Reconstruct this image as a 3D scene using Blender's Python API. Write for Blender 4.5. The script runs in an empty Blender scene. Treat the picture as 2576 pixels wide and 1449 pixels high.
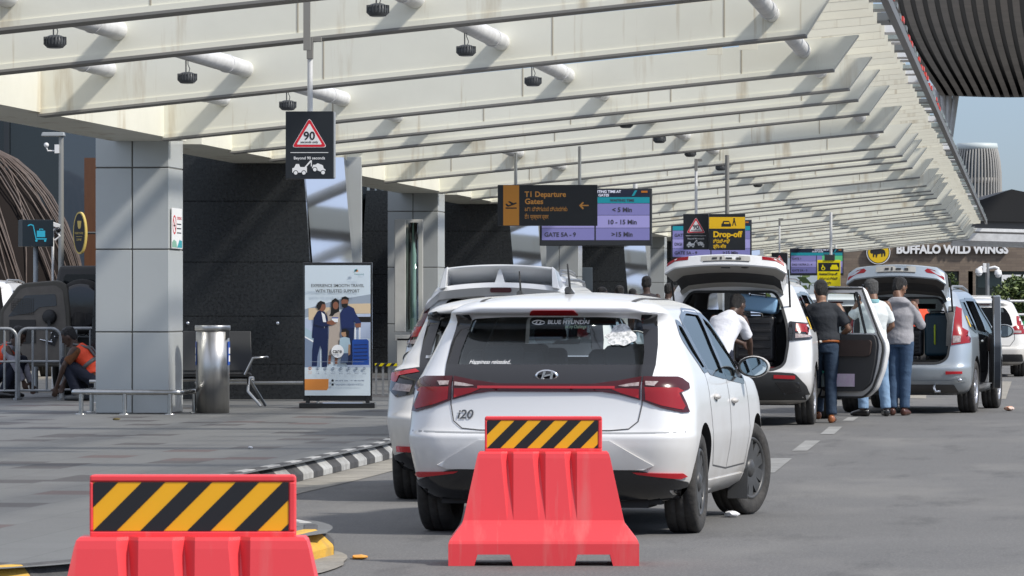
import bpy, bmesh, math, random
from mathutils import Vector, Matrix, noise
from mathutils.bvhtree import BVHTree
random.seed(7)
SC = bpy.context.scene
COL = SC.collection
R = math.radians
F, HC, HY, CX = 11500.0, 1.36, 771.0, 1288.0     # focal length in photo pixels, eye height, horizon, middle
RT = .1119                                        # the road runs a little to the right of the view
YAW = math.atan(RT)
PAVE = .14

def P(x, y, Z):                 # a place at depth Z seen at photo position x, y
    return Vector(((x-CX)/F*Z, Z, HC+(HY-y)/F*Z))
def G(x, y, z=0.0):             # a place on level ground z
    Z = F*(HC-z)/(y-HY)
    return Vector(((x-CX)/F*Z, Z, z))
def LP(lp, Z, z=0.0):           # lp metres left of the line through the camera along the road
    return Vector((RT*Z-lp, Z, z))

# ------------------------------------------------------------------ materials
def lin(c):
    if isinstance(c, str):
        c = [int(c[i:i+2], 16)/255 for i in (0, 2, 4)]
        c = [x/12.92 if x <= .04045 else ((x+.055)/1.055)**2.4 for x in c]
    return (c[0], c[1], c[2], 1)
MATS = {}
def mat(name, col, rough=.5, metal=0, coat=0, var=0., vs=6., col2=None, bump=0., bs=60., emit=0., spec=.5, rvar=0., stretch=(1, 1, 1), croug=.03):
    if name in MATS: return MATS[name]
    m = bpy.data.materials.new(name); m.use_nodes = True
    nt = m.node_tree; n = nt.nodes; lk = nt.links
    b = n['Principled BSDF']
    c = lin(col)
    b.inputs['Base Color'].default_value = c
    b.inputs['Roughness'].default_value = rough
    b.inputs['Metallic'].default_value = metal
    b.inputs['Coat Weight'].default_value = coat
    b.inputs['Coat Roughness'].default_value = croug
    b.inputs['Specular IOR Level'].default_value = spec
    if emit:
        b.inputs['Emission Color'].default_value = c; b.inputs['Emission Strength'].default_value = emit
    if var or bump or rvar:
        tc = n.new('ShaderNodeTexCoord'); mp = n.new('ShaderNodeMapping'); mp.inputs['Scale'].default_value = stretch
        lk.new(tc.outputs['Object'], mp.inputs['Vector'])
    if var or rvar:
        no = n.new('ShaderNodeTexNoise'); no.inputs['Scale'].default_value = vs; no.inputs['Detail'].default_value = 6
        no.inputs['Roughness'].default_value = .65
        lk.new(mp.outputs[0], no.inputs['Vector'])
        if var:
            mx = n.new('ShaderNodeMix'); mx.data_type = 'RGBA'
            c2 = lin(col2) if col2 else (c[0]*(1-var), c[1]*(1-var), c[2]*(1-var), 1)
            mx.inputs['A'].default_value = c; mx.inputs['B'].default_value = c2
            rg = n.new('ShaderNodeMapRange'); rg.inputs['From Min'].default_value = .38; rg.inputs['From Max'].default_value = .68
            if col2: rg.inputs['To Max'].default_value = var
            lk.new(no.outputs['Fac'], rg.inputs['Value']); lk.new(rg.outputs[0], mx.inputs['Factor'])
            lk.new(mx.outputs['Result'], b.inputs['Base Color'])
        if rvar:
            r2 = n.new('ShaderNodeMapRange'); r2.inputs['To Min'].default_value = max(.02, rough-rvar); r2.inputs['To Max'].default_value = min(1, rough+rvar)
            lk.new(no.outputs['Fac'], r2.inputs['Value']); lk.new(r2.outputs[0], b.inputs['Roughness'])
    if bump:
        nb = n.new('ShaderNodeTexNoise'); nb.inputs['Scale'].default_value = bs; nb.inputs['Detail'].default_value = 4
        lk.new(mp.outputs[0], nb.inputs['Vector'])
        bu = n.new('ShaderNodeBump'); bu.inputs['Strength'].default_value = bump; bu.inputs['Distance'].default_value = .02
        lk.new(nb.outputs['Fac'], bu.inputs['Height']); lk.new(bu.outputs[0], b.inputs['Normal'])
    MATS[name] = m
    return m
def glass(name, tint, refl=1.0, rough=0.02):
    if name in MATS: return MATS[name]
    m = bpy.data.materials.new(name); m.use_nodes = True
    nt = m.node_tree; n = nt.nodes; lk = nt.links
    n.remove(n['Principled BSDF'])
    t = n.new('ShaderNodeBsdfTransparent'); t.inputs[0].default_value = lin(tint)
    g = n.new('ShaderNodeBsdfGlossy'); g.inputs['Roughness'].default_value = rough; g.inputs['Color'].default_value = (.95, 1, 1, 1)
    f = n.new('ShaderNodeFresnel'); f.inputs[0].default_value = 1.35+.25*refl
    x = n.new('ShaderNodeMixShader')
    lk.new(f.outputs[0], x.inputs[0]); lk.new(t.outputs[0], x.inputs[1]); lk.new(g.outputs[0], x.inputs[2])
    lk.new(x.outputs[0], n['Material Output'].inputs[0])
    MATS[name] = m
    return m

# ------------------------------------------------------------------ mesh building
class MB:
    def __init__(s): s.v = []; s.f = []; s.m = []; s.s = []
    def add(s, vs, fs, m=0, smooth=False):
        o = len(s.v); s.v += [Vector(v) for v in vs]
        for f in fs: s.f.append([i+o for i in f]); s.m.append(m); s.s.append(smooth)
        return s
    def box(s, c, d, m=0, rot=None):
        hx, hy, hz = d[0]/2, d[1]/2, d[2]/2
        vs = [Vector((sx*hx, sy*hy, sz*hz)) for sx in (-1, 1) for sy in (-1, 1) for sz in (-1, 1)]
        if rot is not None: vs = [rot @ v for v in vs]
        c = Vector(c)
        return s.add([v+c for v in vs], [(0, 1, 3, 2), (4, 6, 7, 5), (0, 4, 5, 1), (2, 3, 7, 6), (0, 2, 6, 4), (1, 5, 7, 3)], m)
    def hexa(s, b, t, m=0):       # four bottom points, four top points, both counter-clockwise from above
        return s.add(list(b)+list(t), [(3, 2, 1, 0), (4, 5, 6, 7), (0, 1, 5, 4), (1, 2, 6, 5), (2, 3, 7, 6), (3, 0, 4, 7)], m)
    def tube(s, pts, r, m=0, n=10, smooth=True, caps=True):
        pts = [Vector(p) for p in pts]
        rs = r if isinstance(r, (list, tuple)) else [r]*len(pts)
        rings = []; ref = None
        for i, p in enumerate(pts):
            a = pts[max(0, i-1)]; b = pts[min(len(pts)-1, i+1)]
            t = (b-a).normalized()
            if ref is None:
                ref = Vector((0, 0, 1)) if abs(t.z) < .9 else Vector((1, 0, 0))
            u = (ref-t*ref.dot(t)).normalized(); ref = u; w = t.cross(u)
            rings.append([p+(u*math.cos(k*2*math.pi/n)+w*math.sin(k*2*math.pi/n))*rs[i] for k in range(n)])
        vs = [v for g in rings for v in g]; fs = []
        for i in range(len(pts)-1):
            for k in range(n): fs.append((i*n+k, i*n+(k+1) % n, (i+1)*n+(k+1) % n, (i+1)*n+k))
        s.add(vs, fs, m, smooth)
        if caps:
            s.add(rings[0], [tuple(reversed(range(n)))], m); s.add(rings[-1], [tuple(range(n))], m)
        return s
    def lathe(s, prof, c=(0, 0, 0), axis='z', n=32, m=0, smooth=True):
        vs = []; c = Vector(c)
        for r, h in prof:
            for k in range(n):
                a = 2*math.pi*k/n; p, q = r*math.cos(a), r*math.sin(a)
                vs.append(c+(Vector((p, q, h)) if axis == 'z' else Vector((h, p, q)) if axis == 'x' else Vector((q, h, p))))
        fs = []
        for i in range(len(prof)-1):
            for k in range(n): fs.append((i*n+k, i*n+(k+1) % n, (i+1)*n+(k+1) % n, (i+1)*n+k))
        return s.add(vs, fs, m, smooth)
    def ball(s, c, r, m=0, n=12, mtx=None):
        r = r if isinstance(r, (tuple, list)) else (r, r, r); c = Vector(c); vs = []; fs = []; k2 = n//2
        for i in range(k2+1):
            th = math.pi*i/k2
            for k in range(n):
                a = 2*math.pi*k/n
                v = Vector((r[0]*math.sin(th)*math.cos(a), r[1]*math.sin(th)*math.sin(a), r[2]*math.cos(th)))
                if mtx is not None: v = mtx @ v
                vs.append(c+v)
        for i in range(k2):
            for k in range(n): fs.append((i*n+k, (i+1)*n+k, (i+1)*n+(k+1) % n, i*n+(k+1) % n))
        return s.add(vs, fs, m, True)
    def plate(s, pts, y0, y1, m=0):   # outline in x,z given counter-clockwise as seen from -y; front at y0
        n = len(pts)
        a = [Vector((p[0], y0, p[1])) for p in pts]; b = [Vector((p[0], y1, p[1])) for p in pts]
        return s.add(a+b, [tuple(range(n)), tuple(reversed(range(n, 2*n)))]+[(i, i+n, (i+1) % n+n, (i+1) % n) for i in range(n)], m)
    def xform(s, M, start=0):
        for i in range(start, len(s.v)): s.v[i] = M @ s.v[i]
        return s
    def mesh(s, name, mats):
        me = bpy.data.meshes.new(name)
        me.from_pydata([tuple(v) for v in s.v], [], s.f)
        for m in (mats if isinstance(mats, (list, tuple)) else [mats]): me.materials.append(m)
        me.polygons.foreach_set('material_index', s.m); me.polygons.foreach_set('use_smooth', s.s)
        me.validate(); me.update()
        return me
    def build(s, name, mats, parent=None, bev=0., seg=2, fixn=True, **kw):
        me = s.mesh(name, mats)
        if fixn:
            bm = bmesh.new(); bm.from_mesh(me); bmesh.ops.recalc_face_normals(bm, faces=bm.faces); bm.to_mesh(me); bm.free()
        return link(name, me, parent, bev, seg, **kw)
def link(name, me, parent=None, bev=0., seg=2, label=None, cat=None, group=None, kind=None):
    o = bpy.data.objects.new(name, me); COL.objects.link(o)
    if parent is not None: o.parent = parent
    if bev:
        b = o.modifiers.new('edge', 'BEVEL'); b.width = bev; b.segments = seg; b.limit_method = 'ANGLE'; b.angle_limit = R(35); b.harden_normals = False
    tag(o, label, cat, group, kind)
    return o
def tag(o, label=None, cat=None, group=None, kind=None):
    if label: o['label'] = label
    if cat: o['category'] = cat
    if group: o['group'] = group
    if kind: o['kind'] = kind
    return o
def thing(name, label, cat, loc=(0, 0, 0), rz=0., group=None):
    o = bpy.data.objects.new(name, None); COL.objects.link(o)
    o.empty_display_size = .2; o.location = loc; o.rotation_euler = (0, 0, rz)
    return tag(o, label, cat, group)
def dup(root, loc=None, rz=None, label=None, group=None, scale=None):
    def cp(o, par):
        c = o.copy(); COL.objects.link(c)
        if par is not None: c.parent = par
        for ch in list(o.children): cp(ch, c)
        return c
    r = cp(root, None)
    if loc is not None: r.location = loc
    if rz is not None: r.rotation_euler = (0, 0, rz)
    if scale: r.scale = (scale,)*3
    if label: r['label'] = label
    if group: r['group'] = group
    return r
_tx = {}
def text(mb, body, size, x, z, y, m=0, align='LEFT', bold=0., width=None, shear=0.):
    # flat lettering in the x,z plane facing -y; x,z is the baseline start (or middle)
    k = (body, align, bold, shear)
    if k not in _tx:
        c = bpy.data.curves.new('txt', 'FONT'); c.body = body; c.align_x = align; c.size = 1; c.offset = bold; c.resolution_u = 3; c.shear = shear
        o = bpy.data.objects.new('txt', c); COL.objects.link(o)
        dg = bpy.context.evaluated_depsgraph_get()
        me = bpy.data.meshes.new_from_object(o.evaluated_get(dg))
        _tx[k] = ([v.co.copy() for v in me.vertices], [tuple(p.vertices) for p in me.polygons])
        bpy.data.objects.remove(o); bpy.data.curves.remove(c); bpy.data.meshes.remove(me)
    vs, fs = _tx[k]
    if not vs: return
    sx = size
    if width:
        w = max(v.x for v in vs)-min(v.x for v in vs); sx = width/w
    mb.add([Vector((x+v.x*sx, y, z+v.y*size)) for v in vs], fs, m)
def rpoly(pts, r, n=4):          # round the corners of an outline
    out = []; L = len(pts)
    for i in range(L):
        p = Vector(pts[i]); a = Vector(pts[i-1]); b = Vector(pts[(i+1) % L])
        da = (a-p); db = (b-p); rr = min(r, da.length*.45, db.length*.45)
        s = p+da.normalized()*rr; e = p+db.normalized()*rr
        for k in range(n+1):
            t = k/n; out.append(tuple(s*(1-t)**2+p*2*t*(1-t)+e*t*t))
    return out
def circ(cx, cz, r, n=28, rz=None): return [(cx+r*math.cos(2*math.pi*k/n), cz+(rz or r)*math.sin(2*math.pi*k/n)) for k in range(n)]
def tempob(me):
    o = bpy.data.objects.new('tmp', me); COL.objects.link(o); return o
def evalmesh(o):
    dg = bpy.context.evaluated_depsgraph_get(); dg.update()
    return bpy.data.meshes.new_from_object(o.evaluated_get(dg))
def boolean(me, cutters):
    o = tempob(me); cs = []
    for c in cutters:
        oc = tempob(c); cs.append(oc)
        md = o.modifiers.new('b', 'BOOLEAN'); md.object = oc; md.operation = 'DIFFERENCE'; md.solver = 'EXACT'; md.material_mode = 'TRANSFER'
    r = evalmesh(o)
    for c in cs+[o]: bpy.data.objects.remove(c)
    return r
def remesh(mb, voxel, smooth=4, disp=0., dscale=8.):
    me = mb.mesh('t', [])
    bm = bmesh.new(); bm.from_mesh(me); bmesh.ops.remove_doubles(bm, verts=bm.verts, dist=1e-5); bmesh.ops.recalc_face_normals(bm, faces=bm.faces); bm.to_mesh(me); bm.free()
    o = tempob(me)
    md = o.modifiers.new('r', 'REMESH'); md.mode = 'VOXEL'; md.voxel_size = voxel
    if smooth:
        sm = o.modifiers.new('s', 'SMOOTH'); sm.factor = .5; sm.iterations = smooth
    r = evalmesh(o); bpy.data.objects.remove(o)
    if disp:
        out = []
        for c, n in [(v.co.copy(), v.normal.copy()) for v in r.vertices]: out += list(c+n*disp*noise.noise(c*dscale))
        r.vertices.foreach_set('co', out); r.update()
    for p in r.polygons: p.use_smooth = True
    return r
# ------------------------------------------------------------------ camera, sky, sun
cam = bpy.data.cameras.new('camera'); camo = bpy.data.objects.new('camera', cam); COL.objects.link(camo); SC.camera = camo
camo.location = (0, 0, HC); camo.rotation_euler = (R(90), 0, 0)
cam.sensor_width = 36; cam.lens = F/2576*36; cam.shift_y = (HY-724.5)/2576; cam.clip_end = 3000; cam.clip_start = .5
cam.dof.use_dof = True; cam.dof.focus_distance = 38; cam.dof.aperture_fstop = 32
SUNV = Vector((-1, .5, -1.1)).normalized()         # the way the light travels
wd = bpy.data.worlds.new('World'); SC.world = wd; wd.use_nodes = True
nt = wd.node_tree; sk = nt.nodes.new('ShaderNodeTexSky'); sk.sky_type = 'NISHITA'; sk.sun_disc = False
sk.sun_elevation = math.asin(-SUNV.z); sk.sun_rotation = math.atan2(-SUNV.x, -SUNV.y)
sk.air_density = 1.0; sk.dust_density = .4; sk.ozone_density = 3.0
# the hazy sky: the sky texture, plus pale high cloud that thickens with height
def _n(t): return nt.nodes.new(t)
tcw = _n('ShaderNodeTexCoord'); spw = _n('ShaderNodeSeparateXYZ'); nt.links.new(tcw.outputs['Generated'], spw.inputs[0])
rw = _n('ShaderNodeValToRGB'); nt.links.new(spw.outputs[2], rw.inputs[0])
rw.color_ramp.elements[0].position = .0; rw.color_ramp.elements[0].color = (1.05, 1.0, 1.75, 1); rw.color_ramp.elements[1].position = .3; rw.color_ramp.elements[1].color = (7.8, 7.8, 7.8, 1)
tw = _n('ShaderNodeMix'); tw.data_type = 'RGBA'; tw.blend_type = 'MULTIPLY'; tw.inputs['Factor'].default_value = 1; tw.inputs['B'].default_value = (.62, .78, 1.0, 1); nt.links.new(sk.outputs[0], tw.inputs['A'])
aw = _n('ShaderNodeMix'); aw.data_type = 'RGBA'; aw.blend_type = 'ADD'; aw.inputs['Factor'].default_value = 1; nt.links.new(tw.outputs['Result'], aw.inputs['A']); nt.links.new(rw.outputs[0], aw.inputs['B'])
nt.links.new(aw.outputs['Result'], nt.nodes['Background'].inputs[0]); nt.nodes['Background'].inputs[1].default_value = .06
sl = bpy.data.lights.new('sun', 'SUN'); so = bpy.data.objects.new('sun', sl); COL.objects.link(so)
sl.energy = 3.35; sl.angle = R(5); sl.color = (1, .95, .87)
so.rotation_euler = SUNV.to_track_quat('-Z', 'Y').to_euler()
SC.view_settings.view_transform = 'Standard'; SC.view_settings.look = 'None'; SC.view_settings.exposure = .46
SC.cycles.max_bounces = 8; SC.cycles.transparent_max_bounces = 12; SC.cycles.caustics_reflective = False; SC.cycles.caustics_refractive = False

# ------------------------------------------------------------------ setting materials
def ground_mat(name, c1, c2, rough, kind):
    m = bpy.data.materials.new(name); m.use_nodes = True; nt = m.node_tree; n = nt.nodes; lk = nt.links; b = n['Principled BSDF']
    b.inputs['Roughness'].default_value = rough
    tc = n.new('ShaderNodeTexCoord')
    rot = n.new('ShaderNodeMapping'); rot.inputs['Rotation'].default_value = (0, 0, YAW); lk.new(tc.outputs['Object'], rot.inputs[0])
    def noi(scale, det, st=(1, 1, 1)):
        mp = n.new('ShaderNodeMapping'); mp.inputs['Scale'].default_value = st; lk.new(rot.outputs[0], mp.inputs[0])
        q = n.new('ShaderNodeTexNoise'); q.inputs['Scale'].default_value = scale; q.inputs['Detail'].default_value = det; q.inputs['Roughness'].default_value = .7
        lk.new(mp.outputs[0], q.inputs[0]); return q.outputs['Fac']
    def ramp(v, a, bb, lo=0., hi=1.):
        r = n.new('ShaderNodeMapRange'); r.inputs['From Min'].default_value = a; r.inputs['From Max'].default_value = bb; r.inputs['To Min'].default_value = lo; r.inputs['To Max'].default_value = hi
        lk.new(v, r.inputs[0]); return r.outputs[0]
    def mix(f, a, bb, op='MIX'):
        x = n.new('ShaderNodeMix'); x.data_type = 'RGBA'; x.blend_type = op
        for i, v in (('Factor', f), ('A', a), ('B', bb)):
            if hasattr(v, 'links') or hasattr(v, 'is_linked'): lk.new(v, x.inputs[i])
            else: x.inputs[i].default_value = v
        return x.outputs['Result']
    c = mix(ramp(noi(.35, 5), .35, .65), lin(c1), lin(c2))
    g = noi(70, 3)
    if kind == 'asphalt':
        v = n.new('ShaderNodeTexVoronoi'); v.inputs['Scale'].default_value = 55; lk.new(rot.outputs[0], v.inputs[0])
        c = mix(ramp(v.outputs['Distance'], .05, .5, .45, 0.), c, (.32, .31, .29, 1))
        c = mix(ramp(g, .35, .7, .0, .55), c, (.03, .03, .03, 1))
        c = mix(ramp(noi(1.2, 6, (1.6, .35, 1)), .54, .72, 0., .6), c, (.035, .035, .035, 1))      # tyre-worn streaks
        c = mix(ramp(noi(2.4, 5), .62, .75, 0., .35), c, (.06, .055, .05, 1))                        # oil stains
        c = mix(ramp(noi(.5, 3, (1, .4, 1)), .5, .7, 0., .3), c, (.25, .24, .22, 1))
    if kind == 'tiles':
        sz = n.new('ShaderNodeMapping'); sz.inputs['Scale'].default_value = (1/.40, 1/.62, 1); lk.new(rot.outputs[0], sz.inputs[0])
        sp = n.new('ShaderNodeSeparateXYZ'); lk.new(sz.outputs[0], sp.inputs[0])
        def mth(op, a, bb=None):
            q = n.new('ShaderNodeMath'); q.operation = op
            lk.new(a, q.inputs[0])
            if bb is not None:
                if isinstance(bb, (int, float)): q.inputs[1].default_value = bb
                else: lk.new(bb, q.inputs[1])
            return q.outputs[0]
        fx = mth('FLOOR', sp.outputs[0]); off = mth('MULTIPLY', mth('MODULO', fx, 2.0), .5)
        yy = mth('ADD', sp.outputs[1], off); fy = mth('FLOOR', yy)
        cb = n.new('ShaderNodeCombineXYZ'); lk.new(fx, cb.inputs[0]); lk.new(fy, cb.inputs[1])
        w = n.new('ShaderNodeTexWhiteNoise'); w.noise_dimensions = '2D'; lk.new(cb.outputs[0], w.inputs[0])
        c = mix(ramp(w.outputs['Value'], 0, 1, 0, .35), c, (.09, .088, .085, 1))
        c = mix(ramp(w.outputs['Value'], .865, .872, 0, .85), c, (.05, .043, .041, 1))
        c = mix(ramp(w.outputs['Value'], .968, .972, 0, .55), c, (.125, .075, .065, 1))
        jx = mth('LESS_THAN', mth('FRACT', sp.outputs[0]), .02); jy = mth('LESS_THAN', mth('FRACT', yy), .012)
        c = mix(mth('MULTIPLY', mth('MAXIMUM', jx, jy), .6), c, (.05, .05, .05, 1))
        c = mix(ramp(noi(.9, 6, (1, .5, 1)), .52, .75, 0, .35), c, (.07, .068, .065, 1))
        c = mix(ramp(g, .4, .7, 0, .25), c, (.05, .05, .05, 1))
    if kind == 'plain':
        c = mix(ramp(noi(3, 7), .4, .7, 0, .55), c, (.09, .085, .075, 1))
        c = mix(ramp(g, .4, .7, 0, .35), c, (.06, .06, .055, 1))
    lk.new(c, b.inputs['Base Color'])
    bu = n.new('ShaderNodeBump'); bu.inputs['Strength'].default_value = .5 if kind == 'asphalt' else .2; bu.inputs['Distance'].default_value = .008
    lk.new(g, bu.inputs['Height']); lk.new(bu.outputs[0], b.inputs['Normal'])
    return m
M_ASPH = ground_mat('asphalt', (.125, .124, .122), (.15, .148, .145), .85, 'asphalt')
M_TILE = ground_mat('paving_tiles', (.125, .127, .122), (.15, .152, .146), .6, 'tiles')
M_APRON = ground_mat('concrete_apron', (.36, .335, .28), (.29, .27, .235), .85, 'plain')
M_PAINT = ground_mat('worn_road_paint', (.34, .34, .33), (.26, .26, .25), .7, 'plain')

def stained(name, base, streak, amt=.6, rough=.5, sx=1.):
    # painted steel with vertical rust and dirt runs
    m = bpy.data.materials.new(name); m.use_nodes = True; nt = m.node_tree; n = nt.nodes; lk = nt.links; b = n['Principled BSDF']
    b.inputs['Roughness'].default_value = rough
    tc = n.new('ShaderNodeTexCoord')
    def noi(scale, det, st):
        mp = n.new('ShaderNodeMapping'); mp.inputs['Scale'].default_value = st; lk.new(tc.outputs['Object'], mp.inputs[0])
        q = n.new('ShaderNodeTexNoise'); q.inputs['Scale'].default_value = scale; q.inputs['Detail'].default_value = det; q.inputs['Roughness'].default_value = .6
        lk.new(mp.outputs[0], q.inputs[0]); return q.outputs['Fac']
    def ramp(v, a, bb, lo, hi):
        r = n.new('ShaderNodeMapRange'); r.inputs['From Min'].default_value = a; r.inputs['From Max'].default_value = bb; r.inputs['To Min'].default_value = lo; r.inputs['To Max'].default_value = hi
        lk.new(v, r.inputs[0]); return r.outputs[0]
    c = lin(base)
    prev = None
    for v, col in ((ramp(noi(1.1, 4, (1, 1, 1)), .4, .7, 0, .35), tuple(x*.8 for x in c[:3])+(1,)),
                   (ramp(noi(3.2*sx, 6, (1, .3, .12)), .57, .74, 0, amt), lin(streak)),
                   (ramp(noi(9*sx, 4, (1, .3, .05)), .64, .72, 0, amt*.6), lin(streak))):
        x = n.new('ShaderNodeMix'); x.data_type = 'RGBA'; lk.new(v, x.inputs['Factor'])
        if prev is None: x.inputs['A'].default_value = c
        else: lk.new(prev, x.inputs['A'])
        x.inputs['B'].default_value = col; prev = x.outputs['Result']
    lk.new(prev, b.inputs['Base Color'])
    return m
M_FIN = stained('cream_steel', (.745, .733, .63), (.40, .31, .18), .75)
M_SLAT = stained('cream_slat', (.77, .735, .60), (.36, .28, .17), .8)
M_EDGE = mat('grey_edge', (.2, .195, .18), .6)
M_TUBE = mat('white_tube', (.72, .72, .71), .4, var=.25, vs=3)
M_DARK = mat('dark_paint', (.03, .031, .033), .5)
M_LAMP = mat('lamp_grey', (.06, .065, .07), .5)
M_PANEL = mat('grey_cladding', (.52, .54, .535), .25, metal=.25, var=.06, vs=.8)
M_JOINT = mat('panel_joint', (.13, .13, .12), .7)
M_STEEL = mat('brushed_steel', (.55, .54, .52), .3, metal=1, var=.15, vs=40, stretch=(1, 1, .03))
M_CHROME = mat('chrome', (.75, .76, .78), .12, metal=1)
M_MIRROR = mat('polished_cladding', (.62, .64, .66), .06, metal=1, bump=.03, bs=1.2)
M_WHITE = mat('white_paint', (.75, .75, .74), .4)
M_BLACK = mat('black_gloss', (.012, .012, .014), .12, coat=.5)
M_BLKP = mat('black_plastic', (.028, .029, .03), .55, bump=.15, bs=200)
M_GLASSD = mat('dark_glazing', (.012, .017, .022), .06, spec=.8)
M_SKYGLASS = glass('clear_glass', (.85, .92, .9))

# ------------------------------------------------------------------ ground
def sheet(name, pts, z, m, kind='structure', **kw):
    mb = MB(); mb.add([Vector((p[0], p[1], z)) for p in pts], [tuple(range(len(pts)))])
    return mb.build(name, m, kind=kind, fixn=False, **kw)
sheet('road', [(-600, -60), (600, -60), (600, 1500), (-600, 1500)], 0, M_ASPH)
# kerb line, from the near left round the notch and away along the road
def smooth_line(pts, k=8):
    pts = [Vector(p) for p in pts]; out = []
    for i in range(len(pts)-1):
        p0 = pts[max(0, i-1)]; p1 = pts[i]; p2 = pts[i+1]; p3 = pts[min(len(pts)-1, i+2)]
        for j in range(k):
            t = j/k
            out.append(.5*((2*p1)+(p2-p0)*t+(2*p0-5*p1+4*p2-p3)*t*t+(3*p1-p0-3*p2+p3)*t**3))
    return out+[pts[-1]]
KNEAR = [(-7, 18.6), (-4.2, 20.1), (-2.35, 21.3), (-1.45, 23.3), (-1.0, 24.6)]
KFAR = [(-1.0, 24.6), (-1.06, 25.8), (-1.75, 28), (-2.12, 30.5), (-1.98, 33), (-1.66, 35.5), (-1.36, 38.2), (-1.06, 41.2), (-.98, 44)]
kn = smooth_line(KNEAR); kf = smooth_line(KFAR)+[Vector((RT*z-5.9, z)) for z in (50, 60, 80, 110, 150, 200)]
pave = [(p.x, p.y) for p in kn+kf[1:]]+[(-40, 200), (-40, 18.6)]
mb = MB(); n = len(pave)
mb.add([Vector((x, y, PAVE)) for x, y in pave], [tuple(range(n))])
mb.build('pavement', M_TILE, kind='structure', fixn=False)
def kerb(line, step, mats, name, label):
    # separate blocks with a chamfered top, painted in turn
    mb = MB(); L = [Vector((p[0], p[1], 0)) for p in line]
    d = [0]
    for a, b in zip(L, L[1:]): d.append(d[-1]+(b-a).length)
    def at(s):
        s = min(max(s, 0), d[-1]-1e-4)
        for i in range(len(L)-1):
            if d[i+1] >= s: return L[i].lerp(L[i+1], (s-d[i])/(d[i+1]-d[i]))
    k = 0; s = 0
    while s+step*.5 < d[-1]:
        a, b = at(s+.004), at(min(s+step-.004, d[-1])); t = (b-a).normalized(); nr = Vector((t.y, -t.x, 0))   # nr points to the road
        prof = [(.02, 0), (.02, .06), (-.075, PAVE+.006), (-.15, PAVE+.006), (-.15, 0)]
        va = [a+nr*q+Vector((0, 0, z)) for q, z in prof]; vb = [b+nr*q+Vector((0, 0, z)) for q, z in prof]
        m = len(prof)
        mb.add(va+vb, [(i, (i+1) % m, (i+1) % m+m, i+m) for i in range(m)]+[tuple(range(m)), tuple(range(2*m-1, m-1, -1))], k % 2)
        k += 1; s += step
    return mb.build(name, mats, label=label, cat='kerb', bev=.008, seg=1)
M_KW = mat('kerb_white', (.5, .5, .48), .8, var=.6, vs=7, col2=(.16, .15, .14), bump=.3)
M_KB = mat('kerb_black', (.05, .05, .052), .8, var=.5, vs=7, col2=(.13, .125, .12), bump=.3)
M_KY = mat('kerb_yellow', (.62, .36, .04), .7, var=.5, vs=7, col2=(.25, .19, .1), bump=.3)
kerb(kn+kf[1:9], .62, [M_KY, M_KB], 'kerb', 'yellow and black painted kerb behind the nearest red barrier')
kerb(kf[8:], .5, [M_KW, M_KB], 'kerb', 'black and white painted kerb curving along the grey pavement')
# concrete apron beside the kerb, and worn marks on the road
ap = kf[20:64]; out = []
for i, p in enumerate(ap):
    t = (ap[min(i+1, len(ap)-1)]-ap[max(i-1, 0)]).normalized(); out.append((p.x+t.y*.42, p.y-t.x*.42))
mb = MB(); k = len(ap)
mb.add([Vector((p.x, p.y, .004)) for p in ap]+[Vector((x, y, .004)) for x, y in out], [(i, i+k, i+k+1, i+1) for i in range(k-1)])
mb.build('road_apron', M_APRON, kind='structure', fixn=False)
c0 = G(842, 1408); sheet('road_patch', [(c0.x-.05+.11*math.cos(a*.3)*(1+.15*math.sin(a)), c0.y-.3+1.1*math.sin(a*.3)) for a in range(21)], .008, M_APRON)
for quad in ([(1892, 1190), (1948, 1190), (1992, 1154), (1938, 1154)], [(1992, 1135), (2030, 1135), (2064, 1109), (2026, 1109)], [(2063, 1093), (2098, 1093), (2119, 1074), (2086, 1074)], [(2119, 1059), (2146, 1059), (2160, 1050), (2134, 1050)]):
    sheet('lane_marking', [tuple(G(*q)[:2]) for q in quad], .004, M_PAINT)
for quad in ([(1690, 1007), (1960, 1007), (1990, 999), (1720, 999)], [(2130, 998), (2330, 1003), (2330, 994), (2130, 989)], [(2470, 1004), (2530, 1004), (2545, 960), (2500, 960)]):
    sheet('road_marking', [tuple(G(*q)[:2]) for q in quad], .004, M_APRON)

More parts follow.
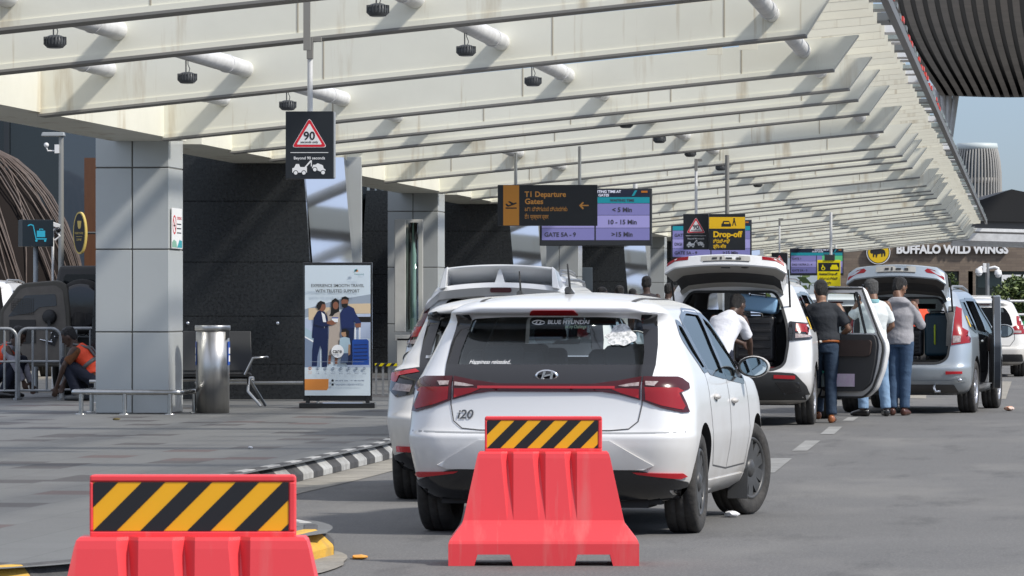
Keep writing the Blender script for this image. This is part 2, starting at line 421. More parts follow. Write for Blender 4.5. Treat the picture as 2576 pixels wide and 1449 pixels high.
# ------------------------------------------------------------------ the canopy
Z0, MOD = 43.6, 23.9
H_TIP, L_TIP, SL, L_GIR = 3.95, 2.07, .098, 9.5
offs = (0, 6.35, 10.7, 13.6, 17.7)
def zb(lp): return H_TIP-SL*(lp-L_TIP)
RD = Vector((math.sin(YAW), math.cos(YAW), 0)); RPp = Vector((math.cos(YAW), -math.sin(YAW), 0))
canopy = thing('canopy', 'cream steel canopy of long tilted fins over the drop-off kerb', 'canopy', (0, 0, 0))
M_SEAM = stained('rusty_seam', (.40, .36, .28), (.30, .19, .09), .9)
rndf = random.Random(17)
def fin(Z, l0=L_GIR, l1=L_TIP, t=.3):
    h = .43 if Z < 44.5 else .37
    a = LP(l1, Z)+RPp*0
    mb = MB(); tip = Vector((RT*Z-l1, Z, 0)); inn = tip-RPp*(l0-l1)/math.cos(YAW)*math.cos(YAW)
    z1, z0 = zb(l1), zb(l0); f = RD*(t/2)
    e = RPp*.27
    mb.hexa([inn-f+Vector((0, 0, z0)), tip-f+Vector((0, 0, z1)), tip+f+Vector((0, 0, z1)), inn+f+Vector((0, 0, z0))],
            [inn-f+Vector((0, 0, z0+h)), tip+e-f+Vector((0, 0, z1+h)), tip+e+f+Vector((0, 0, z1+h)), inn+f+Vector((0, 0, z0+h))], 0)
    # bottom lip, a little wider than the web; its grey paints the shaded underside
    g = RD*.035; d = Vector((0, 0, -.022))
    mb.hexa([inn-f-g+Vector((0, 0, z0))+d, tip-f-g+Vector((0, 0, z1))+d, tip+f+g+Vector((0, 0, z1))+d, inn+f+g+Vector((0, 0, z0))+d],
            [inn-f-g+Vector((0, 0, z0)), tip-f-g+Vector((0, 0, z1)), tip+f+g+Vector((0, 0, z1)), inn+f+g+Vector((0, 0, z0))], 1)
    # narrow flange along the foot of the web and the plate joints
    q = inn-f; p2 = tip-f; w = RD*.014
    mb.hexa([q-w+Vector((0, 0, z0)), p2-w+Vector((0, 0, z1)), p2+Vector((0, 0, z1)), q+Vector((0, 0, z0))], [q-w+Vector((0, 0, z0+.045)), p2-w+Vector((0, 0, z1+.045)), p2+Vector((0, 0, z1+.045)), q+Vector((0, 0, z0+.045))], 0)
    s = rndf.uniform(.6, 2.2)
    while s < l0-l1-.5:
        c = tip-RPp*s-f; zz = z1+(z0-z1)*s/(l0-l1)
        mb.box(c+Vector((0, 0, zz+.045+(h-.05)/2)), (.014, .006, h-.06), 2, Matrix.Rotation(-YAW, 3, 'Z'))
        s += rndf.uniform(1.6, 3.2)
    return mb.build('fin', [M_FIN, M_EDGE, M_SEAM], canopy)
finZ = sorted(Z0+MOD*k+o for k in range(-1, 6) for o in offs if 31 < Z0+MOD*k+o < 178)
for z in finZ: fin(z)
def roadbar(l0, l1, za, zb_, Za, Zb, mb, m=0):
    c = [Vector((RT*Za-l0, Za, 0)), Vector((RT*Za-l1, Za, 0)), Vector((RT*Zb-l1, Zb, 0)), Vector((RT*Zb-l0, Zb, 0))]
    mb.hexa([p+Vector((0, 0, za)) for p in c], [p+Vector((0, 0, zb_)) for p in c], m); return mb
COLZ = [52+MOD*k for k in range(-1, 6)]
mb = MB(); seg = [24]+[q for z in COLZ[1:6] for q in (z-.02, z+.95)]+[176]
for a, b in zip(seg[0::2], seg[1::2]): roadbar(10.35, 9.52, 3.24, 3.82, a, b, mb)
mb.build('girder', M_FIN, canopy)
def zt(lp): return zb(lp)+(.23 if lp < 8 else .37)
for lp in (2.4, 5.0, 7.5, 8.85):
    mb = MB(); mb.tube([LP(lp, z, zt(lp)) for z in (24, 176)], .082, n=16)
    for z in finZ: mb.tube([LP(lp, z+d, zt(lp)) for d in (-.62, -.56)], .09, n=16)
    mb.build('tube', M_TUBE, canopy)
# the outer wing: close louvres with glass ends and a gutter
sz = 38.0; nsl = 0; sl_z = []; LV = []
while sz < 176: sl_z.append(sz); sz += 1.38
for i, z in enumerate(sl_z):
    mb = MB(); a = LP(1.66, z); inn = a-RPp*1.72; f = RD*.03; zz = 4.56
    mb.hexa([inn-f+Vector((0, 0, zz-.14)), a-f+Vector((0, 0, zz)), a+f+Vector((0, 0, zz)), inn+f+Vector((0, 0, zz-.14))],
            [inn-f+Vector((0, 0, zz+.06)), a-f+Vector((0, 0, zz+.2)), a+f+Vector((0, 0, zz+.2)), inn+f+Vector((0, 0, zz+.06))], 0)
    g = RD*.07
    mb.hexa([inn-g+Vector((0, 0, zz+.062)), a-g+Vector((0, 0, zz+.202)), a+g+Vector((0, 0, zz+.202)), inn+g+Vector((0, 0, zz+.062))],
            [inn-g+Vector((0, 0, zz+.085)), a-g+Vector((0, 0, zz+.225)), a+g+Vector((0, 0, zz+.225)), inn+g+Vector((0, 0, zz+.085))], 0)
    lv = mb.build('louvre', M_SLAT, canopy); lv['z'] = z; LV.append(lv)
M_GE = mat('glass_edge', (.33, .37, .35), .3, var=.7, vs=3, col2=(.12, .14, .13))
M_RED = mat('red_reflection', (.6, .05, .03), .4)  # red, like the white ends below, paints reflections in the glass edging
rnd = random.Random(3); M_EG = mat('edge_grey', (.16, .17, .17), .5); RY = Matrix.Rotation(-YAW, 3, 'Z')
for i, z in enumerate(sl_z):
    mb = MB(); zz = 4.66+rnd.uniform(-.04, .05)
    mb.box(LP(1.60, z+.25, zz), (.14+.08*rnd.random(), .55, .05+.05*rnd.random()), rnd.choice((0, 0, 1, 2)), RY)
    mb.build('glass_end', [M_GE, M_WHITE, M_EG], LV[i])
    mb = MB(); mb.box(LP(1.47, z+.6, 4.7+rnd.uniform(-.03, .04)), (.13, .5, .06), 0 if z < 78 and rnd.random() < .7 else rnd.choice((1, 2)), RY)
    mb.build('edge_glass', [M_RED, M_GE, M_EG], LV[i])
mb = MB(); roadbar(1.49, 1.41, 4.55, 4.66, 30, 178, mb)
mb.build('gutter', [mat('gutter_grey', (.13, .13, .13), .5)], canopy)
for z in (44.5, 49, 55, 62, 75, 90):
    MB().box(LP(2.95, z, 4.42), (.2, .03, .62), 0, RY).build('hanger_plate', M_SLAT, canopy); MB().box(LP(3.3, z-.15, 4.3), (.16, .03, .5), 0, RY).build('hanger_plate', M_SLAT, canopy)
MB().box(P(772, 58, 37.1)+Vector((0, 0, .0)), (.055, .07, .44), 0).build('cable_tray', M_EDGE, canopy)


# lamps under the tubes
def lamp():
    t = thing('hanging_lamp', 'x', 'lamp')
    mb = MB(); n = 22
    mb.lathe([(0, .05), (.03, .05), (.05, .045), (.078, .03), (.085, 0), (.083, -.03), (.066, -.045), (.064, -.05), (.0, -.05)], n=24)
    for k in range(n):
        a = 2*math.pi*k/n; mb.box((.082*math.cos(a), .082*math.sin(a), .005), (.014, .007, .06), 0, Matrix.Rotation(a, 3, 'Z'))
    mb.build('lamp_housing', M_LAMP, t)
    m2 = MB(); m2.lathe([(0, -.056), (.05, -.054), (.062, -.046)], n=24); m2.build('lamp_glass', mat('lamp_lens', (.3, .32, .32), .3), t)
    m3 = MB(); m3.tube([(-.012, 0, .04), (-.012, 0, .16)], .006, n=6); m3.tube([(.012, 0, .04), (.022, 0, .08), (.006, 0, .12), (.006, 0, .16)], .004, n=6); m3.build('cable', M_LAMP, t)
    return t
l0 = lamp(); first = True
lampspec = []
names = {(7.5, 0): 'dark ribbed lamp nearest the top left corner under the cream canopy', (7.5, 1): 'dark ribbed lamp above the grey clad column', (7.5, 2): 'dark ribbed lamp just left of the pole of the large 90 seconds sign',
         (5.0, 0): 'dark ribbed lamp at the top edge, right of the long grey canopy joint', (5.0, 1): 'dark ribbed lamp, second along the middle canopy tube', (5.0, 2): 'dark ribbed lamp, third along the middle canopy tube'}
for lp in (7.5, 5.0):
    for i, z in enumerate((35.4, 41, 46.6, 57.5, 62.8, 68.6, 75.5, 86)):
        if lp == 7.5 and i > 2: continue
        lb = names.get((lp, i), ['small far lamp hanging over the departures sign', 'small dark lamp hanging right of the departures sign rods', 'small dark lamp high above the blue waiting time screen', 'tiny dark lamp above the yellow drop-off sign', 'farthest tiny dark lamp under the canopy'][min(max(i-3, 0), 4)])
        loc = LP(lp, z, zt(lp)-.08-.155)
        if first: l0.location = loc; l0['label'] = lb; l0['group'] = 'lamps hanging under the canopy'; first = False
        else: dup(l0, loc, label=lb)

# joint strip on the second fin, above the sign pole
# ------------------------------------------------------------------ columns, granite pylons, mirror panels
ordw = ['nearest', 'second', 'third', 'fourth', 'fifth']
def column(Z, i):
    s = .42
    t = thing('column', ['grey clad square column standing inside the low steel rail', 'grey clad column behind the white spoilered van, beside the tall glass cabinet', 'grey clad column below the blue waiting time screen', 'far grey clad column left of the open white tailgate', 'farthest grey clad column under the canopy'][i], 'column', LP(10.14, Z+.44, PAVE), -YAW)
    mb = MB(); g = .008; w = .43; d = .44
    for z0, z1 in ((.0, .93), (.93, 1.87), (1.87, 2.80), (2.80, 3.15), (3.15, 3.75)):
        for sx in (-1, 1):
            mb.box((sx*(w/2), 0, (z0+z1)/2), (w-2*g, 2*d, z1-z0-2*g), 0)
    mb.build('cladding', M_PANEL, t, bev=.004, seg=1)
    MB().box((0, 0, 1.87), (2*w-.03, 2*d-.02, 3.74), 0).build('core', M_JOINT, t)
    return t
M_GRAN = mat('black_granite', (.010, .011, .012), .18, var=.8, vs=26, col2=(.03, .032, .034))
M_GRAN2 = mat('black_granite_dull', (.03, .031, .033), .35, var=.5, vs=60, col2=(.065, .066, .07))
def pylon(Z, i):
    k = 60/Z
    c = LP(10.88, Z, PAVE)
    t = thing('granite_pylon', ['broad black granite pylon behind the steel bin and the advert stand', 'black granite pylon behind the orange departures sign', 'black granite pylon behind the blue screen with 10-15 Min', 'far black granite pylon near the drop-off sign', 'farthest black granite pylon'][i], 'pylon', c)
    mb = MB()
    hw0, hw1, H = 1.52, 1.30, 3.35
    def slab(z0, z1, m):
        w0 = hw0+(hw1-hw0)*z0/H; w1 = hw0+(hw1-hw0)*z1/H
        mb.hexa([(-w0, -1.0, z0), (w0, -1.0, z0), (w0, 4.6, z0), (-w0, 4.6, z0)], [(-w1, -1.0, z1), (w1, -1.0, z1), (w1, 4.6, z1), (-w1, 4.6, z1)], m)
    for z0, z1 in ((0, .46), (.465, 1.09), (1.095, 1.80), (1.805, 2.6), (2.605, 3.35)): slab(z0, z1, 0)
    mb.build('granite_cladding', M_GRAN, t, bev=.003, seg=1)
    if i == 0:
        m2 = MB()
        for x in (-.62, -.2, .98):
            m2.ball((x, -1.005, 1.0), (.025, .015, .025), 0, 8)
        m2.build('stud', M_CHROME, t)
    # polished panel leaning on its right
    m3 = MB()
    x0, x1 = hw1-.02, hw0+.05
    m3.hexa([(hw0+.06, -.95, 0), (hw0+.58, -.75, 0), (hw0+.58, 2.2, 0), (hw0+.06, 2.2, 0)], [(hw1+.0, -.5, 3.2), (hw1+.52, -.3, 3.2), (hw1+.52, 2.2, 3.2), (hw1+.0, 2.2, 3.2)])
    t2 = thing('polished_panel', ['leaning mirror-polished panel reflecting the canopy, above the advert stand', 'leaning mirror-polished panel below the departures sign', 'leaning mirror-polished panel below the waiting time screen', 'far leaning mirror-polished panel', 'farthest leaning mirror-polished panel'][i], 'wall panel', c)
    m3.build('mirror_cladding', M_MIRROR, t2)
    m4 = MB(); m4.box((hw1+.62, .9, 1.62), (.2, .25, 3.24), 0); m4.build('side_post', M_PANEL, t2, bev=.004)
for i in range(5):
    column(52+MOD*i, i); pylon(61+MOD*i, i)

# the terminal behind: dark glazing along the road and a cross wall on the left
tb = thing('terminal_building', 'dark glazed terminal front running behind the columns', 'building', LP(13, 60, 0))
o0 = LP(13, 60, 0)
mb = MB()
a, b = LP(12.6, 66, 0)-o0, LP(12.6, 186, 0)-o0
mb.hexa([a, a+RPp*.2, b+RPp*.2, b], [v+Vector((0, 0, 4.2)) for v in (a, a+RPp*.2, b+RPp*.2, b)], 0)
mb.build('glazing', M_GLASSD, tb)
mb = MB()
for k in range(60):
    p = LP(12.32, 66.5+2*k, 2.1)-o0; mb.box(p, (.09, .09, 4.1), 0, Matrix.Rotation(-YAW, 3, 'Z'))
for zz in (.3, 2.55): roadbar(12.4, 12.32, zz, zz+.08, 66, 186, mb); 
for i in range(len(mb.v)-16, len(mb.v)): mb.v[i] -= o0
mb.build('mullion', mat('mullion_grey', (.05, .055, .06), .4, metal=.5), tb)
mb = MB(); mb.box(Vector((-17, 103, 3))-o0, (28, .4, 9), 0); mb.build('cross_wall', M_GLASSD, tb)
mb = MB()
for k in range(9): mb.box(Vector((-16+1.55*k, 102.7, 3))-o0, (.12, .12, 8.5), 0)
mb.box(Vector((-12, 102.6, 3.6))-o0, (16, .14, .1), 0)
mb.build('cross_mullion', mat('mullion_dark', (.03, .035, .04), .4, metal=.3), tb)
m_bay = mat('blue_reflection_glass', (.05, .065, .085), .05, spec=.9)
mb = MB(); mb.box(P(203, 500, 95)-o0, (.85, .1, 4.6), 0); mb.build('glass_bay', m_bay, tb)
mb = MB(); mb.box(P(245, 560, 92)-o0, (.5, .3, 2.6), 0); mb.build('timber_panel', mat('orange_timber', (.11, .045, .018), .45, var=.6, vs=6, col2=(.08, .03, .012), stretch=(4, 4, .5)), tb)
# white soffit far left above the building (rear wing of the canopy)

# ------------------------------------------------------------------ vehicles
def paint(name, col, metal=0., dirt=0., rough=.32):
    m = bpy.data.materials.new(name); m.use_nodes = True; nt = m.node_tree; n = nt.nodes; lk = nt.links; b = n['Principled BSDF']
    b.inputs['Metallic'].default_value = metal; b.inputs['Roughness'].default_value = rough
    b.inputs['Coat Weight'].default_value = .7; b.inputs['Coat Roughness'].default_value = .06
    tc = n.new('ShaderNodeTexCoord'); sp = n.new('ShaderNodeSeparateXYZ'); lk.new(tc.outputs['Object'], sp.inputs[0])
    no = n.new('ShaderNodeTexNoise'); no.inputs['Scale'].default_value = 3; no.inputs['Detail'].default_value = 7; lk.new(tc.outputs['Object'], no.inputs[0])
    a = n.new('ShaderNodeMath'); a.operation = 'MULTIPLY_ADD'; a.inputs[1].default_value = .5; lk.new(no.outputs['Fac'], a.inputs[0]); lk.new(sp.outputs[2], a.inputs[2])
    r = n.new('ShaderNodeMapRange'); r.inputs['From Min'].default_value = .48; r.inputs['From Max'].default_value = .95; r.inputs['To Min'].default_value = dirt; r.inputs['To Max'].default_value = .04
    lk.new(a.outputs[0], r.inputs[0])
    x = n.new('ShaderNodeMix'); x.data_type = 'RGBA'; lk.new(r.outputs[0], x.inputs['Factor']); x.inputs['A'].default_value = lin(col); x.inputs['B'].default_value = (.3, .24, .16, 1)
    lk.new(x.outputs['Result'], b.inputs['Base Color'])
    r2 = n.new('ShaderNodeMapRange'); r2.inputs['To Min'].default_value = rough; r2.inputs['To Max'].default_value = rough+.2; lk.new(r.outputs[0], r2.inputs[0]); lk.new(r2.outputs[0], b.inputs['Roughness'])
    MATS[name] = m; return m
W_PAINT = paint('white_car_paint', (.73, .74, .75), 0, .5)
W_PAINT2 = paint('warm_white_car_paint', (.70, .69, .66), 0, .35)
S_PAINT = paint('silver_blue_paint', (.41, .465, .51), .5, .25, .3)
M_RUB = mat('tyre_rubber', (.022, .021, .02), .85, var=.6, vs=8, col2=(.07, .065, .06), bump=.3, bs=40)
M_RIMD = mat('grey_wheel_cover', (.085, .085, .085), .45, metal=.4, var=.4, vs=8)
M_RIM = mat('silver_alloy', (.5, .5, .52), .3, metal=.8)
M_RED = mat('red_lamp', (.26, .004, .008), .25, coat=.35, spec=.3)
M_REDD = mat('dark_red_lamp', (.05, .003, .006), .2, coat=.4, spec=.3)
M_REDB = mat('red_reflector', (.42, .012, .02), .25, coat=.3)
M_CLR = mat('clear_lamp', (.42, .36, .35), .2, coat=.5, var=.7, vs=40, col2=(.12, .06, .06))
M_INT = mat('dark_interior', (.05, .05, .052), .85)
M_SEAT = mat('seat_cloth', (.06, .06, .065), .9)
M_TRIM = mat('grey_trim', (.09, .085, .08), .7)
M_LIGHTTRIM = mat('pale_trim', (.42, .41, .38), .7)
M_GAP = mat('shut_line', (.06, .06, .062), .7)
M_YEL = mat('yellow_plate', (.65, .42, .02), .5)
G_CAR = glass('car_glass', (.66, .72, .72), -.3)
G_DARK = glass('tinted_car_glass', (.07, .085, .1), -.2)
G_SIDE = glass('side_car_glass', (.46, .52, .54), .6)
M_UNDER = mat('underbody', (.015, .015, .016), .8)

def mono(xs, ys):
    n = len(xs); d = [(ys[i+1]-ys[i])/(xs[i+1]-xs[i]) for i in range(n-1)]
    m = [d[0]]+[0 if d[i-1]*d[i] <= 0 else 2*d[i-1]*d[i]/(d[i-1]+d[i]) for i in range(1, n-1)]+[d[-1]]
    def f(x):
        i = max(0, min(n-2, next((k for k in range(n-1) if x <= xs[k+1]), n-2)))
        h = xs[i+1]-xs[i]; t = (x-xs[i])/h
        return (2*t**3-3*t*t+1)*ys[i]+(t**3-2*t*t+t)*h*m[i]+(3*t*t-2*t**3)*ys[i+1]+(t**3-t*t)*h*m[i+1]
    return f
def outline(w, y0, y1, rr, rf, crv=.06, crvf=.1):
    # plan outline of one level, right half from the rear middle to the front middle, then mirrored
    rr = min(rr, w*.9); rf = min(rf, w*.9, (y1-y0)*.45); ry = min(rr*1.15, (y1-y0)*.45)
    h = []
    for i in range(9):
        x = (w-rr)*i/9; h.append((x, y0+crv*(x/w)**2))
    yc = y0+crv*((w-rr)/w)**2
    for i in range(9):
        a = math.pi/2*i/9; h.append((w-rr+rr*math.sin(a), yc+ry*(1-math.cos(a))))
    ya, yb = yc+ry, y1-rf
    for i in range(21):
        t = i/20; h.append((w-.0*(t-.5)**2, ya+(yb-ya)*t))
    for i in range(1, 8):
        a = math.pi/2*i/8; h.append((w-rf+rf*math.cos(a), yb+rf*math.sin(a)))
    for i in range(6):
        x = (w-rf)*(1-i/6); h.append((x, y1+crvf*(1-(x/w)**2)*.3))
    h.append((0, y1+crvf*.3))
    return h+[(-x, y) for x, y in reversed(h[1:-1])]
def hull(keys, sub=4, shrink=None):
    n = len(keys); ts = list(range(n)); fs = [mono(ts, [k[c] for k in keys]) for c in range(6)]
    rings = []
    for i in range((n-1)*sub+1):
        z, w, y0, y1, rr, rf = [f(i/sub) for f in fs]
        rings.append([Vector((x, y, z)) for x, y in outline(w, y0, y1, rr, rf)])
    N = len(rings[0]); mb = MB(); vs = [v for r in rings for v in r]; fc = []
    for i in range(len(rings)-1):
        for k in range(N): fc.append((i*N+k, i*N+(k+1) % N, (i+1)*N+(k+1) % N, (i+1)*N+k))
    mb.add(vs, fc, 0, True)
    M = len(rings)-1
    mb.v.append(Vector((0, sum(v.y for v in rings[0])/N, keys[0][0]))); b = len(mb.v)-1
    mb.v.append(Vector((0, sum(v.y for v in rings[-1])/N, rings[-1][0].z+.004))); t = len(mb.v)-1
    for k in range(N):
        mb.f.append([b, (k+1) % N, k]); mb.m.append(1); mb.s.append(False)
        mb.f.append([t, M*N+k, M*N+(k+1) % N]); mb.m.append(0); mb.s.append(True)
    return mb
AX = {'rear': lambda a, b: (Vector((a, -3, b)), Vector((0, 1, 0))), 'front': lambda a, b: (Vector((a, 9, b)), Vector((0, -1, 0))),
      'right': lambda a, b: (Vector((4, a, b)), Vector((-1, 0, 0))), 'left': lambda a, b: (Vector((-4, a, b)), Vector((1, 0, 0))),
      'top': lambda a, b: (Vector((a, b, 5)), Vector((0, 0, -1)))}
class Car:
    def __init__(s, t, me): s.t = t; s.bvh = None; s.set(me)
    def set(s, me): s.bvh = BVHTree.FromPolygons([v.co for v in me.vertices], [tuple(p.vertices) for p in me.polygons])
    def hit(s, side, a, b):
        o, d = AX[side](a, b); h = s.bvh.ray_cast(o, d)
        if h[0] is None:
            h = s.bvh.find_nearest(o+d*3.2 if side != 'top' else o+d*3.4)
        return h[0], (h[1] if h[1].dot(d) < 0 else -h[1]), d
    def patch(s, mb, side, poly, off=.004, grid=.05, thick=.012, m=0, clean=None):
        bm = bmesh.new()
        vs = [bm.verts.new((p[0], p[1], 0)) for p in poly]
        try: bm.faces.new(vs)
        except ValueError: bm.free(); return
        for ax in (0, 1):
            lo = min(p[ax] for p in poly); hi = max(p[ax] for p in poly)
            q = math.ceil(lo/grid)*grid
            while q < hi:
                no = (1, 0, 0) if ax == 0 else (0, 1, 0)
                bmesh.ops.bisect_plane(bm, geom=bm.verts[:]+bm.edges[:]+bm.faces[:], plane_co=(q, 0, 0) if ax == 0 else (0, q, 0), plane_no=no)
                q += grid
        bmesh.ops.triangulate(bm, faces=[f for f in bm.faces if len(f.verts) > 4])
        bm.verts.index_update(); top = []; bot = []
        for v in bm.verts:
            p, n, d = s.hit(side, v.co.x, v.co.y); n = (n-d*.6).normalized()
            top.append(p+n*off); bot.append(p-n*thick)
        N = len(top); fs = [[v.index for v in f.verts] for f in bm.faces]
        mb.add(top, fs, m, True)
        o = len(mb.v)
        be = [e for e in bm.edges if len(e.link_faces) == 1]
        mb.add(top+bot, [(e.verts[0].index, e.verts[1].index, e.verts[1].index+N, e.verts[0].index+N) for e in be], m, False)
        bm.free()
    def part(s, name, side, polys, m, parent=None, off=.004, thick=.012, grid=.05, label=None):
        mb = MB()
        for p in polys: s.patch(mb, side, p, off, grid, thick)
        o = mb.build(name, m, parent or s.t, label=label); return o
    def line(s, mb, side, pts, w=.008, off=.002, m=0):
        # thin strip along a polyline on the surface
        P2 = [Vector(p) for p in pts]; Q = []
        for a, b in zip(P2, P2[1:]):
            k = max(1, int((b-a).length/.05))
            for i in range(k): Q.append(a.lerp(b, i/k))
        Q.append(P2[-1]); A = []; B = []
        for i, q in enumerate(Q):
            t = (Q[min(i+1, len(Q)-1)]-Q[max(i-1, 0)]).normalized(); n2 = Vector((-t.y, t.x))*w/2
            for lst, v in ((A, q+n2), (B, q-n2)):
                p, n, d = s.hit(side, v.x, v.y); lst.append(p+(n-d*.5).normalized()*off)
        k = len(A); mb.add(A+B, [(i, i+1, i+1+k, i+k) for i in range(k-1)], m, True)
mirx = lambda poly: [(-p[0], p[1]) for p in reversed(poly)]

def wheel(t, x, y, r, w, rim, spokes=5, steer=0., dark=False):
    sg = 1 if x > 0 else -1
    th = bpy.data.objects.new('wheel', None)
    mb = MB(); ri = r*.66
    prof = [(ri, -w*.42), (r*.8, -w*.5), (r*.93, -w*.49), (r*.985, -w*.43), (r, -w*.3), (r, -w*.16), (r*.985, -w*.15), (r*.985, -w*.12), (r, -w*.11), (r, w*.11), (r*.985, w*.12), (r*.985, w*.15), (r, w*.16), (r, w*.3), (r*.985, w*.43), (r*.93, w*.49), (r*.8, w*.5), (ri, w*.42), (ri, -w*.42)]
    mb.lathe(prof, axis='x', n=44)
    o = mb.build('wheel', M_RUB, t); o.location = (x, y, r); o.rotation_euler = (0, 0, steer)
    m2 = MB(); e = sg*w*.42
    m2.lathe([(ri*1.02, e), (ri*.97, e+sg*.012), (ri*.9, e), (ri*.86, e-sg*.05)], axis='x', n=44)
    m2.lathe([(ri*.9, e-sg*.06), (.05, e-sg*.06), (0, e-sg*.06)], axis='x', n=24, m=1)
    for k in range(spokes):
        a0 = 2*math.pi*k/spokes
        for da in ((-.17, .17) if spokes < 7 else (0,)):
            a = a0+da; d = Vector((0, math.cos(a), math.sin(a))); q = Vector((0, -math.sin(a), math.cos(a)))
            d2 = Vector((0, math.cos(a0+da*2.1+(.25 if spokes >= 7 else 0)), math.sin(a0+da*2.1+(.25 if spokes >= 7 else 0))))
            p0 = d*.05+Vector((e-sg*.005, 0, 0)); p1 = d2*ri*.93+Vector((e, 0, 0)); wd2 = .028 if spokes >= 7 else .034
            for s1 in (1,):
                b = [p0-q*wd2, p0+q*wd2, p1+q*wd2*1.15, p1-q*wd2*1.15]; bk = [v-Vector((sg*.045, 0, 0)) for v in b]
                m2.hexa(b, bk, 0)
    m2.lathe([(.0, e+sg*.012), (.04, e+sg*.01), (.062, e-sg*.004), (.065, e-sg*.04)], axis='x', n=20)
    m2.build('rim', [rim, M_UNDER], o)
    return o
def tyre_set(t, tw, r, w, yr, yf, rim, spokes, steer=0.):
    for y, st in ((yr, 0), (yf, steer)):
        for sx in (-1, 1): wheel(t, sx*tw, y, r, w, rim, spokes, st)
def cyl(x0, x1, y, z, r, n=40):
    mb = MB(); mb.tube([(x0, y, z), (x1, y, z)], r, n=n, smooth=False); return mb
def prism(poly, axis, a, b, m=0):
    mb = MB(); n = len(poly)
    f = (lambda p, t: (p[0], t, p[1])) if axis == 'y' else (lambda p, t: (t, p[0], p[1]))
    return mb.add([f(p, a) for p in poly]+[f(p, b) for p in poly], [tuple(range(n)), tuple(range(2*n-1, n-1, -1))]+[(i, (i+1) % n, (i+1) % n+n, i+n) for i in range(n)], m)
def cutter(mbs, m):
    bm = bmesh.new(); me = bpy.data.meshes.new('c')
    a = MB()
    for b in mbs: a.add(b.v, b.f, 0)
    me = a.mesh('c', [m]); bm.from_mesh(me); bmesh.ops.recalc_face_normals(bm, faces=bm.faces); bm.to_mesh(me); bm.free(); return me
def body(t, keys, pm, r, yr, yf, tw, side_wins, rear_open=None, wind=None, cavity=None, arch=1.16, extra=None, angle=32, rear_y=(-1, 1.1)):
    """hollow car body: outer skin less cabin, wheel wells and window openings"""
    outer = hull(keys).mesh('body', [pm, M_UNDER]); car = Car(t, outer)
    cuts = []
    if cavity: cuts.append(cutter([hull(cavity, 3)], M_INT))
    wl = [cyl(sx*.5, sx*1.3, y, r*1.02, r*arch) for y in (yr, yf) for sx in (-1, 1)]
    cuts.append(cutter(wl, M_UNDER))
    wn = []
    if cavity:
        for p in side_wins: wn.append(prism(p, 'x', -1.4, 1.4))
        if wn: cuts.append(cutter(wn, M_BLKP))
        if rear_open: cuts.append(cutter([prism(rear_open, 'y', *rear_y)], M_BLKP))
        if wind: cuts.append(cutter([prism(wind, 'y', 2.2, 6)], M_BLKP))
    if extra: cuts += extra
    me = boolean(outer, cuts)
    me.name = 'body'
    bm = bmesh.new(); bm.from_mesh(me)
    for f in bm.faces: f.smooth = True
    bm.to_mesh(me); bm.free()
    me.set_sharp_from_angle(angle=R(angle))
    link('body', me, t)
    return car
def seats(t, rows, z=.55, w=.5, top=1.02, m=None, xs=(-.38, .38)):
    for y in rows:
        for x in xs:
            mb = MB()
            mb.box((x, y, z), (w, .5, .18)); mb.box((x, y-.3, z+.33), (w*.94, .14, .6), 0, Matrix.Rotation(R(12), 3, 'X'))
            mb.box((x, y-.4, top+.12), (.26, .1, .17), 0, Matrix.Rotation(R(10), 3, 'X'))
            mb.build('seat', m or M_SEAT, t, bev=.04, seg=3)
def mirror(t, x, y, z, pm, sc=1.0):
    sg = 1 if x > 0 else -1
    mb = MB(); mb.ball((0, .02, 0), (.135*sc, .09*sc, .09*sc), 0, 20)
    for i, v in enumerate(mb.v):
        if v.y < -.02*sc: v.y = -.02*sc
    mb.tube([(-sg*.1, .03, -.04), (-sg*.22, .08, -.06)], .03, n=8)
    o = mb.build('wing_mirror', pm, t); o.location = (x, y, z)
    m2 = MB(); m2.plate(circ(0.01*sg, 0, .115*sc, 28, .073*sc), -.026*sc, -.02*sc); m2.build('mirror_glass', mat('mirror_face', (.6, .66, .68), .03, metal=1), o)
    m3 = MB(); m3.lathe([(.128*sc, -.021*sc), (.118*sc, -.032*sc), (.108*sc, -.022*sc)], axis='y', n=28)
    for v in m3.v: v.z *= .66
    m3.build('mirror_rim', M_BLKP, o)
def handle(car, y, z, sx):
    p, n, d = car.hit('right' if sx > 0 else 'left', y, z)
    mb = MB(); mb.ball((0, 0, 0), (.022, .095, .02), 0, 14); o = mb.build('door_handle', W_PAINT if car.t.get('pm') is None else MATS[car.t['pm']], car.t); o.location = p+Vector((sx*.012, 0, 0))
    m2 = MB(); m2.ball((0, 0, 0), (.006, .05, .03), 0, 12); q = m2.build('handle_recess', M_GAP, o); q.location = (-sx*.012, .03, -.012)

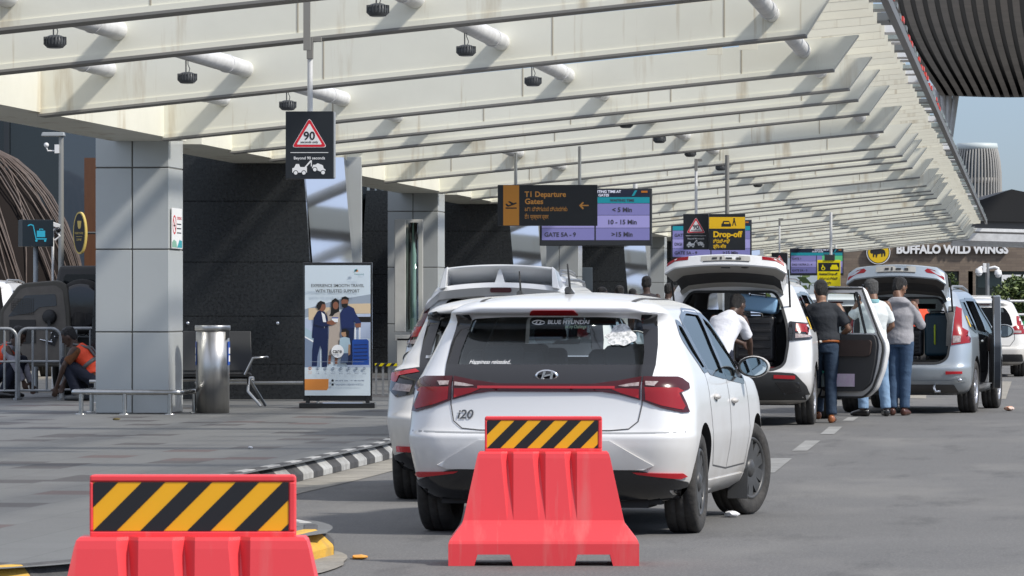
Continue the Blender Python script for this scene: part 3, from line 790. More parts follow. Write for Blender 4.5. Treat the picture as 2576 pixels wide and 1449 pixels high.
# ---- the white hatchback in front -----------------------------------------
def hatch_keys(dz=0., dw=0.):
    K = [(.19, .70, .34, 3.62, .2, .5), (.235, .80, .16, 3.8, .26, .6), (.32, .845, .06, 3.9, .28, .6), (.42, .865, .025, 3.95, .28, .6), (.55, .885, .0, 3.97, .27, .6), (.60, .888, .0, 3.97, .26, .6),
         (.645, .886, .03, 3.97, .25, .6), (.74, .882, .055, 3.95, .25, .6), (.84, .872, .07, 3.86, .26, .6), (.90, .862, .075, 3.7, .27, .55), (.945, .85, .10, 3.3, .28, .5), (.985, .835, .135, 3.02, .29, .45),
         (1.03, .818, .19, 2.92, .27, .4), (1.12, .778, .28, 2.76, .23, .34), (1.22, .738, .375, 2.58, .19, .3), (1.29, .708, .43, 2.44, .17, .3), (1.335, .685, .39, 2.33, .17, .3), (1.36, .672, .335, 2.27, .18, .3),
         (1.385, .642, .325, 2.2, .22, .3), (1.41, .598, .36, 2.12, .25, .3), (1.44, .50, .5, 1.98, .28, .3), (1.462, .39, .72, 1.8, .26, .26), (1.475, .27, .95, 1.6, .2, .2), (1.482, .16, 1.1, 1.45, .1, .1)]
    return [(z*(1+dz), w+dw if z < 1.1 else w, a, b, c, d) for z, w, a, b, c, d in K]
H_CAV = [(.42, .70, .75, 2.6, .1, .1), (.60, .74, .5, 2.75, .12, .2), (.88, .74, .30, 2.8, .15, .25), (1.0, .73, .27, 2.78, .2, .3), (1.12, .705, .36, 2.62, .16, .25), (1.22, .665, .45, 2.44, .14, .22), (1.30, .63, .50, 2.3, .14, .22), (1.37, .57, .5, 2.1, .15, .22), (1.40, .45, .62, 1.95, .2, .2), (1.42, .3, .85, 1.7, .15, .15)]
def hatchback(label, loc, rz, steer, main=True):
    t = thing('hatchback', label, 'car', loc, rz); t['pm'] = 'white_car_paint'; PM = W_PAINT if main else W_PAINT2
    if not main: t['pm'] = 'warm_white_car_paint'
    r = .312; yr, yf = .70, 3.24
    w1 = rpoly([(.62, 1.21), (.98, .995), (1.12, 1.0), (.84, 1.285), (.70, 1.30)], .03)
    w2 = rpoly([(1.19, .985), (1.83, .945), (1.83, 1.355), (1.30, 1.37), (.92, 1.31)], .05)
    w3 = rpoly([(1.90, .94), (2.72, .90), (2.50, 1.10), (2.12, 1.30), (1.90, 1.345)], .04)
    rg = rpoly([(-.575, 1.03), (.575, 1.03), (.572, 1.10), (.53, 1.318), (.3, 1.33), (-.3, 1.33), (-.53, 1.318), (-.572, 1.10)], .04)
    car = body(t, hatch_keys() if main else [(k[0], k[1]-(.05 if k[0] > 1.1 else .0)-(.03 if .97 < k[0] <= 1.1 else 0))+k[2:] for k in hatch_keys()], PM, r, yr, yf, .76, [w1, w2, w3], rg, rpoly([(-.6, 1.06), (.6, 1.06), (.5, 1.33), (-.5, 1.33)], .05), H_CAV, rear_y=(-1, .75))
    # glazing
    car.part('rear_window', 'rear', [rg], G_CAR if main else G_DARK, off=-.006, thick=.008)
    for sd in ('right', 'left'):
        for w in (w1, w2, w3): car.part('side_window', sd, [w], G_SIDE, off=-.008, thick=.006)
        # dark window surround
        mb = MB()
        for a, b in ((w1, 0), (w2, 0), (w3, 0)):
            c = Vector((sum(p[0] for p in a)/len(a), sum(p[1] for p in a)/len(a)))
            L = a+[a[0]]
            car.line(mb, sd, L, .035, .003)
        car.line(mb, sd, [(1.865, .93), (1.865, 1.355)], .085, .003); car.line(mb, sd, [(1.16, 1.0), (.9, 1.28)], .07, .003)
        mb.build('window_frame', M_BLACK, t)
        mb = MB(); car.line(mb, sd, [(1.0, .98), (.98, .8), (1.06, .55), (1.2, .40), (1.85, .36), (2.78, .36)], .01, .0015); car.line(mb, sd, [(1.87, .93), (1.89, .7), (1.88, .36)], .01, .0015); car.line(mb, sd, [(2.76, .9), (2.82, .6), (2.78, .36)], .01, .0015)
        mb.build('door_seam', M_GAP, t)
        sx = 1 if sd == 'right' else -1
        handle(car, 1.25, .83, sx); handle(car, 2.05, .79, sx)
        mirror(t, sx*.945, 2.55, 1.0, PM, .80)
        car.part('sill', sd, [[(1.12, .205), (2.80, .205), (2.78, .30), (1.12, .31)]], PM, off=.012)
        mb = MB()
        for y0 in (yr,):
            pl = [(y0+.27*math.cos(a), .2) for a in (0,)]
        mf = MB(); mf.box((sx*.80, yf-.36, .22), (.13, .02, .2), 0, Matrix.Rotation(R(-12), 3, 'X')); mf.build('mud_flap', M_BLKP, t)
    # black hatch panel round the glass, then lamps
    ring = rpoly([(-.63, .955), (.63, .955), (.645, 1.05), (.60, 1.16), (.55, 1.345), (-.55, 1.345), (-.60, 1.16), (-.645, 1.05)], .03)
    # panel below the window and strips at both sides (kept off the glass)
    car.part('hatch_panel', 'rear', [[(-.635, .945), (-.35, .925), (.35, .925), (.635, .945), (.645, 1.04), (-.645, 1.04)]], M_BLACK, off=.004, thick=.01)
    st = [(.645, 1.035), (.64, 1.16), (.62, 1.30), (.625, 1.345), (.535, 1.345), (.524, 1.318), (.566, 1.12), (.57, 1.035)]
    car.part('rear_pillar_trim', 'rear', [st], M_BLACK, off=.004); car.part('rear_pillar_trim', 'rear', [mirx(st)], M_BLACK, off=.004)
    if main:
        q = [(.585, .968), (.70, .966), (.775, .965), (.80, .955), (.835, .925), (.842, .895), (.825, .885), (.80, .88), (.832, .81), (.85, .755), (.82, .752), (.70, .782), (.585, .825)]
        for f in (lambda p: p, mirx):
            lo = car.part('tail_lamp', 'rear', [f(q)], M_REDD, off=.012, thick=.02, grid=.03)
            car.part('lamp_lens', 'rear', [f([(.60, .905), (.785, .90), (.815, .88), (.79, .87), (.825, .79), (.815, .768), (.70, .795), (.605, .83)])], M_RED, lo, off=.016, thick=.004, grid=.03)
            car.part('clear_lens', 'rear', [f([(.60, .938), (.675, .936), (.655, .912), (.605, .915)])], M_CLR, lo, off=.017, thick=.004, grid=.03)
            hi = car.part('hatch_lamp', 'rear', [f([(.575, .968), (.45, .945), (.30, .925), (.15, .918), (.15, .888), (.30, .885), (.45, .862), (.575, .828)])], M_REDD, off=.012, thick=.02, grid=.03)
            car.part('lamp_lens', 'rear', [f([(.565, .895), (.46, .90), (.40, .895), (.46, .87), (.565, .84)])], M_RED, hi, off=.016, thick=.004, grid=.03)
            car.part('clear_lens', 'rear', [f([(.565, .932), (.49, .922), (.44, .912), (.48, .908), (.565, .912)])], M_CLR, hi, off=.017, thick=.004, grid=.03)
            car.part('reflector', 'rear', [f([(.815, .385), (.832, .365), (.80, .352), (.56, .382), (.53, .395)])], M_REDB, off=.014, thick=.02, grid=.03)
            car.part('bumper_facet', 'rear', [f([(.30, .585), (.40, .585), (.66, .435), (.60, .41), (.30, .41)])], PM, off=.016, thick=.02, grid=.06)
        lb = car.part('light_bar', 'rear', [[(-.42, .924), (.42, .924), (.42, .878), (-.42, .878)]], M_REDD, off=.010, thick=.02)
        car.part('light_strip', 'rear', [[(-.42, .911), (.42, .911), (.42, .897), (-.42, .897)]], M_REDB, lb, off=.016, thick=.004)
        # seams, badge and lettering
        mb = MB(); car.line(mb, 'rear', [(-.585, .96), (-.585, .80), (-.565, .70), (-.51, .655), (-.4, .645), (.4, .645), (.51, .655), (.565, .70), (.585, .80), (.585, .96)], .0065, .003); mb.build('hatch_seam', M_GAP, t)
        mb = MB(); car.line(mb, 'rear', [(-.84, .636), (-.5, .63), (.5, .63), (.84, .636)], .010, .002); mb.build('bumper_seam', mat('soft_seam', (.30, .31, .32), .6), t)
        p, n, d = car.hit('rear', 0, .975)
        mb = MB(); e = lambda k, a: (0+.07*k*math.cos(a), .975+.037*k*math.sin(a))
        N = 30; A = [e(1, 2*math.pi*i/N) for i in range(N)]; B = [e(.82, 2*math.pi*i/N) for i in range(N)]; y = p.y-.018
        mb.add([(a[0], y, a[1]) for a in A]+[(b[0], y-.003, b[1]) for b in B]+[(a[0], y+.02, a[1]) for a in A], [(i, (i+1) % N, (i+1) % N+N, i+N) for i in range(N)]+[(i, i+2*N, (i+1) % N+2*N, (i+1) % N) for i in range(N)], 0, True)
        mb.plate([(-.036, .95), (-.022, .948), (-.004, 1.0), (-.018, 1.003)], y-.004, y+.01); mb.plate([(.018, .947), (.034, .95), (.044, 1.0), (.028, 1.003)], y-.004, y+.01); mb.plate([(-.022, .966), (.03, .978), (.032, .988), (-.018, .978)], y-.004, y+.01)
        mb.build('badge', M_CHROME, t)
        def letters(name, s, size, x, z, m, bold=.01, width=None, shear=0., align='LEFT', off=.006):
            mb = MB(); text(mb, s, size, x, z, 0, 0, align, bold, width, shear)
            for v in mb.v:
                h, n, d = car.hit('rear', v.x, v.z); v.y = h.y-off
            return mb.build(name, m, t, fixn=False)
        mdk = mat('dark_badge', (.12, .12, .12), .3, metal=.8)
        letters('model_lettering', 'i20', .075, -.545, .715, mdk, .02, .10, .2)
        mw = mat('sticker_white', (.8, .8, .8), .5)
        letters('sticker_lettering', 'BLUE HYUNDAI', .034, -.05, 1.288, mw, .02, .26, .2)
        letters('sticker_lettering', 'Happiness reloaded..', .036, -.50, 1.045, mw, 0, .26, .35)
        letters('sticker_lettering', 'on my Challenge', .03, .06, 1.262, mat('sticker_pale', (.35, .5, .35), .5), .005, .13, .2)
        mb = MB(); rr = random.Random(4)
        pts = [(.30, 1.215), (.345, 1.23), (.36, 1.275), (.40, 1.29), (.44, 1.285), (.465, 1.25), (.505, 1.22), (.51, 1.185), (.47, 1.172), (.44, 1.15), (.40, 1.165), (.365, 1.155), (.33, 1.18), (.34, 1.195)]
        car.part('rear_sticker', 'rear', [rpoly(pts, .02)], mat('sticker_lacy', (.8, .8, .8), .5, var=.85, vs=38, col2=(.1, .12, .12)), off=.004, thick=.002, grid=.03, label='frayed white sticker')
        ov = [(-.105+.038*math.cos(a*.3), 1.298+.014*math.sin(a*.3)) for a in range(21)]
        mb = MB(); car.line(mb, 'rear', ov, .006, .005); car.line(mb, 'rear', [(-.122, 1.292), (-.112, 1.306)], .006, .005); car.line(mb, 'rear', [(-.098, 1.292), (-.088, 1.306)], .006, .005); mb.build('sticker_badge', mw, t)
        car.part('brake_light', 'rear', [rpoly([(-.155, 1.343), (.155, 1.343), (.13, 1.372), (-.13, 1.372)], .012)], M_RED, off=.008, thick=.02)
        p, n, d = car.hit('rear', 0, 1.06)
        # roof: ditch covers and antenna
        for sx in (-1, 1):
            mb = MB(); car.line(mb, 'top', [(sx*.47, .5), (sx*.50, 1.0), (sx*.50, 2.0)], .03, .003); mb.build('roof_trim', M_GAP, t)
    else:
        # the other hatchback: black spoiler, C-shaped lamps, chrome strip
        q = [(.86, .80), (.84, .935), (.62, .965), (.57, .93), (.60, .79), (.80, .75)]
        for f in (lambda p: p, mirx):
            lo = car.part('tail_lamp', 'rear', [f(q)], M_BLACK, off=.012, thick=.02, grid=.03)
            car.part('lamp_lens', 'rear', [f([(.845, .92), (.66, .95), (.63, .93), (.78, .905), (.80, .86), (.82, .86), (.845, .87)])], M_REDB, lo, off=.017, thick=.004, grid=.03)
            car.part('clear_lens', 'rear', [f([(.83, .80), (.70, .79), (.68, .84), (.80, .85)])], M_CLR, lo, off=.017, thick=.004, grid=.03)
            car.part('spoiler_end', 'rear', [f([(.62, 1.31), (.63, 1.35), (.54, 1.365), (.50, 1.335)])], M_BLACK, off=.01)
        car.part('spoiler_lip', 'rear', [[(-.60, 1.325), (-.55, 1.352), (.55, 1.352), (.60, 1.325)]], M_BLACK, off=.01)
        mb = MB(); car.line(mb, 'rear', [(-.6, 1.035), (.6, 1.035)], .02, .01); mb.build('chrome_strip', M_CHROME, t)
        car.part('reflector', 'rear', [[(-.80, .40), (-.55, .40), (-.55, .36), (-.80, .36)], [(.80, .40), (.55, .40), (.55, .36), (.80, .36)]][:1], M_REDB, off=.012, thick=.02)
    # lower bumper
    mbp = rpoly([(-.835, .33), (-.80, .225), (.80, .225), (.835, .33), (.60, .40), (.52, .408), (-.52, .408), (-.60, .40)], .01)
    car.part('bumper_valance', 'rear', [mbp], M_BLACK, off=.01, thick=.03, grid=.06)
    mb = MB(); mb.box((0, 1.9, .22), (1.35, 3.3, .06)); mb.box((0, .7, .27), (1.25, .12, .12)); mb.box((.35, .42, .24), (.5, .35, .14)); mb.build('underbody', M_UNDER, t)
    mb = MB(); mb.tube([(0, 1.28-.3, 1.455), (0, .88, 1.50)], [.035, .022], n=12); mb.tube([(0, .98, 1.47), (0, .86, 1.66)], [.009, .005], n=8); mb.build('antenna', M_BLKP, t)
    tyre_set(t, .765, r, .20, yr, yf, M_RIMD, 5, steer)
    seats(t, (1.15, 2.05), .5, .5, .95)
    mb = MB(); mb.box((0, .62, .88), (1.15, .35, .03)); mb.build('parcel_shelf', M_INT, t)
    m4 = MB(); m4.box((.0, 2.15, 1.30), (.2, .02, .055)); m4.build('rear_view_mirror', M_BLKP, t)
    return t, car
CA = hatchback('white hatchback with black rear panel right behind the middle red barrier', (.186, 26.95, 0), R(-10.3), R(-17))[0]; CA.scale = (.98, .98, .975)
CB = hatchback('white hatchback squeezed in front of the nearest hatchback, only its left side showing', (.03, 31.6, 0), R(-5.5), 0, False)[0]; CB.location.x = -.03; CB.scale = (.99, 1, .97)
# ---- the tall people carriers ----------------------------------------------
def mpv_keys(L=4.72, W=.925, T=1.70):
    a = L/4.72; b = W/.925; c = T/1.70
    K = [(.24, .74, .42, 4.2, .2, .5), (.28, .84, .2, 4.5, .25, .6), (.36, .89, .07, 4.62, .26, .6), (.48, .915, .01, 4.68, .25, .6), (.60, .922, .0, 4.72, .24, .6), (.66, .922, .03, 4.72, .22, .6),
         (.80, .925, .055, 4.68, .22, .6), (.93, .918, .075, 4.55, .22, .55), (1.02, .905, .09, 4.1, .22, .5), (1.09, .885, .115, 3.72, .22, .45), (1.17, .858, .15, 3.58, .22, .4), (1.3, .80, .235, 3.33, .22, .32),
         (1.44, .738, .32, 3.04, .22, .3), (1.525, .70, .375, 2.82, .22, .3), (1.56, .682, .36, 2.7, .24, .3), (1.60, .652, .34, 2.55, .26, .3), (1.635, .60, .42, 2.35, .28, .3), (1.665, .51, .62, 2.1, .28, .28), (1.685, .38, .85, 1.85, .22, .22), (1.696, .2, 1.05, 1.6, .1, .1)]
    return [(z*c, w*b, y0, y1*a, r1, r2) for z, w, y0, y1, r1, r2 in K]
def mpv_cav(L, W, T):
    a = L/4.72; b = W/.925; c = T/1.70
    K = [(.56, .70, .30, 3.1, .1, .1), (.72, .76, .20, 3.3, .1, .2), (1.0, .78, .20, 3.45, .12, .25), (1.12, .775, .23, 3.45, .14, .25), (1.3, .715, .32, 3.2, .16, .22), (1.44, .655, .41, 2.9, .16, .2), (1.53, .615, .47, 2.65, .18, .2), (1.58, .58, .5, 2.4, .2, .2), (1.615, .5, .62, 2.1, .2, .2), (1.635, .35, .9, 1.8, .15, .15)]
    return [(z*c, w*b, y0, y1*a, r1, r2) for z, w, y0, y1, r1, r2 in K]
def tailgate(t, PM, hinge, crest, end, wh, wc, we, lampm, plate=True):
    """raised hatch: outer skin from hinge over the crest to the bent-down end, inner panel back to the hinge"""
    g = bpy.data.objects.new('tailgate', None)
    mb = MB(); N = 24; vs = []
    hy, hz = hinge; cy, cz = crest; ey, ez = end
    A = (ey+.035, cz-.012); B = (ey, ez+.012)
    ih = hz-.03; inn = lambda f: (ey+.04+(hy-.03-ey-.04)*f, ez-.008+(ih-ez+.008)*f)
    prof = [(hy, hz, wh, 0), (hy-.22, hz+(cz-hz)*.5, wh+(wc-wh)*.4, 0), (cy+.2, cz-.03, wc, 0), (cy, cz, wc, 0), (A[0]+.03, A[1]+.008, wc+.01, 0), (A[0], A[1], wc+.015, 0), (B[0], B[1], we, 0), (ey+.01, ez-.004, we-.005, 1), inn(0)+(we-.02, 1),
            inn(.30)+(we-.07, 1), (inn(.33)[0], inn(.33)[1]+.02, we-.10, 2), (inn(.72)[0], inn(.72)[1]+.02, wh-.02, 2), inn(.75)+(wh-.01, 1), inn(1)+(wh-.02, 1)]
    for (y, z, w, m) in prof:
        for i in range(N+1):
            u = -1+2*i/N
            vs.append(Vector((u*w, y+.10*u*u, z-.055*u*u-(.05*max(0, abs(u)-.85)/.15))))
    fs = []; ms = []
    M = len(prof)
    for j in range(M):
        for i in range(N):
            a = j*(N+1)+i; b = ((j+1) % M)*(N+1)+i
            fs.append((a, a+1, b+1, b)); ms.append(prof[j][3] if j < M-1 else 0)
    for s in (0, N): fs.append(tuple(j*(N+1)+s for j in range(M))); ms.append(0)
    mb.v = vs; mb.f = [list(f) for f in fs]; mb.m = ms; mb.s = [True]*(len(fs)-2)+[False]*2
    me = mb.mesh('tailgate', [PM, M_LIGHTTRIM if PM is W_PAINT else M_TRIM, M_INT])
    bm = bmesh.new(); bm.from_mesh(me); bmesh.ops.recalc_face_normals(bm, faces=bm.faces); bm.to_mesh(me); bm.free()
    me.set_sharp_from_angle(angle=R(40))
    o = link('tailgate', me, t)
    def skin(name, polys, m, off=.004, f0=0.):
        # patches on the outward bent end: u across (-1..1), v from crest (0) to end (1)
        q = MB()
        for poly in polys:
            pts = []
            for u, v in poly:
                w = wc+.015+(we-.015-wc)*v; y = A[0]+(B[0]-A[0])*v; z = A[1]+(B[1]-A[1])*v
                p = Vector((u*w, y+.10*u*u, z-.055*u*u-(.05*max(0, abs(u)-.85)/.15))); pts.append(p)
            n = Vector((0, -(A[1]-B[1]), A[0]-B[0])).normalized()
            k = len(pts); q.add([p+n*off for p in pts]+[p-n*.004 for p in pts], [tuple(range(k))]+[(i, (i+1) % k, (i+1) % k+k, i+k) for i in range(k)])
        return q.build(name, m, o)
    seg = lambda u0, u1, v0, v1, n=8: [(u0+(u1-u0)*i/n, v0) for i in range(n+1)]+[(u1-(u1-u0)*i/n, v1) for i in range(n+1)]
    for s in (1, -1):
        f = lambda p: [(s*u, v) for u, v in p]
        skin('gate_lamp', [f(seg(.62, .985, -.05, .32) if lampm == 0 else [(.60, .35), (.66, .12), (.80, .22), (.985, .42), (.985, .72), (.80, .58), (.64, .55)])], M_RED)
    if plate:
        skin('plate_recess', [seg(-.40, .42, .06, .60)], M_LIGHTTRIM, .003)
        skin('gate_switch', [seg(-.21, -.13, .25, .45, 2)], M_BLKP, .008); skin('gate_switch', [seg(.02, .12, .28, .45, 2)], M_BLKP, .008); skin('gate_switch', [seg(.19, .27, .25, .48, 2)], M_BLKP, .008); skin('gate_switch', [seg(-.08, -.05, .2, .5, 2)], M_BLKP, .008)
        skin('plate_shadow_gap', [seg(-.36, .40, .60, .70)], M_GAP, .006)
    # latch and grip on the inside
    q = MB(); q.box((0, ey+.12, ez+.0), (.10, .06, .07)); q.build('latch', M_BLKP, o)
    q = MB(); q.ball((.22, ey+.12, ez-.01), (.07, .05, .028), 0, 14); q.build('grip', M_BLKP, o)
    for s in (-1, 1):
        q = MB(); q.tube([(s*(wh+.06), hy-.04, hz-.30), (s*(wh+.07), hy-.34, hz+.04)], .012, n=8); q.tube([(s*(wh+.065), hy-.2, hz-.12), (s*(wh+.07), hy-.45, hz+.17)], .008, n=8); q.build('strut', M_BLKP, t)
    return o
def side_door(t, PM, hinge, ang, L=1.0, zt=1.56, zb_=.30, belt=1.0, sticker=False):
    """rear door hinged at its front edge, swung out to the right"""
    g = thing('door', None, None); g.parent = t; g.location = hinge; g.rotation_euler = (0, 0, ang)
    # door local: x forward along the closed car is -u... the leaf runs back (-y) from the hinge
    bpy.data.objects.remove(g)
    edge = [(.0, zb_), (.70*L, zb_), (.84*L, zb_+.10), (.95*L, zb_+.33), (L, zb_+.55), (L*.99, belt-.08), (.92*L, belt+.03), (.66*L, zt-.04), (.60*L, zt), (.02, zt-.0), (0, belt)]
    edge = rpoly(edge, .05, 3)
    win = rpoly([(.07, belt+.03), (.85*L, belt+.03), (.60*L, zt-.07), (.07, zt-.07)], .04, 3)
    mb = MB()
    def ring(outer, inner, x0, x1, m):
        # frame plate with a hole: stitched as two polygons
        bm = bmesh.new(); a = [bm.verts.new((x0, -u, z)) for u, z in outer]; ea = [bm.edges.new((a[i], a[(i+1) % len(a)])) for i in range(len(a))]
        b = [bm.verts.new((x0, -u, z)) for u, z in inner]; eb = [bm.edges.new((b[i], b[(i+1) % len(b)])) for i in range(len(b))]
        bmesh.ops.triangle_fill(bm, use_beauty=True, edges=ea+eb)
        bm.verts.index_update(); vs = [v.co.copy() for v in bm.verts]; fs = [tuple(v.index for v in f.verts) for f in bm.faces]; bm.free()
        mb.add(vs, fs, m); mb.add([v+Vector((x1-x0, 0, 0)) for v in vs], [tuple(reversed(f)) for f in fs], m)
        for lp_ in (outer, inner):
            n = len(lp_); mb.add([(x0, -u, z) for u, z in lp_]+[(x1, -u, z) for u, z in lp_], [(i, (i+1) % n, (i+1) % n+n, i+n) for i in range(n)], m)
    ring(edge, win, 0, .09, 0)
    o = mb.build('side_door', [PM], t); o.location = hinge; o.rotation_euler = (0, 0, ang)
    # bowed outer shell edge and inner trim
    q = MB(); tr = rpoly([(.05, zb_+.07), (.66*L, zb_+.07), (.80*L, zb_+.16), (.87*L, zb_+.40), (.90*L, belt-.1), (.86*L, belt+.015), (.05, belt+.015)], .06, 4)
    k = len(tr); q.add([(-.045, -u*.97-.01, z) for u, z in tr]+[(.0, -u, z) for u, z in tr], [tuple(range(k))]+[(i, (i+1) % k, (i+1) % k+k, i+k) for i in range(k)])
    q.build('door_trim', M_INT, o)
    q = MB(); tr = rpoly([(.09, .78), (.80*L, .78), (.83*L, .97), (.09, .97)], .05, 4); k = len(tr)
    q.add([(-.075, -u, z) for u, z in tr]+[(-.03, -u, z) for u, z in tr], [tuple(range(k))]+[(i, (i+1) % k, (i+1) % k+k, i+k) for i in range(k)]); q.build('arm_rest', mat('brown_trim', (.045, .03, .026), .7), o)
    q = MB(); n = len(win); q.add([(.045, -u, z) for u, z in win], [tuple(range(n))]); q.build('door_glass', glass('door_pane', (.80, .86, .85), .1), o)
    q = MB(); q.tube([(-.004, -.70*L, belt+.03), (-.004, -.56*L, zt-.06)], .016, n=6); q.tube([(-.004, -.04, zt-.02), (-.004, -.65*L, zt-.02), (-.004, -.90*L, belt+.02)], .016, n=6); q.build('window_seal', M_BLKP, o)
    q = MB(); ee = edge[:int(len(edge)*.80)]; L3 = [(.008, -u*1.003-.001, z-.001) for u, z in ee]; k = len(L3); q.add(L3+[(.084, y, z) for x, y, z in L3], [(i, i+1, i+1+k, i+k) for i in range(k-1)]); q.build('door_end', mat('door_end_shade', (.05, .06, .075), .5) if PM is S_PAINT else PM, o)  # on the silver door, shade and the black seal are put into this colour
    q = MB(); L2 = [(-.012, -u*.965, z) for u, z in edge[:int(len(edge)*.62)]]; q.tube(L2, .014, n=6); q.build('door_seal', M_BLKP, o)
    if sticker:
        q = MB(); q.box((-.055, -.36, .50), (.01, .30, .15), 0); q.build('tissue_pack', mat('pink_pack', (.62, .46, .62), .5, var=.6, vs=9, col2=(.7, .7, .72)), o)
        q = MB(); q.tube([(-.065, -.10, .42), (-.065, -.10, .54), (-.065, -.10, .58)], [.03, .03, .012], n=12); q.tube([(-.065, -.10, .58), (-.065, -.10, .61)], .016, n=10, m=1); q.build('water_bottle', [mat('bottle_clear', (.2, .25, .25), .1), mat('bottle_cap', (.05, .45, .35), .4)], o)
    return o
def suitcase(label, loc, rz, w, d, h, m, tilt=None, handle_m=None, ribs=True):
    t = thing('suitcase', label, 'suitcase', loc, rz)
    if tilt: t.rotation_euler = (tilt[0], tilt[1], rz)
    mb = MB(); mb.box((0, 0, h/2+.03), (w, d, h-.03)); mb.build('shell', m, t, bev=.045, seg=4)
    if ribs:
        n = 5
        for k in range(n):
            q = MB(); zz = .12+(h-.18)*k/(n-1); q.box((0, -d/2-.004, zz), (w*.80, .016, .035)); q.build('rib', m, t, bev=.007)
    q = MB(); q.tube([(-.09, -d/2+.02, h), (-.085, -d/2+.02, h+.035), (.085, -d/2+.02, h+.035), (.09, -d/2+.02, h)], .011, n=8); q.build('handle', handle_m or M_BLKP, t)
    for sx in (-1, 1):
        q = MB(); q.tube([(sx*(w/2-.06), -d/2+.05, .025), (sx*(w/2-.03), -d/2+.05, .025)], .025, n=12); q.build('castor', M_RUB, t)
    return t
def incar(car_t, v):
    return Matrix.Translation(car_t.location) @ Matrix.Rotation(car_t.rotation_euler.z, 4, 'Z') @ Vector(v)

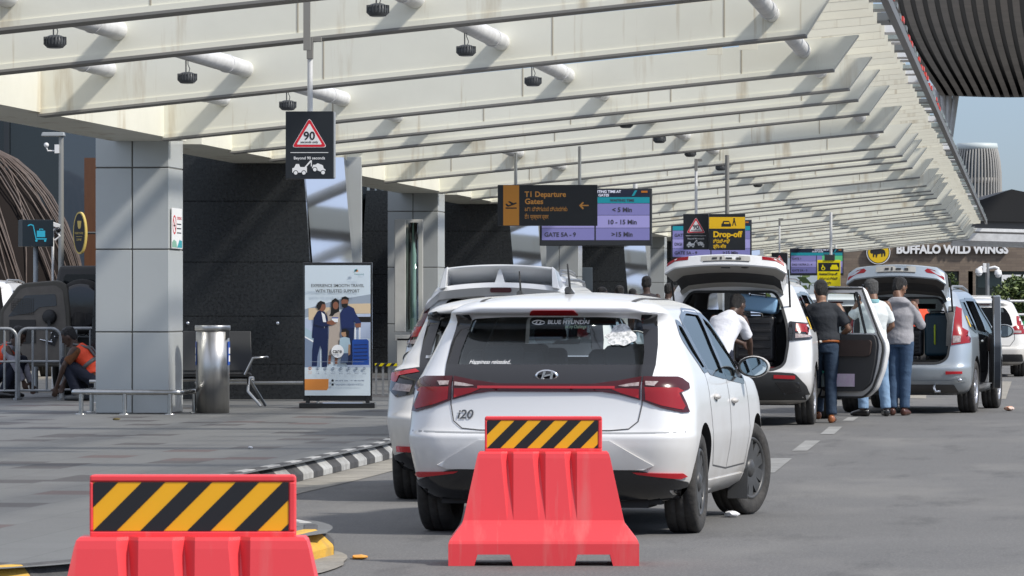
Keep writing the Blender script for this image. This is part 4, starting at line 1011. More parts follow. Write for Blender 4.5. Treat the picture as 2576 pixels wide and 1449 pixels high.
def mpv(name, label, loc, rz, kind, L=4.72, W=.925, T=1.70, PM=None, simple=False):
    t = thing(name, label, 'car', loc, rz); PM = PM or W_PAINT; t['pm'] = PM.name
    r = .335; yr, yf = .88, .88+2.85*L/4.72; c = T/1.70; b = W/.925; a = L/4.72
    w1 = rpoly([(.46, 1.16*c), (.98, 1.08*c), (1.12, 1.08*c), (1.12, 1.50*c), (.66, 1.49*c)], .05)
    w2 = rpoly([(1.22, 1.075*c), (2.12, 1.04*c), (2.12, 1.51*c), (1.22, 1.515*c)], .05)
    w3 = rpoly([(2.22, 1.035*c), (3.30*a, 1.01*c), (3.12*a, 1.16*c), (2.75*a, 1.40*c), (2.5, 1.48*c), (2.22, 1.51*c)], .05)
    wins = [w1, w2, w3]
    opened = kind in ('open', 'open_silver')
    rg = rpoly([(-.66*b, 1.10*c), (.66*b, 1.10*c), (.60*b, 1.34*c), (.50*b, 1.50*c), (-.50*b, 1.50*c), (-.60*b, 1.34*c)], .05)
    ro = rpoly([(-.62*b, .66), (-.50*b, .64), (.50*b, .64), (.62*b, .70), (.66*b, .95), (.64*b, 1.15*c), (.55*b, 1.42*c), (.47*b, 1.53*c), (-.47*b, 1.53*c), (-.55*b, 1.42*c), (-.64*b, 1.15*c), (-.66*b, .95)], .08)
    wind = rpoly([(-.62*b, 1.14*c), (.62*b, 1.14*c), (.5*b, 1.52*c), (-.5*b, 1.52*c)], .05)
    cav = mpv_cav(L, W, T)
    extra = []
    if opened:
        dp = prism([(1.20, .38), (1.95, .38), (2.14, .5), (2.14, 1.04), (1.22, 1.06), (1.12, .8)], 'x', .55, 1.4)
        extra = [cutter([dp], M_INT)]
    car = body(t, mpv_keys(L, W, T), PM, r, yr, yf, .79*b, wins, ro if opened else rg, wind, cav, extra=extra, rear_y=(-1, .62))
    for sd in ('right', 'left'):
        sx = 1 if sd == 'right' else -1
        for i, w in enumerate(wins):
            if opened and sx > 0 and i == 1: continue
            car.part('side_window', sd, [w], G_DARK if not opened else G_SIDE, off=-.008, thick=.006)
        mb = MB()
        for w in wins: car.line(mb, sd, w+[w[0]], .04, .003)
        car.line(mb, sd, [(1.17, 1.07*c), (1.17, 1.51*c)], .10, .003); car.line(mb, sd, [(2.17, 1.03*c), (2.17, 1.52*c)], .10, .003)
        mb.build('window_frame', M_BLACK, t)
        if simple: continue
        mb = MB(); car.line(mb, sd, [(1.14, 1.06*c), (1.12, .8), (1.25, .5), (1.35, .38), (3.2*a, .36)], .012, .0015); car.line(mb, sd, [(2.17, 1.03*c), (2.17, .38)], .012, .0015); mb.build('door_seam', M_GAP, t)
        handle(car, 1.42, .95*c, sx); handle(car, 2.42, .92*c, sx)
        mirror(t, sx*(W+.13), 3.02*a, 1.08*c, PM)
    for sx in (-1, 1):
        mb = MB(); pts = [Vector((sx*.60*b, y, 0)) for y in (.62, .75, 1.2, 1.8, 2.3, 2.45)]
        for i, p in enumerate(pts):
            h = car.hit('top', p.x, p.y)[0]; p.z = h.z+(.05 if 0 < i < len(pts)-1 else .0)
        mb.tube(pts, .016, n=8); mb.build('roof_rail', mat('rail_silver', (.3, .31, .32), .35, metal=.6), t)
    mb = MB(); mb.box((0, L/2, .27), (1.4*b, L-1.0, .08)); mb.box((0, .55, .32), (1.1, .5, .12)); mb.tube([(-.75*b, yr, r), (.75*b, yr, r)], .06, n=8); mb.build('underbody', M_UNDER, t)
    tyre_set(t, .80*b, r, .22, yr, yf, M_RIM, 8, 0)
    seats(t, (2.4,), .62, .5, 1.12*c)
    if opened:
        seats(t, (1.62,), .62, .5, 1.12*c)
        mb = MB(); mb.box((0, .75, .655), (1.28*b, .95, .03)); mb.build('cargo_floor', mat('carpet', (.05, .045, .042), .95, bump=.3, bs=150), t)
        if kind == 'open':
            mb = MB(); mb.box((0, .16, .665), (1.0*b, .05, .02)); mb.build('sill_strip', mat('red_sill', (.2, .02, .02), .5), t)
        mb = MB(); car.line(mb, 'rear', ro+[ro[0]], .03, .006); mb.build('opening_seal', M_BLKP, t)
        m4 = MB(); m4.box((.0, 2.75*a, 1.42*c), (.24, .03, .07)); m4.build('rear_view_mirror', M_BLKP, t)
    else:
        car.part('rear_window', 'rear', [rg], G_DARK, off=-.006, thick=.008)
    mir2 = (lambda p: p, mirx)
    if kind in ('open', 'spoiler'):
        for f in mir2:
            q = car.part('tail_lamp', 'rear', [f(rpoly([(.66, .97), (.90, .985), (.915, 1.02), (.895, 1.14), (.86, 1.17), (.66, 1.19)], .02))], M_BLACK, off=.012, thick=.02, grid=.03)
            car.part('lamp_lens', 'rear', [f([(.735, 1.075), (.905, 1.06), (.895, 1.135), (.85, 1.155), (.735, 1.165)])], M_RED, q, off=.018, thick=.004, grid=.03)
            car.part('clear_lens', 'rear', [f([(.735, 1.00), (.88, 1.01), (.90, 1.03), (.735, 1.05)])], M_CLR, q, off=.018, thick=.004, grid=.03)
            car.part('reflector', 'rear', [f([(.50, .545), (.74, .535), (.74, .575), (.50, .585)])], M_REDB, off=.018, thick=.02, grid=.03)
            car.part('bumper_grille', 'rear', [f([(.52, .50), (.78, .50), (.80, .40), (.62, .36)])], M_BLACK, off=.016, thick=.02, grid=.03)
        car.part('bumper_cladding', 'rear', [rpoly([(-.90, .30), (.90, .30), (.86, .46), (.74, .60), (.55, .615), (-.55, .615), (-.74, .60), (-.86, .46)], .03)], M_BLKP, off=.012, thick=.03, grid=.06)
        for sd in ('right', 'left'): car.part('sill', sd, [[(1.35, .26), (3.2*a, .26), (3.2*a, .40), (1.30, .40)]], M_BLKP, off=.012)
    if kind == 'spoiler':
        for f in mir2:
            car.part('pillar_lamp', 'rear', [f([(.70, 1.16), (.80, 1.16), (.735, 1.36), (.67, 1.40)])], M_REDD, off=.012, grid=.03)
        sp = MB(); vs = []; N = 20                                   # white roof lip and the tall added wing
        for i in range(N+1):
            u = -1+2*i/N
            for (y, z, w) in ((.66, 1.595, .60), (.20, 1.585, .69), (.17, 1.54, .71), (.24, 1.462, .74), (.45, 1.46, .70)):
                vs.append(Vector((u*w, y+.16*u*u, z-.065*u*u-.10*max(0, abs(u)-.8)/.2)))
        sp.add(vs, [(i*5+k, (i+1)*5+k, (i+1)*5+(k+1) % 5, i*5+(k+1) % 5) for i in range(N) for k in range(5)]+[(0, 1, 2, 3, 4), (N*5+4, N*5+3, N*5+2, N*5+1, N*5)], 0, True)
        me = sp.build('roof_spoiler', PM, t); me.data.set_sharp_from_angle(angle=R(30))
        sp = MB(); vs = []
        for i in range(N+1):
            u = -1+2*i/N
            for (y, z) in ((.62, 1.60), (.30, 1.755), (.24, 1.75), (.245, 1.728), (.56, 1.585)):
                vs.append(Vector((u*.50, y+.06*u*u, z-.03*u*u)))
        sp.add(vs, [(i*5+k, (i+1)*5+k, (i+1)*5+(k+1) % 5, i*5+(k+1) % 5) for i in range(N) for k in range(5)]+[(0, 1, 2, 3, 4), (N*5+4, N*5+3, N*5+2, N*5+1, N*5)], 0, True)
        for s in (-1, 1):
            sp.hexa([(s*.50, .20, 1.535), (s*.57, .22, 1.52), (s*.57, .66, 1.55), (s*.50, .66, 1.57)], [(s*.49, .26, 1.735), (s*.52, .27, 1.715), (s*.52, .56, 1.69), (s*.49, .56, 1.71)])
        sp.build('roof_wing', PM, t, bev=.008)
        q = MB(); q.hexa([(-.05, .26, 1.575), (.05, .26, 1.575), (.03, .58, 1.60), (-.03, .58, 1.60)], [(-.010, .28, 1.715), (.010, .28, 1.715), (.006, .38, 1.69), (-.006, .38, 1.69)]); q.build('shark_fin_antenna', PM, t, bev=.01)
        p = car.hit('rear', 0, 1.49)[0]
        q = MB(); pl = rpoly([(-.08, 1.49), (.12, 1.49), (.12, 1.535), (-.08, 1.535)], .02); q.plate(pl, .172, .26); q.build('brake_light', M_REDD, t)
        q = MB(); q.plate([(-.14, 1.415), (.19, 1.415), (.19, 1.453), (-.14, 1.453)], .225, .30); 
        st = q.build('sticker', mat('sticker_plain', (.75, .75, .78), .5), t)
        q = MB(); text(q, 'MANDOVI M', .036, -.10, 1.422, .222, 0, 'LEFT', .03, .24); q.build('sticker_text', mat('sticker_blue', (.03, .06, .4), .5), st, fixn=False)
        q = MB(); q.plate(circ(-.122, 1.434, .012, 12), .221, .224); q.plate(circ(.165, 1.434, .012, 12), .221, .224); q.build('sticker_logo', mat('sticker_red', (.6, .05, .05), .5), st)
        car.part('chrome_strip', 'rear', [[(-.6, 1.05), (.6, 1.05), (.6, 1.075), (-.6, 1.075)]], M_CHROME, off=.01)
        mb = MB(); car.line(mb, 'rear', [(-.69, 1.1), (-.69, .72), (-.6, .66), (.6, .66), (.69, .72), (.69, 1.1)], .011, .003); mb.build('hatch_seam', M_GAP, t)
    if kind == 'plain':
        for f in mir2:
            q = car.part('tail_lamp', 'rear', [f(rpoly([(.62*b, .93*c), (.90*b, .93*c), (.90*b, 1.10*c), (.80*b, 1.30*c), (.73*b, 1.32*c), (.74*b, 1.12*c), (.62*b, 1.06*c)], .02))], M_RED, off=.012, thick=.02, grid=.04)
            car.part('clear_lens', 'rear', [f([(.68*b, .95*c), (.82*b, .95*c), (.82*b, 1.0*c), (.68*b, 1.0*c)])], M_CLR, q, off=.018, thick=.004, grid=.04)
        car.part('bumper_cladding', 'rear', [rpoly([(-.86*b, .30), (.86*b, .30), (.84*b, .44), (-.84*b, .44)], .03)], M_BLKP, off=.012, thick=.03, grid=.08)
        car.part('number_plate', 'rear', [[(-.25, .80*c), (.25, .80*c), (.25, .91*c), (-.25, .91*c)]], M_WHITE, off=.012)
        car.part('brake_light', 'rear', [[(-.2, 1.55*c), (.2, 1.55*c), (.2, 1.57*c), (-.2, 1.57*c)]], M_REDD, off=.01)
        mb = MB(); car.line(mb, 'rear', [(-.69*b, 1.1*c), (-.69*b, .72), (-.6*b, .6), (.6*b, .6), (.69*b, .72), (.69*b, 1.1*c)], .011, .003); mb.build('hatch_seam', M_GAP, t)
    if kind == 'open_silver':
        for f in mir2:
            q = car.part('tail_lamp', 'rear', [f([(.67*b, .87), (.90*b, .90), (.925*b, .93), (.90*b, 1.03), (.80*b, 1.09), (.755*b, 1.33), (.69*b, 1.36), (.69*b, 1.08)])], M_RED, off=.012, thick=.02, grid=.03)
            car.part('clear_lens', 'rear', [f([(.69*b, .895), (.79*b, .91), (.79*b, .985), (.69*b, .99)])], M_CLR, q, off=.018, thick=.004, grid=.03)
            car.part('reflector', 'rear', [f([(.56, .50), (.76, .51), (.76, .54), (.56, .54)])], M_REDB, off=.014, thick=.02, grid=.03)
            car.part('lamp_backing', 'rear', [f([(.60*b, .86), (.665*b, .86), (.685*b, 1.36), (.60*b, 1.36)])] , M_BLKP, off=.006, grid=.05)
        mb = MB(); car.line(mb, 'rear', [(-.80, .44), (-.6, .40), (.6, .40), (.80, .44)], .045, .012); mb.build('bumper_trim', S_PAINT, t)
        car.part('bumper_valance', 'rear', [rpoly([(-.70, .27), (.70, .27), (.66, .37), (-.66, .37)], .02)], M_TRIM, off=.008)
        q = MB(); q.tube([(.42, .05, .36), (.42, -.02, .33), (.44, -.03, .28), (.50, -.02, .29)], .018, n=8); q.build('tow_hook', M_CHROME, t)
        q = MB(); q.ball((.74, .03, .43), .028, 0, 10); q.build('parking_sensor', M_CHROME, t)
    if opened:
        car.part('permit_plate', 'right', [[(.56, 1.10), (.66, 1.10), (.66, 1.24), (.56, 1.24)]], M_YEL, off=.006)
    return t, car

CD = mpv('people_carrier', 'white people carrier with tailgate and rear door open, loaded with suitcases', (2.47, 51.9, 0), R(-8), 'open')[0]
tailgate(CD, W_PAINT, (.42, 1.605), (-.30, 1.95), (-.60, 1.825), .60, .655, .69, 0)
side_door(CD, W_PAINT, (.88, 1.85, 0), R(64), .90, 1.59, .30, 1.02, True)
CE = mpv('people_carrier', 'silver blue people carrier with its tailgate raised and dark suitcases inside', (4.93, 57.9, 0), R(-12.5), 'open_silver', 4.36, .86, 1.63, S_PAINT)[0]
tailgate(CE, S_PAINT, (.42, 1.54), (-.32, 1.89), (-.60, 1.735), .55, .59, .63, 1)
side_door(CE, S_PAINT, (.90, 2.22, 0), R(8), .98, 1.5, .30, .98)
CC = mpv('people_carrier', 'white people carrier with a tall roof wing, behind the two hatchbacks', (-.145, 42.6, 0), R(-6.4), 'spoiler', 4.72, .915, 1.625)[0]
CJ = mpv('people_carrier', 'white people carrier with silver roof rail peeping out right of the roof wing', (-.12, 50.4, 0), R(-6.4), 'plain', 4.6, .90, 1.78, simple=True)[0]
CF = mpv('people_carrier', 'white car with upright red lamp beyond the silver people carrier', (9.0, 88, 0), R(-5), 'plain', 4.5, .90, 1.52, W_PAINT2, simple=True)[0]
CG = mpv('people_carrier', 'farthest white car at the right edge, near the shrub', (13.1, 128, 0), R(-3), 'plain', 4.5, .88, 1.68, W_PAINT2, simple=True)[0]
CL = mpv('people_carrier', 'white car at the left edge behind the dark green armoured vehicle', (-9.1, 76.0, .1), R(-4), 'plain', 4.5, .90, 1.72, simple=True)[0]
CH = mpv('people_carrier', 'white car ahead, seen through the open door window', (4.6, 66.5, 0), R(-6.4), 'plain', 4.5, .88, 1.55, simple=True)[0]

# luggage in the open cars
B_SHELL = mat('black_shell', (.018, .018, .02), .35, bump=.1, bs=90); U_SHELL = mat('pale_blue_shell', (.24, .42, .62), .35); T_SHELL = mat('dark_teal_shell', (.016, .05, .075), .4)
M_LIME = mat('lime_strap', (.55, .7, .05), .5)
suitcase('black ribbed suitcase standing in the white people carrier', incar(CD, (.26, .42, .68)), R(-8), .46, .30, .56, B_SHELL)
suitcase('pale blue suitcase lying on the black ribbed one', incar(CD, (.27, .52, 1.25)), R(-8), .46, .44, .22, U_SHELL, tilt=(0, R(7)), ribs=False)
suitcase('black soft bag behind the bending man in the white people carrier', incar(CD, (-.28, .75, .68)), R(-8), .5, .4, .45, mat('black_canvas', (.02, .02, .022), .9), ribs=False)
suitcase('dark teal suitcase with lime handle in the silver people carrier', incar(CE, (.40, .62, .68)), R(-12.5), .34, .30, .58, T_SHELL, ribs=False)
suitcase('low black suitcase in the silver people carrier', incar(CE, (.02, .55, .68)), R(-9.5), .38, .28, .38, B_SHELL)
suitcase('dark blue suitcase at the back of the silver people carrier', incar(CE, (-.38, .60, .68)), R(-9.5), .36, .3, .5, T_SHELL, ribs=False)
for o in [o for o in SC.objects if o.type == 'EMPTY' and o.get('label', '').startswith('dark teal')]:
    q = MB(); q.tube([(-.03, -.155, .44), (-.03, -.175, .42), (-.03, -.175, .22), (-.03, -.155, .20)], .012, n=8); q.build('side_handle', M_LIME, o)

# ---- the armoured jeep on the left -----------------------------------------
M_OLV = mat('olive_drab', (.11, .10, .08), .55, var=.3, vs=4, bump=.1, bs=120); M_OLVD = mat('olive_dark', (.045, .043, .04), .6)
JP = thing('armoured_jeep', 'dark olive armoured jeep with its doors swung open, beyond the steel barriers', 'jeep', (-6.05, 62.6, PAVE), R(-5))
mb = MB()
mb.hexa([(-.30, 0, .55), (.95, 0, .55), (.95, 3.6, .55), (-.30, 3.6, .55)], [(-.30, 0, 1.25), (.95, 0, 1.25), (.95, 3.6, 1.25), (-.30, 3.6, 1.25)])
mb.hexa([(-.28, .02, 1.25), (.93, .02, 1.25), (.93, 2.5, 1.25), (-.28, 2.5, 1.25)], [(-.18, .15, 1.78), (.83, .15, 1.78), (.83, 2.2, 1.78), (-.18, 2.2, 1.78)])
mb.build('body', M_OLVD, JP, bev=.04)
mb = MB(); mb.plate(rpoly([(-.12, 1.3), (.75, 1.3), (.70, 1.66), (-.08, 1.66)], .05), -.012, .1); o = mb.build('rear_window', mat('jeep_glass', (.01, .012, .014), .08), JP)
mb = MB(); mb.lathe([(.18, -.12), (.30, -.14), (.36, -.10), (.375, 0), (.36, .10), (.30, .12), (.18, .1)], c=(.20, -.16, 1.22), axis='y', n=36); mb.build('spare_wheel', M_RUB, JP)
mb = MB(); mb.lathe([(.0, -.155), (.27, -.152), (.31, -.145), (.31, -.1)], c=(.20, -.165, 1.22), axis='y', n=36); mb.build('wheel_cover', M_BLACK, JP)
mb = MB(); mb.plate([(.05, .80), (.55, .80), (.55, .90), (.05, .90)], -.03, 0); o = mb.build('number_plate', M_WHITE, JP)
mb = MB(); text(mb, 'BEXD752', .075, .08, .822, -.034, 0, 'LEFT', .02, .42); mb.build('plate_text', M_BLKP, o, fixn=False)
for x, y in ((-.2, .7), (.85, .7), (-.2, 2.9), (.85, 2.9)): wheel(JP, x, y, .38, .24, M_OLVD, 5)
mb = MB(); mb.box((.33, -.08, .52), (1.4, .14, .16)); mb.build('rear_bumper', M_OLVD, JP, bev=.02)
def jeep_door(x0, y0, rz, flip, label=None):
    o = bpy.data.objects.new('door', None)
    pts = [(0, 0), (.86, 0), (.97, .09), (.97, .72), (.93, 1.10), (.80, 1.18), (.33, 1.14), (.24, 1.10), (.0, .76)]
    pts = rpoly([(p[0], p[1]) for p in pts], .05, 4)
    if flip: pts = [(.97-x, z) for x, z in reversed(pts)]
    q = MB(); q.plate(pts, -.03, .09); d = q.build('door', M_OLV, JP, bev=.02, label=label); d.location = (x0, y0, .40); d.rotation_euler = (0, 0, rz)
    fx = (lambda x: .97-x) if flip else (lambda x: x)
    def pl(poly): 
        p = [(fx(x), z) for x, z in poly]; return list(reversed(p)) if flip else p
    inn = rpoly([(.05, .05), (.83, .05), (.91, .12), (.90, .72), (.86, 1.04), (.76, 1.11), (.35, 1.08), (.28, 1.05), (.05, .74)], .04, 4)
    q = MB(); q.plate(pl(inn), -.036, -.02); q.build('inner_panel', mat('olive_inner', (.19, .17, .145), .6, var=.25, vs=5), d)
    w = rpoly([(.11, .68), (.46, .74), (.54, .81), (.78, .83), (.76, .99), (.34, .97)], .02, 3)
    q = MB(); q.plate(pl(w), -.044, -.03); g = q.build('window', mat('jeep_window', (.035, .045, .06), .04, spec=1.), d)
    q = MB()
    for k in range(11): x = .16+.03*k; q.box((fx(x), -.048, .70+.12), (.004, .004, .22 if k > 2 else .12))
    for k in range(8): q.box((fx(.31), -.048, .715+.03*k), (.30, .004, .004))
    q.build('window_mesh', M_OLVD, g)
    q = MB(); q.lathe([(0, -.10), (.07, -.10), (.095, -.08), (.10, -.04)], c=(fx(.68), 0, .68), axis='y', n=20); q.box((fx(.68), -.09, .57), (.04, .03, .12)); q.build('door_lock', M_BLKP, d)
    q = MB(); q.box((fx(.31), -.042, .48), (.36, .014, .32)); q.build('pocket', M_OLVD, d)
    q = MB(); q.box((fx(.74), -.042, .40), (.09, .02, .22), 0, Matrix.Rotation(R(20), 3, 'Y'))
    for k in range(3): q.ball((fx(.71+.045*(k % 2)), -.06, .46-.05*k), .014, 1, 8)
    q.build('hinge_plate', [M_BLKP, M_CHROME], d)
    q = MB(); q.tube([(fx(.55), -.06, .37), (fx(.72), -.06, .335)], .011, n=6); q.build('check_strap', M_CHROME, d)
    return d
jeep_door(-.90, -.35, R(3), False, 'olive door swung wide open')
jeep_door(-1.93, .25, R(-8), False)
# ------------------------------------------------------------------ people
def loft(mb, pts, rx, ry, side, n=16, m=0):
    pts = [Vector(p) for p in pts]; side = Vector(side); rings = []
    for i, p in enumerate(pts):
        t = (pts[min(i+1, len(pts)-1)]-pts[max(i-1, 0)]).normalized()
        s = (side-t*side.dot(t)).normalized(); u = t.cross(s)
        rings.append([p+s*math.cos(2*math.pi*k/n)*rx[i]+u*math.sin(2*math.pi*k/n)*ry[i] for k in range(n)])
    vs = [v for r in rings for v in r]; fs = []
    for i in range(len(pts)-1):
        for k in range(n): fs.append((i*n+k, i*n+(k+1) % n, (i+1)*n+(k+1) % n, (i+1)*n+k))
    fs += [tuple(reversed(range(n))), tuple(range((len(pts)-1)*n, len(pts)*n))]
    mb.add(vs, fs, m, True)
def lim(mb, a, b, c, ra, rb, rc, sw=1.12):
    # two-segment limb with a swell below the root and rounded ends
    a, b, c = Vector(a), Vector(b), Vector(c); pts = []; r = []
    for t in (0, .25, .5, .75): pts.append(a.lerp(b, t)); r.append((ra+(rb-ra)*t)*(sw if t == .25 else 1))
    pts.append(b); r.append(rb)
    for t in (.25, .5, .75, 1): pts.append(b.lerp(c, t)); r.append((rb+(rc-rb)*t)*(sw if t == .25 else 1))
    mb.tube(pts, r, n=12); mb.ball(a, ra, n=12); mb.ball(b, rb*1.02, n=12)
def hand(mb, w, d, pn, sg, curl=.5):
    w = Vector(w); d = Vector(d).normalized(); pn = Vector(pn); pn = (pn-d*pn.dot(d)).normalized(); s = d.cross(pn)*sg
    loft(mb, [w-d*.02, w+d*.02, w+d*.055, w+d*.088], [.024, .034, .041, .038], [.02, .019, .016, .012], s)
    for k, (o, L) in enumerate(((.030, .068), (.010, .078), (-.011, .073), (-.030, .056))):
        p0 = w+d*.078+s*o; a = curl*.5; d1 = (d*math.cos(a)+pn*math.sin(a)+s*o*1.6).normalized(); a2 = curl*1.4; d2 = (d*math.cos(a2)+pn*math.sin(a2)+s*o*1.6).normalized()
        mb.tube([p0, p0+d1*L*.5, p0+d1*L*.5+d2*L*.32, p0+d1*L*.5+d2*L*.52], [.0095, .009, .0082, .006], n=8)
    p0 = w+d*.028+s*.03; dt = (d*.7+s*.62+pn*.3).normalized(); mb.tube([p0-s*.012, p0+dt*.035, p0+dt*.035+(dt+d*.5).normalized()*.032], [.013, .011, .008], n=8)
SKIN = mat('skin_brown', (.20, .105, .065), .5, var=.2, vs=20); SKIND = mat('skin_dark', (.075, .04, .027), .5, var=.2, vs=20); SKINL = mat('skin_tan', (.30, .165, .105), .5, var=.2, vs=20)
HAIR = mat('black_hair', (.008, .007, .007), .45, bump=.9, bs=160); HAIRG = mat('grey_hair', (.10, .098, .095), .6, var=.8, vs=60, col2=(.02, .02, .02), bump=.9, bs=160)
M_EYE = mat('eye_dark', (.02, .015, .012), .2); M_LIP = mat('lip_brown', (.16, .06, .045), .5)
def cloth(name, c, var=.25, vs=9, **k): return mat(name, c, .9, var=var, vs=vs, bump=.35, bs=22, **k)
DENIM = mat('blue_denim', (.045, .085, .15), .9, var=.5, vs=7, col2=(.02, .04, .085), bump=.35, bs=30); DENIML = mat('light_denim', (.20, .31, .45), .9, var=.5, vs=7, col2=(.12, .2, .33), bump=.35, bs=30); NAVY = cloth('navy_trousers', (.012, .016, .032)); DKDEN = mat('dark_denim', (.018, .035, .065), .9, var=.5, vs=7, col2=(.03, .055, .095), bump=.35, bs=30)
SH_BLK = mat('black_shoe', (.012, .011, .011), .3, coat=.3); SH_BRN = mat('brown_shoe', (.07, .025, .016), .35); SH_TAN = mat('tan_shoe', (.30, .10, .035), .35)
def mirJ(p): return (-p[0], p[1], p[2])
BASE = dict(pelvis=(0, 0, .93), waist=(0, .01, 1.07), chest=(0, .0, 1.26), neck=(0, -.01, 1.44), head=(0, .035, 1.59),
            shR=(.175, -.01, 1.385), elR=(.235, -.04, 1.11), wrR=(.225, .06, .87), shL=(-.175, -.01, 1.385), elL=(-.235, -.04, 1.11), wrL=(-.225, .06, .87),
            hipR=(.09, 0, .90), knR=(.105, .03, .49), anR=(.105, -.02, .085), hipL=(-.09, 0, .90), knL=(-.105, .03, .49), anL=(-.105, -.02, .085),
            toeR=(.15, 1, 0), toeL=(-.15, 1, 0), hdR=(0, .3, -1), hdL=(0, .3, -1), pnR=(-1, 0, 0), pnL=(1, 0, 0), look=(0, 1, 0), up=(0, 0, 1))
def wrinkle(me, amp, seed):
    co = [v.co.copy() for v in me.vertices]; nr = [v.normal.copy() for v in me.vertices]; out = []
    for c, n in zip(co, nr):
        w = noise.noise(Vector((c.x*5+seed, c.y*5, c.z*17+c.x*6))); out += list(c+n*(amp*(w if w > 0 else w*.4)))
    me.vertices.foreach_set('co', out); me.update()
def person(label, loc, rz, J=None, shirt=None, sleeve='short', legs=None, skin=None, hair=None, shoe=None, belt=None, hood=False, vest=None, vox=.0085, scale=1.0, collar=None, bulk=1.0, group=None, untuck=True):
    j = {k: Vector(v) for k, v in {**BASE, **(J or {})}.items()}
    t = thing('person', label, 'person', loc, rz, group); t.scale = (scale,)*3
    skin = skin or SKIN; S = (j['shR']-j['shL']).normalized(); H = (j['hipR']-j['hipL']).normalized()
    up = (j['neck']-j['chest']).normalized()
    mb = MB()
    tp = [j['pelvis']-Vector((0, 0, .05)), j['pelvis'].lerp(j['waist'], .4), j['waist'], j['chest'].lerp(j['waist'], .4), j['chest'], (j['shR']+j['shL'])/2, j['neck']]
    trx = [.135, .148, .135, .145, .155, .135, .058]; try_ = [.10, .105, .092, .10, .108, .085, .058]
    loft(mb, tp, trx, try_, S)
    look = j['look'].normalized(); u2 = j['up']; u2 = (u2-look*u2.dot(look)).normalized(); sd = look.cross(u2); hc = j['head']
    def hp(x, y, z): return hc+sd*x+look*y+u2*z
    loft(mb, [j['neck']-up*.05, j['neck'], hp(0, -.035, -.07)], [.062, .056, .056], [.062, .058, .058], S)
    hd = [(-.118, .022, .022, .055), (-.105, .044, .045, .04), (-.08, .056, .066, .02), (-.045, .066, .086, .004), (-.005, .072, .094, -.002), (.035, .075, .097, -.006), (.07, .071, .09, -.01), (.098, .055, .07, -.014), (.115, .03, .04, -.014)]
    loft(mb, [hp(0, y, z) for z, a, b, y in hd], [h[1] for h in hd], [h[2] for h in hd], sd, n=20)
    mb.tube([hp(0, .086, .025), hp(0, .102, -.012), hp(0, .112, -.03), hp(0, .09, -.04)], [.008, .011, .014, .008], n=8)      # nose
    mb.ball(hp(0, .082, -.062), (.02, .014, .008), n=8); mb.ball(hp(0, .077, -.1), (.022, .018, .016), n=8)
    for s in (1, -1):
        M3 = Matrix((sd, look, u2)).transposed()
        mb.ball(hp(s*.076, -.006, -.01), (.010, .020, .032), 0, 10, M3)
        mb.ball(hp(s*.032, .082, .022), (.022, .012, .008), 0, 8, M3)
    for q in ('R', 'L'):
        s = 1 if q == 'R' else -1
        lim(mb, j['sh'+q], j['el'+q], j['wr'+q], .047, .037, .026)
        d = j['hd'+q] if j['hd'+q].length else (j['wr'+q]-j['el'+q])
        hand(mb, j['wr'+q], d, j['pn'+q], s)
        lim(mb, j['hip'+q], j['kn'+q], j['an'+q], .076, .052, .038)
        f = j['toe'+q].normalized(); mb.tube([j['an'+q]-f*.03-Vector((0, 0, .03)), j['an'+q]+f*.06-Vector((0, 0, .045)), j['an'+q]+f*.15-Vector((0, 0, .06))], [.034, .033, .02], n=10)
    link('body', mat_mesh(remesh(mb, vox, 3), skin), t)
    # face details
    q = MB()
    for s in (1, -1): q.ball(hp(s*.031, .088, .004), (.012, .006, .006), 0, 8, M3)
    q.build('eyes', M_EYE, t)
    q = MB(); q.ball(hp(0, .094, -.066), (.022, .006, .006), 0, 8, M3); q.build('mouth', M_LIP, t)
    # hair
    q = MB()
    loft(q, [hp(0, y, z) for z, a, b, y in ((-.075, .045, .03, -.062), (-.04, .064, .056, -.05), (.0, .077, .076, -.035), (.035, .0815, .092, -.018), (.07, .079, .099, -.012), (.1, .064, .082, -.012), (.122, .04, .05, -.012), (.13, .015, .02, -.012))],
         [.046, .066, .0775, .0815, .079, .064, .04, .015], [.03, .058, .078, .092, .099, .082, .05, .02], sd, n=20)
    link('hair', mat_mesh(remesh(q, vox, 3, .005, 50), hair or HAIR), t)
    # shirt
    k = bulk; q = MB()
    hem = j['pelvis']-(j['waist']-j['pelvis'])*(.35 if untuck else -.28)
    tp2 = [hem]+([tp[1]] if untuck else [tp[1].lerp(tp[2], .3)])+tp[2:6]+[j['neck']-up*.015]
    loft(q, tp2, [.162*k, .166*k, .156*k, .166*k, .176*k, .152, .075], [.122*k, .124*k, .112*k, .122*k, .128*k, .104, .074], S, n=24)
    for a in ('R', 'L'):
        sh, el, wr = j['sh'+a], j['el'+a], j['wr'+a]; sh = sh-up*.038+((j['shR']+j['shL'])/2-sh)*.10
        if sleeve == 'long': lim(q, sh, el, el.lerp(wr, .93), .058*k, .053*k, .043*k, 1.06)
        else:
            q.tube([sh, sh.lerp(el, .3), sh.lerp(el, .62), sh.lerp(el, .80)], [.056*k, .060*k, .060*k, .060*k], n=14); q.ball(sh, .056*k, n=12)
    m0 = (j['shR']+j['shL'])/2
    q.tube([j['shL']-up*.035+(m0-j['shL'])*.12, m0.lerp(j['neck'], .45)-up*.028, j['shR']-up*.035+(m0-j['shR'])*.12], [.058*k, .078, .058*k], n=14)
    if hood:
        loft(q, [j['neck']-up*.06+Vector((0, -.06, 0)), j['neck']+Vector((0, -.075, -.02)), j['neck']+Vector((0, -.07, .035))], [.15, .155, .09], [.06, .07, .045], S, n=16)
    sm = remesh(q, vox*1.2, 9, 0)
    wrinkle(sm, .0075, 1)
    link('shirt', mat_mesh(sm, shirt), t)
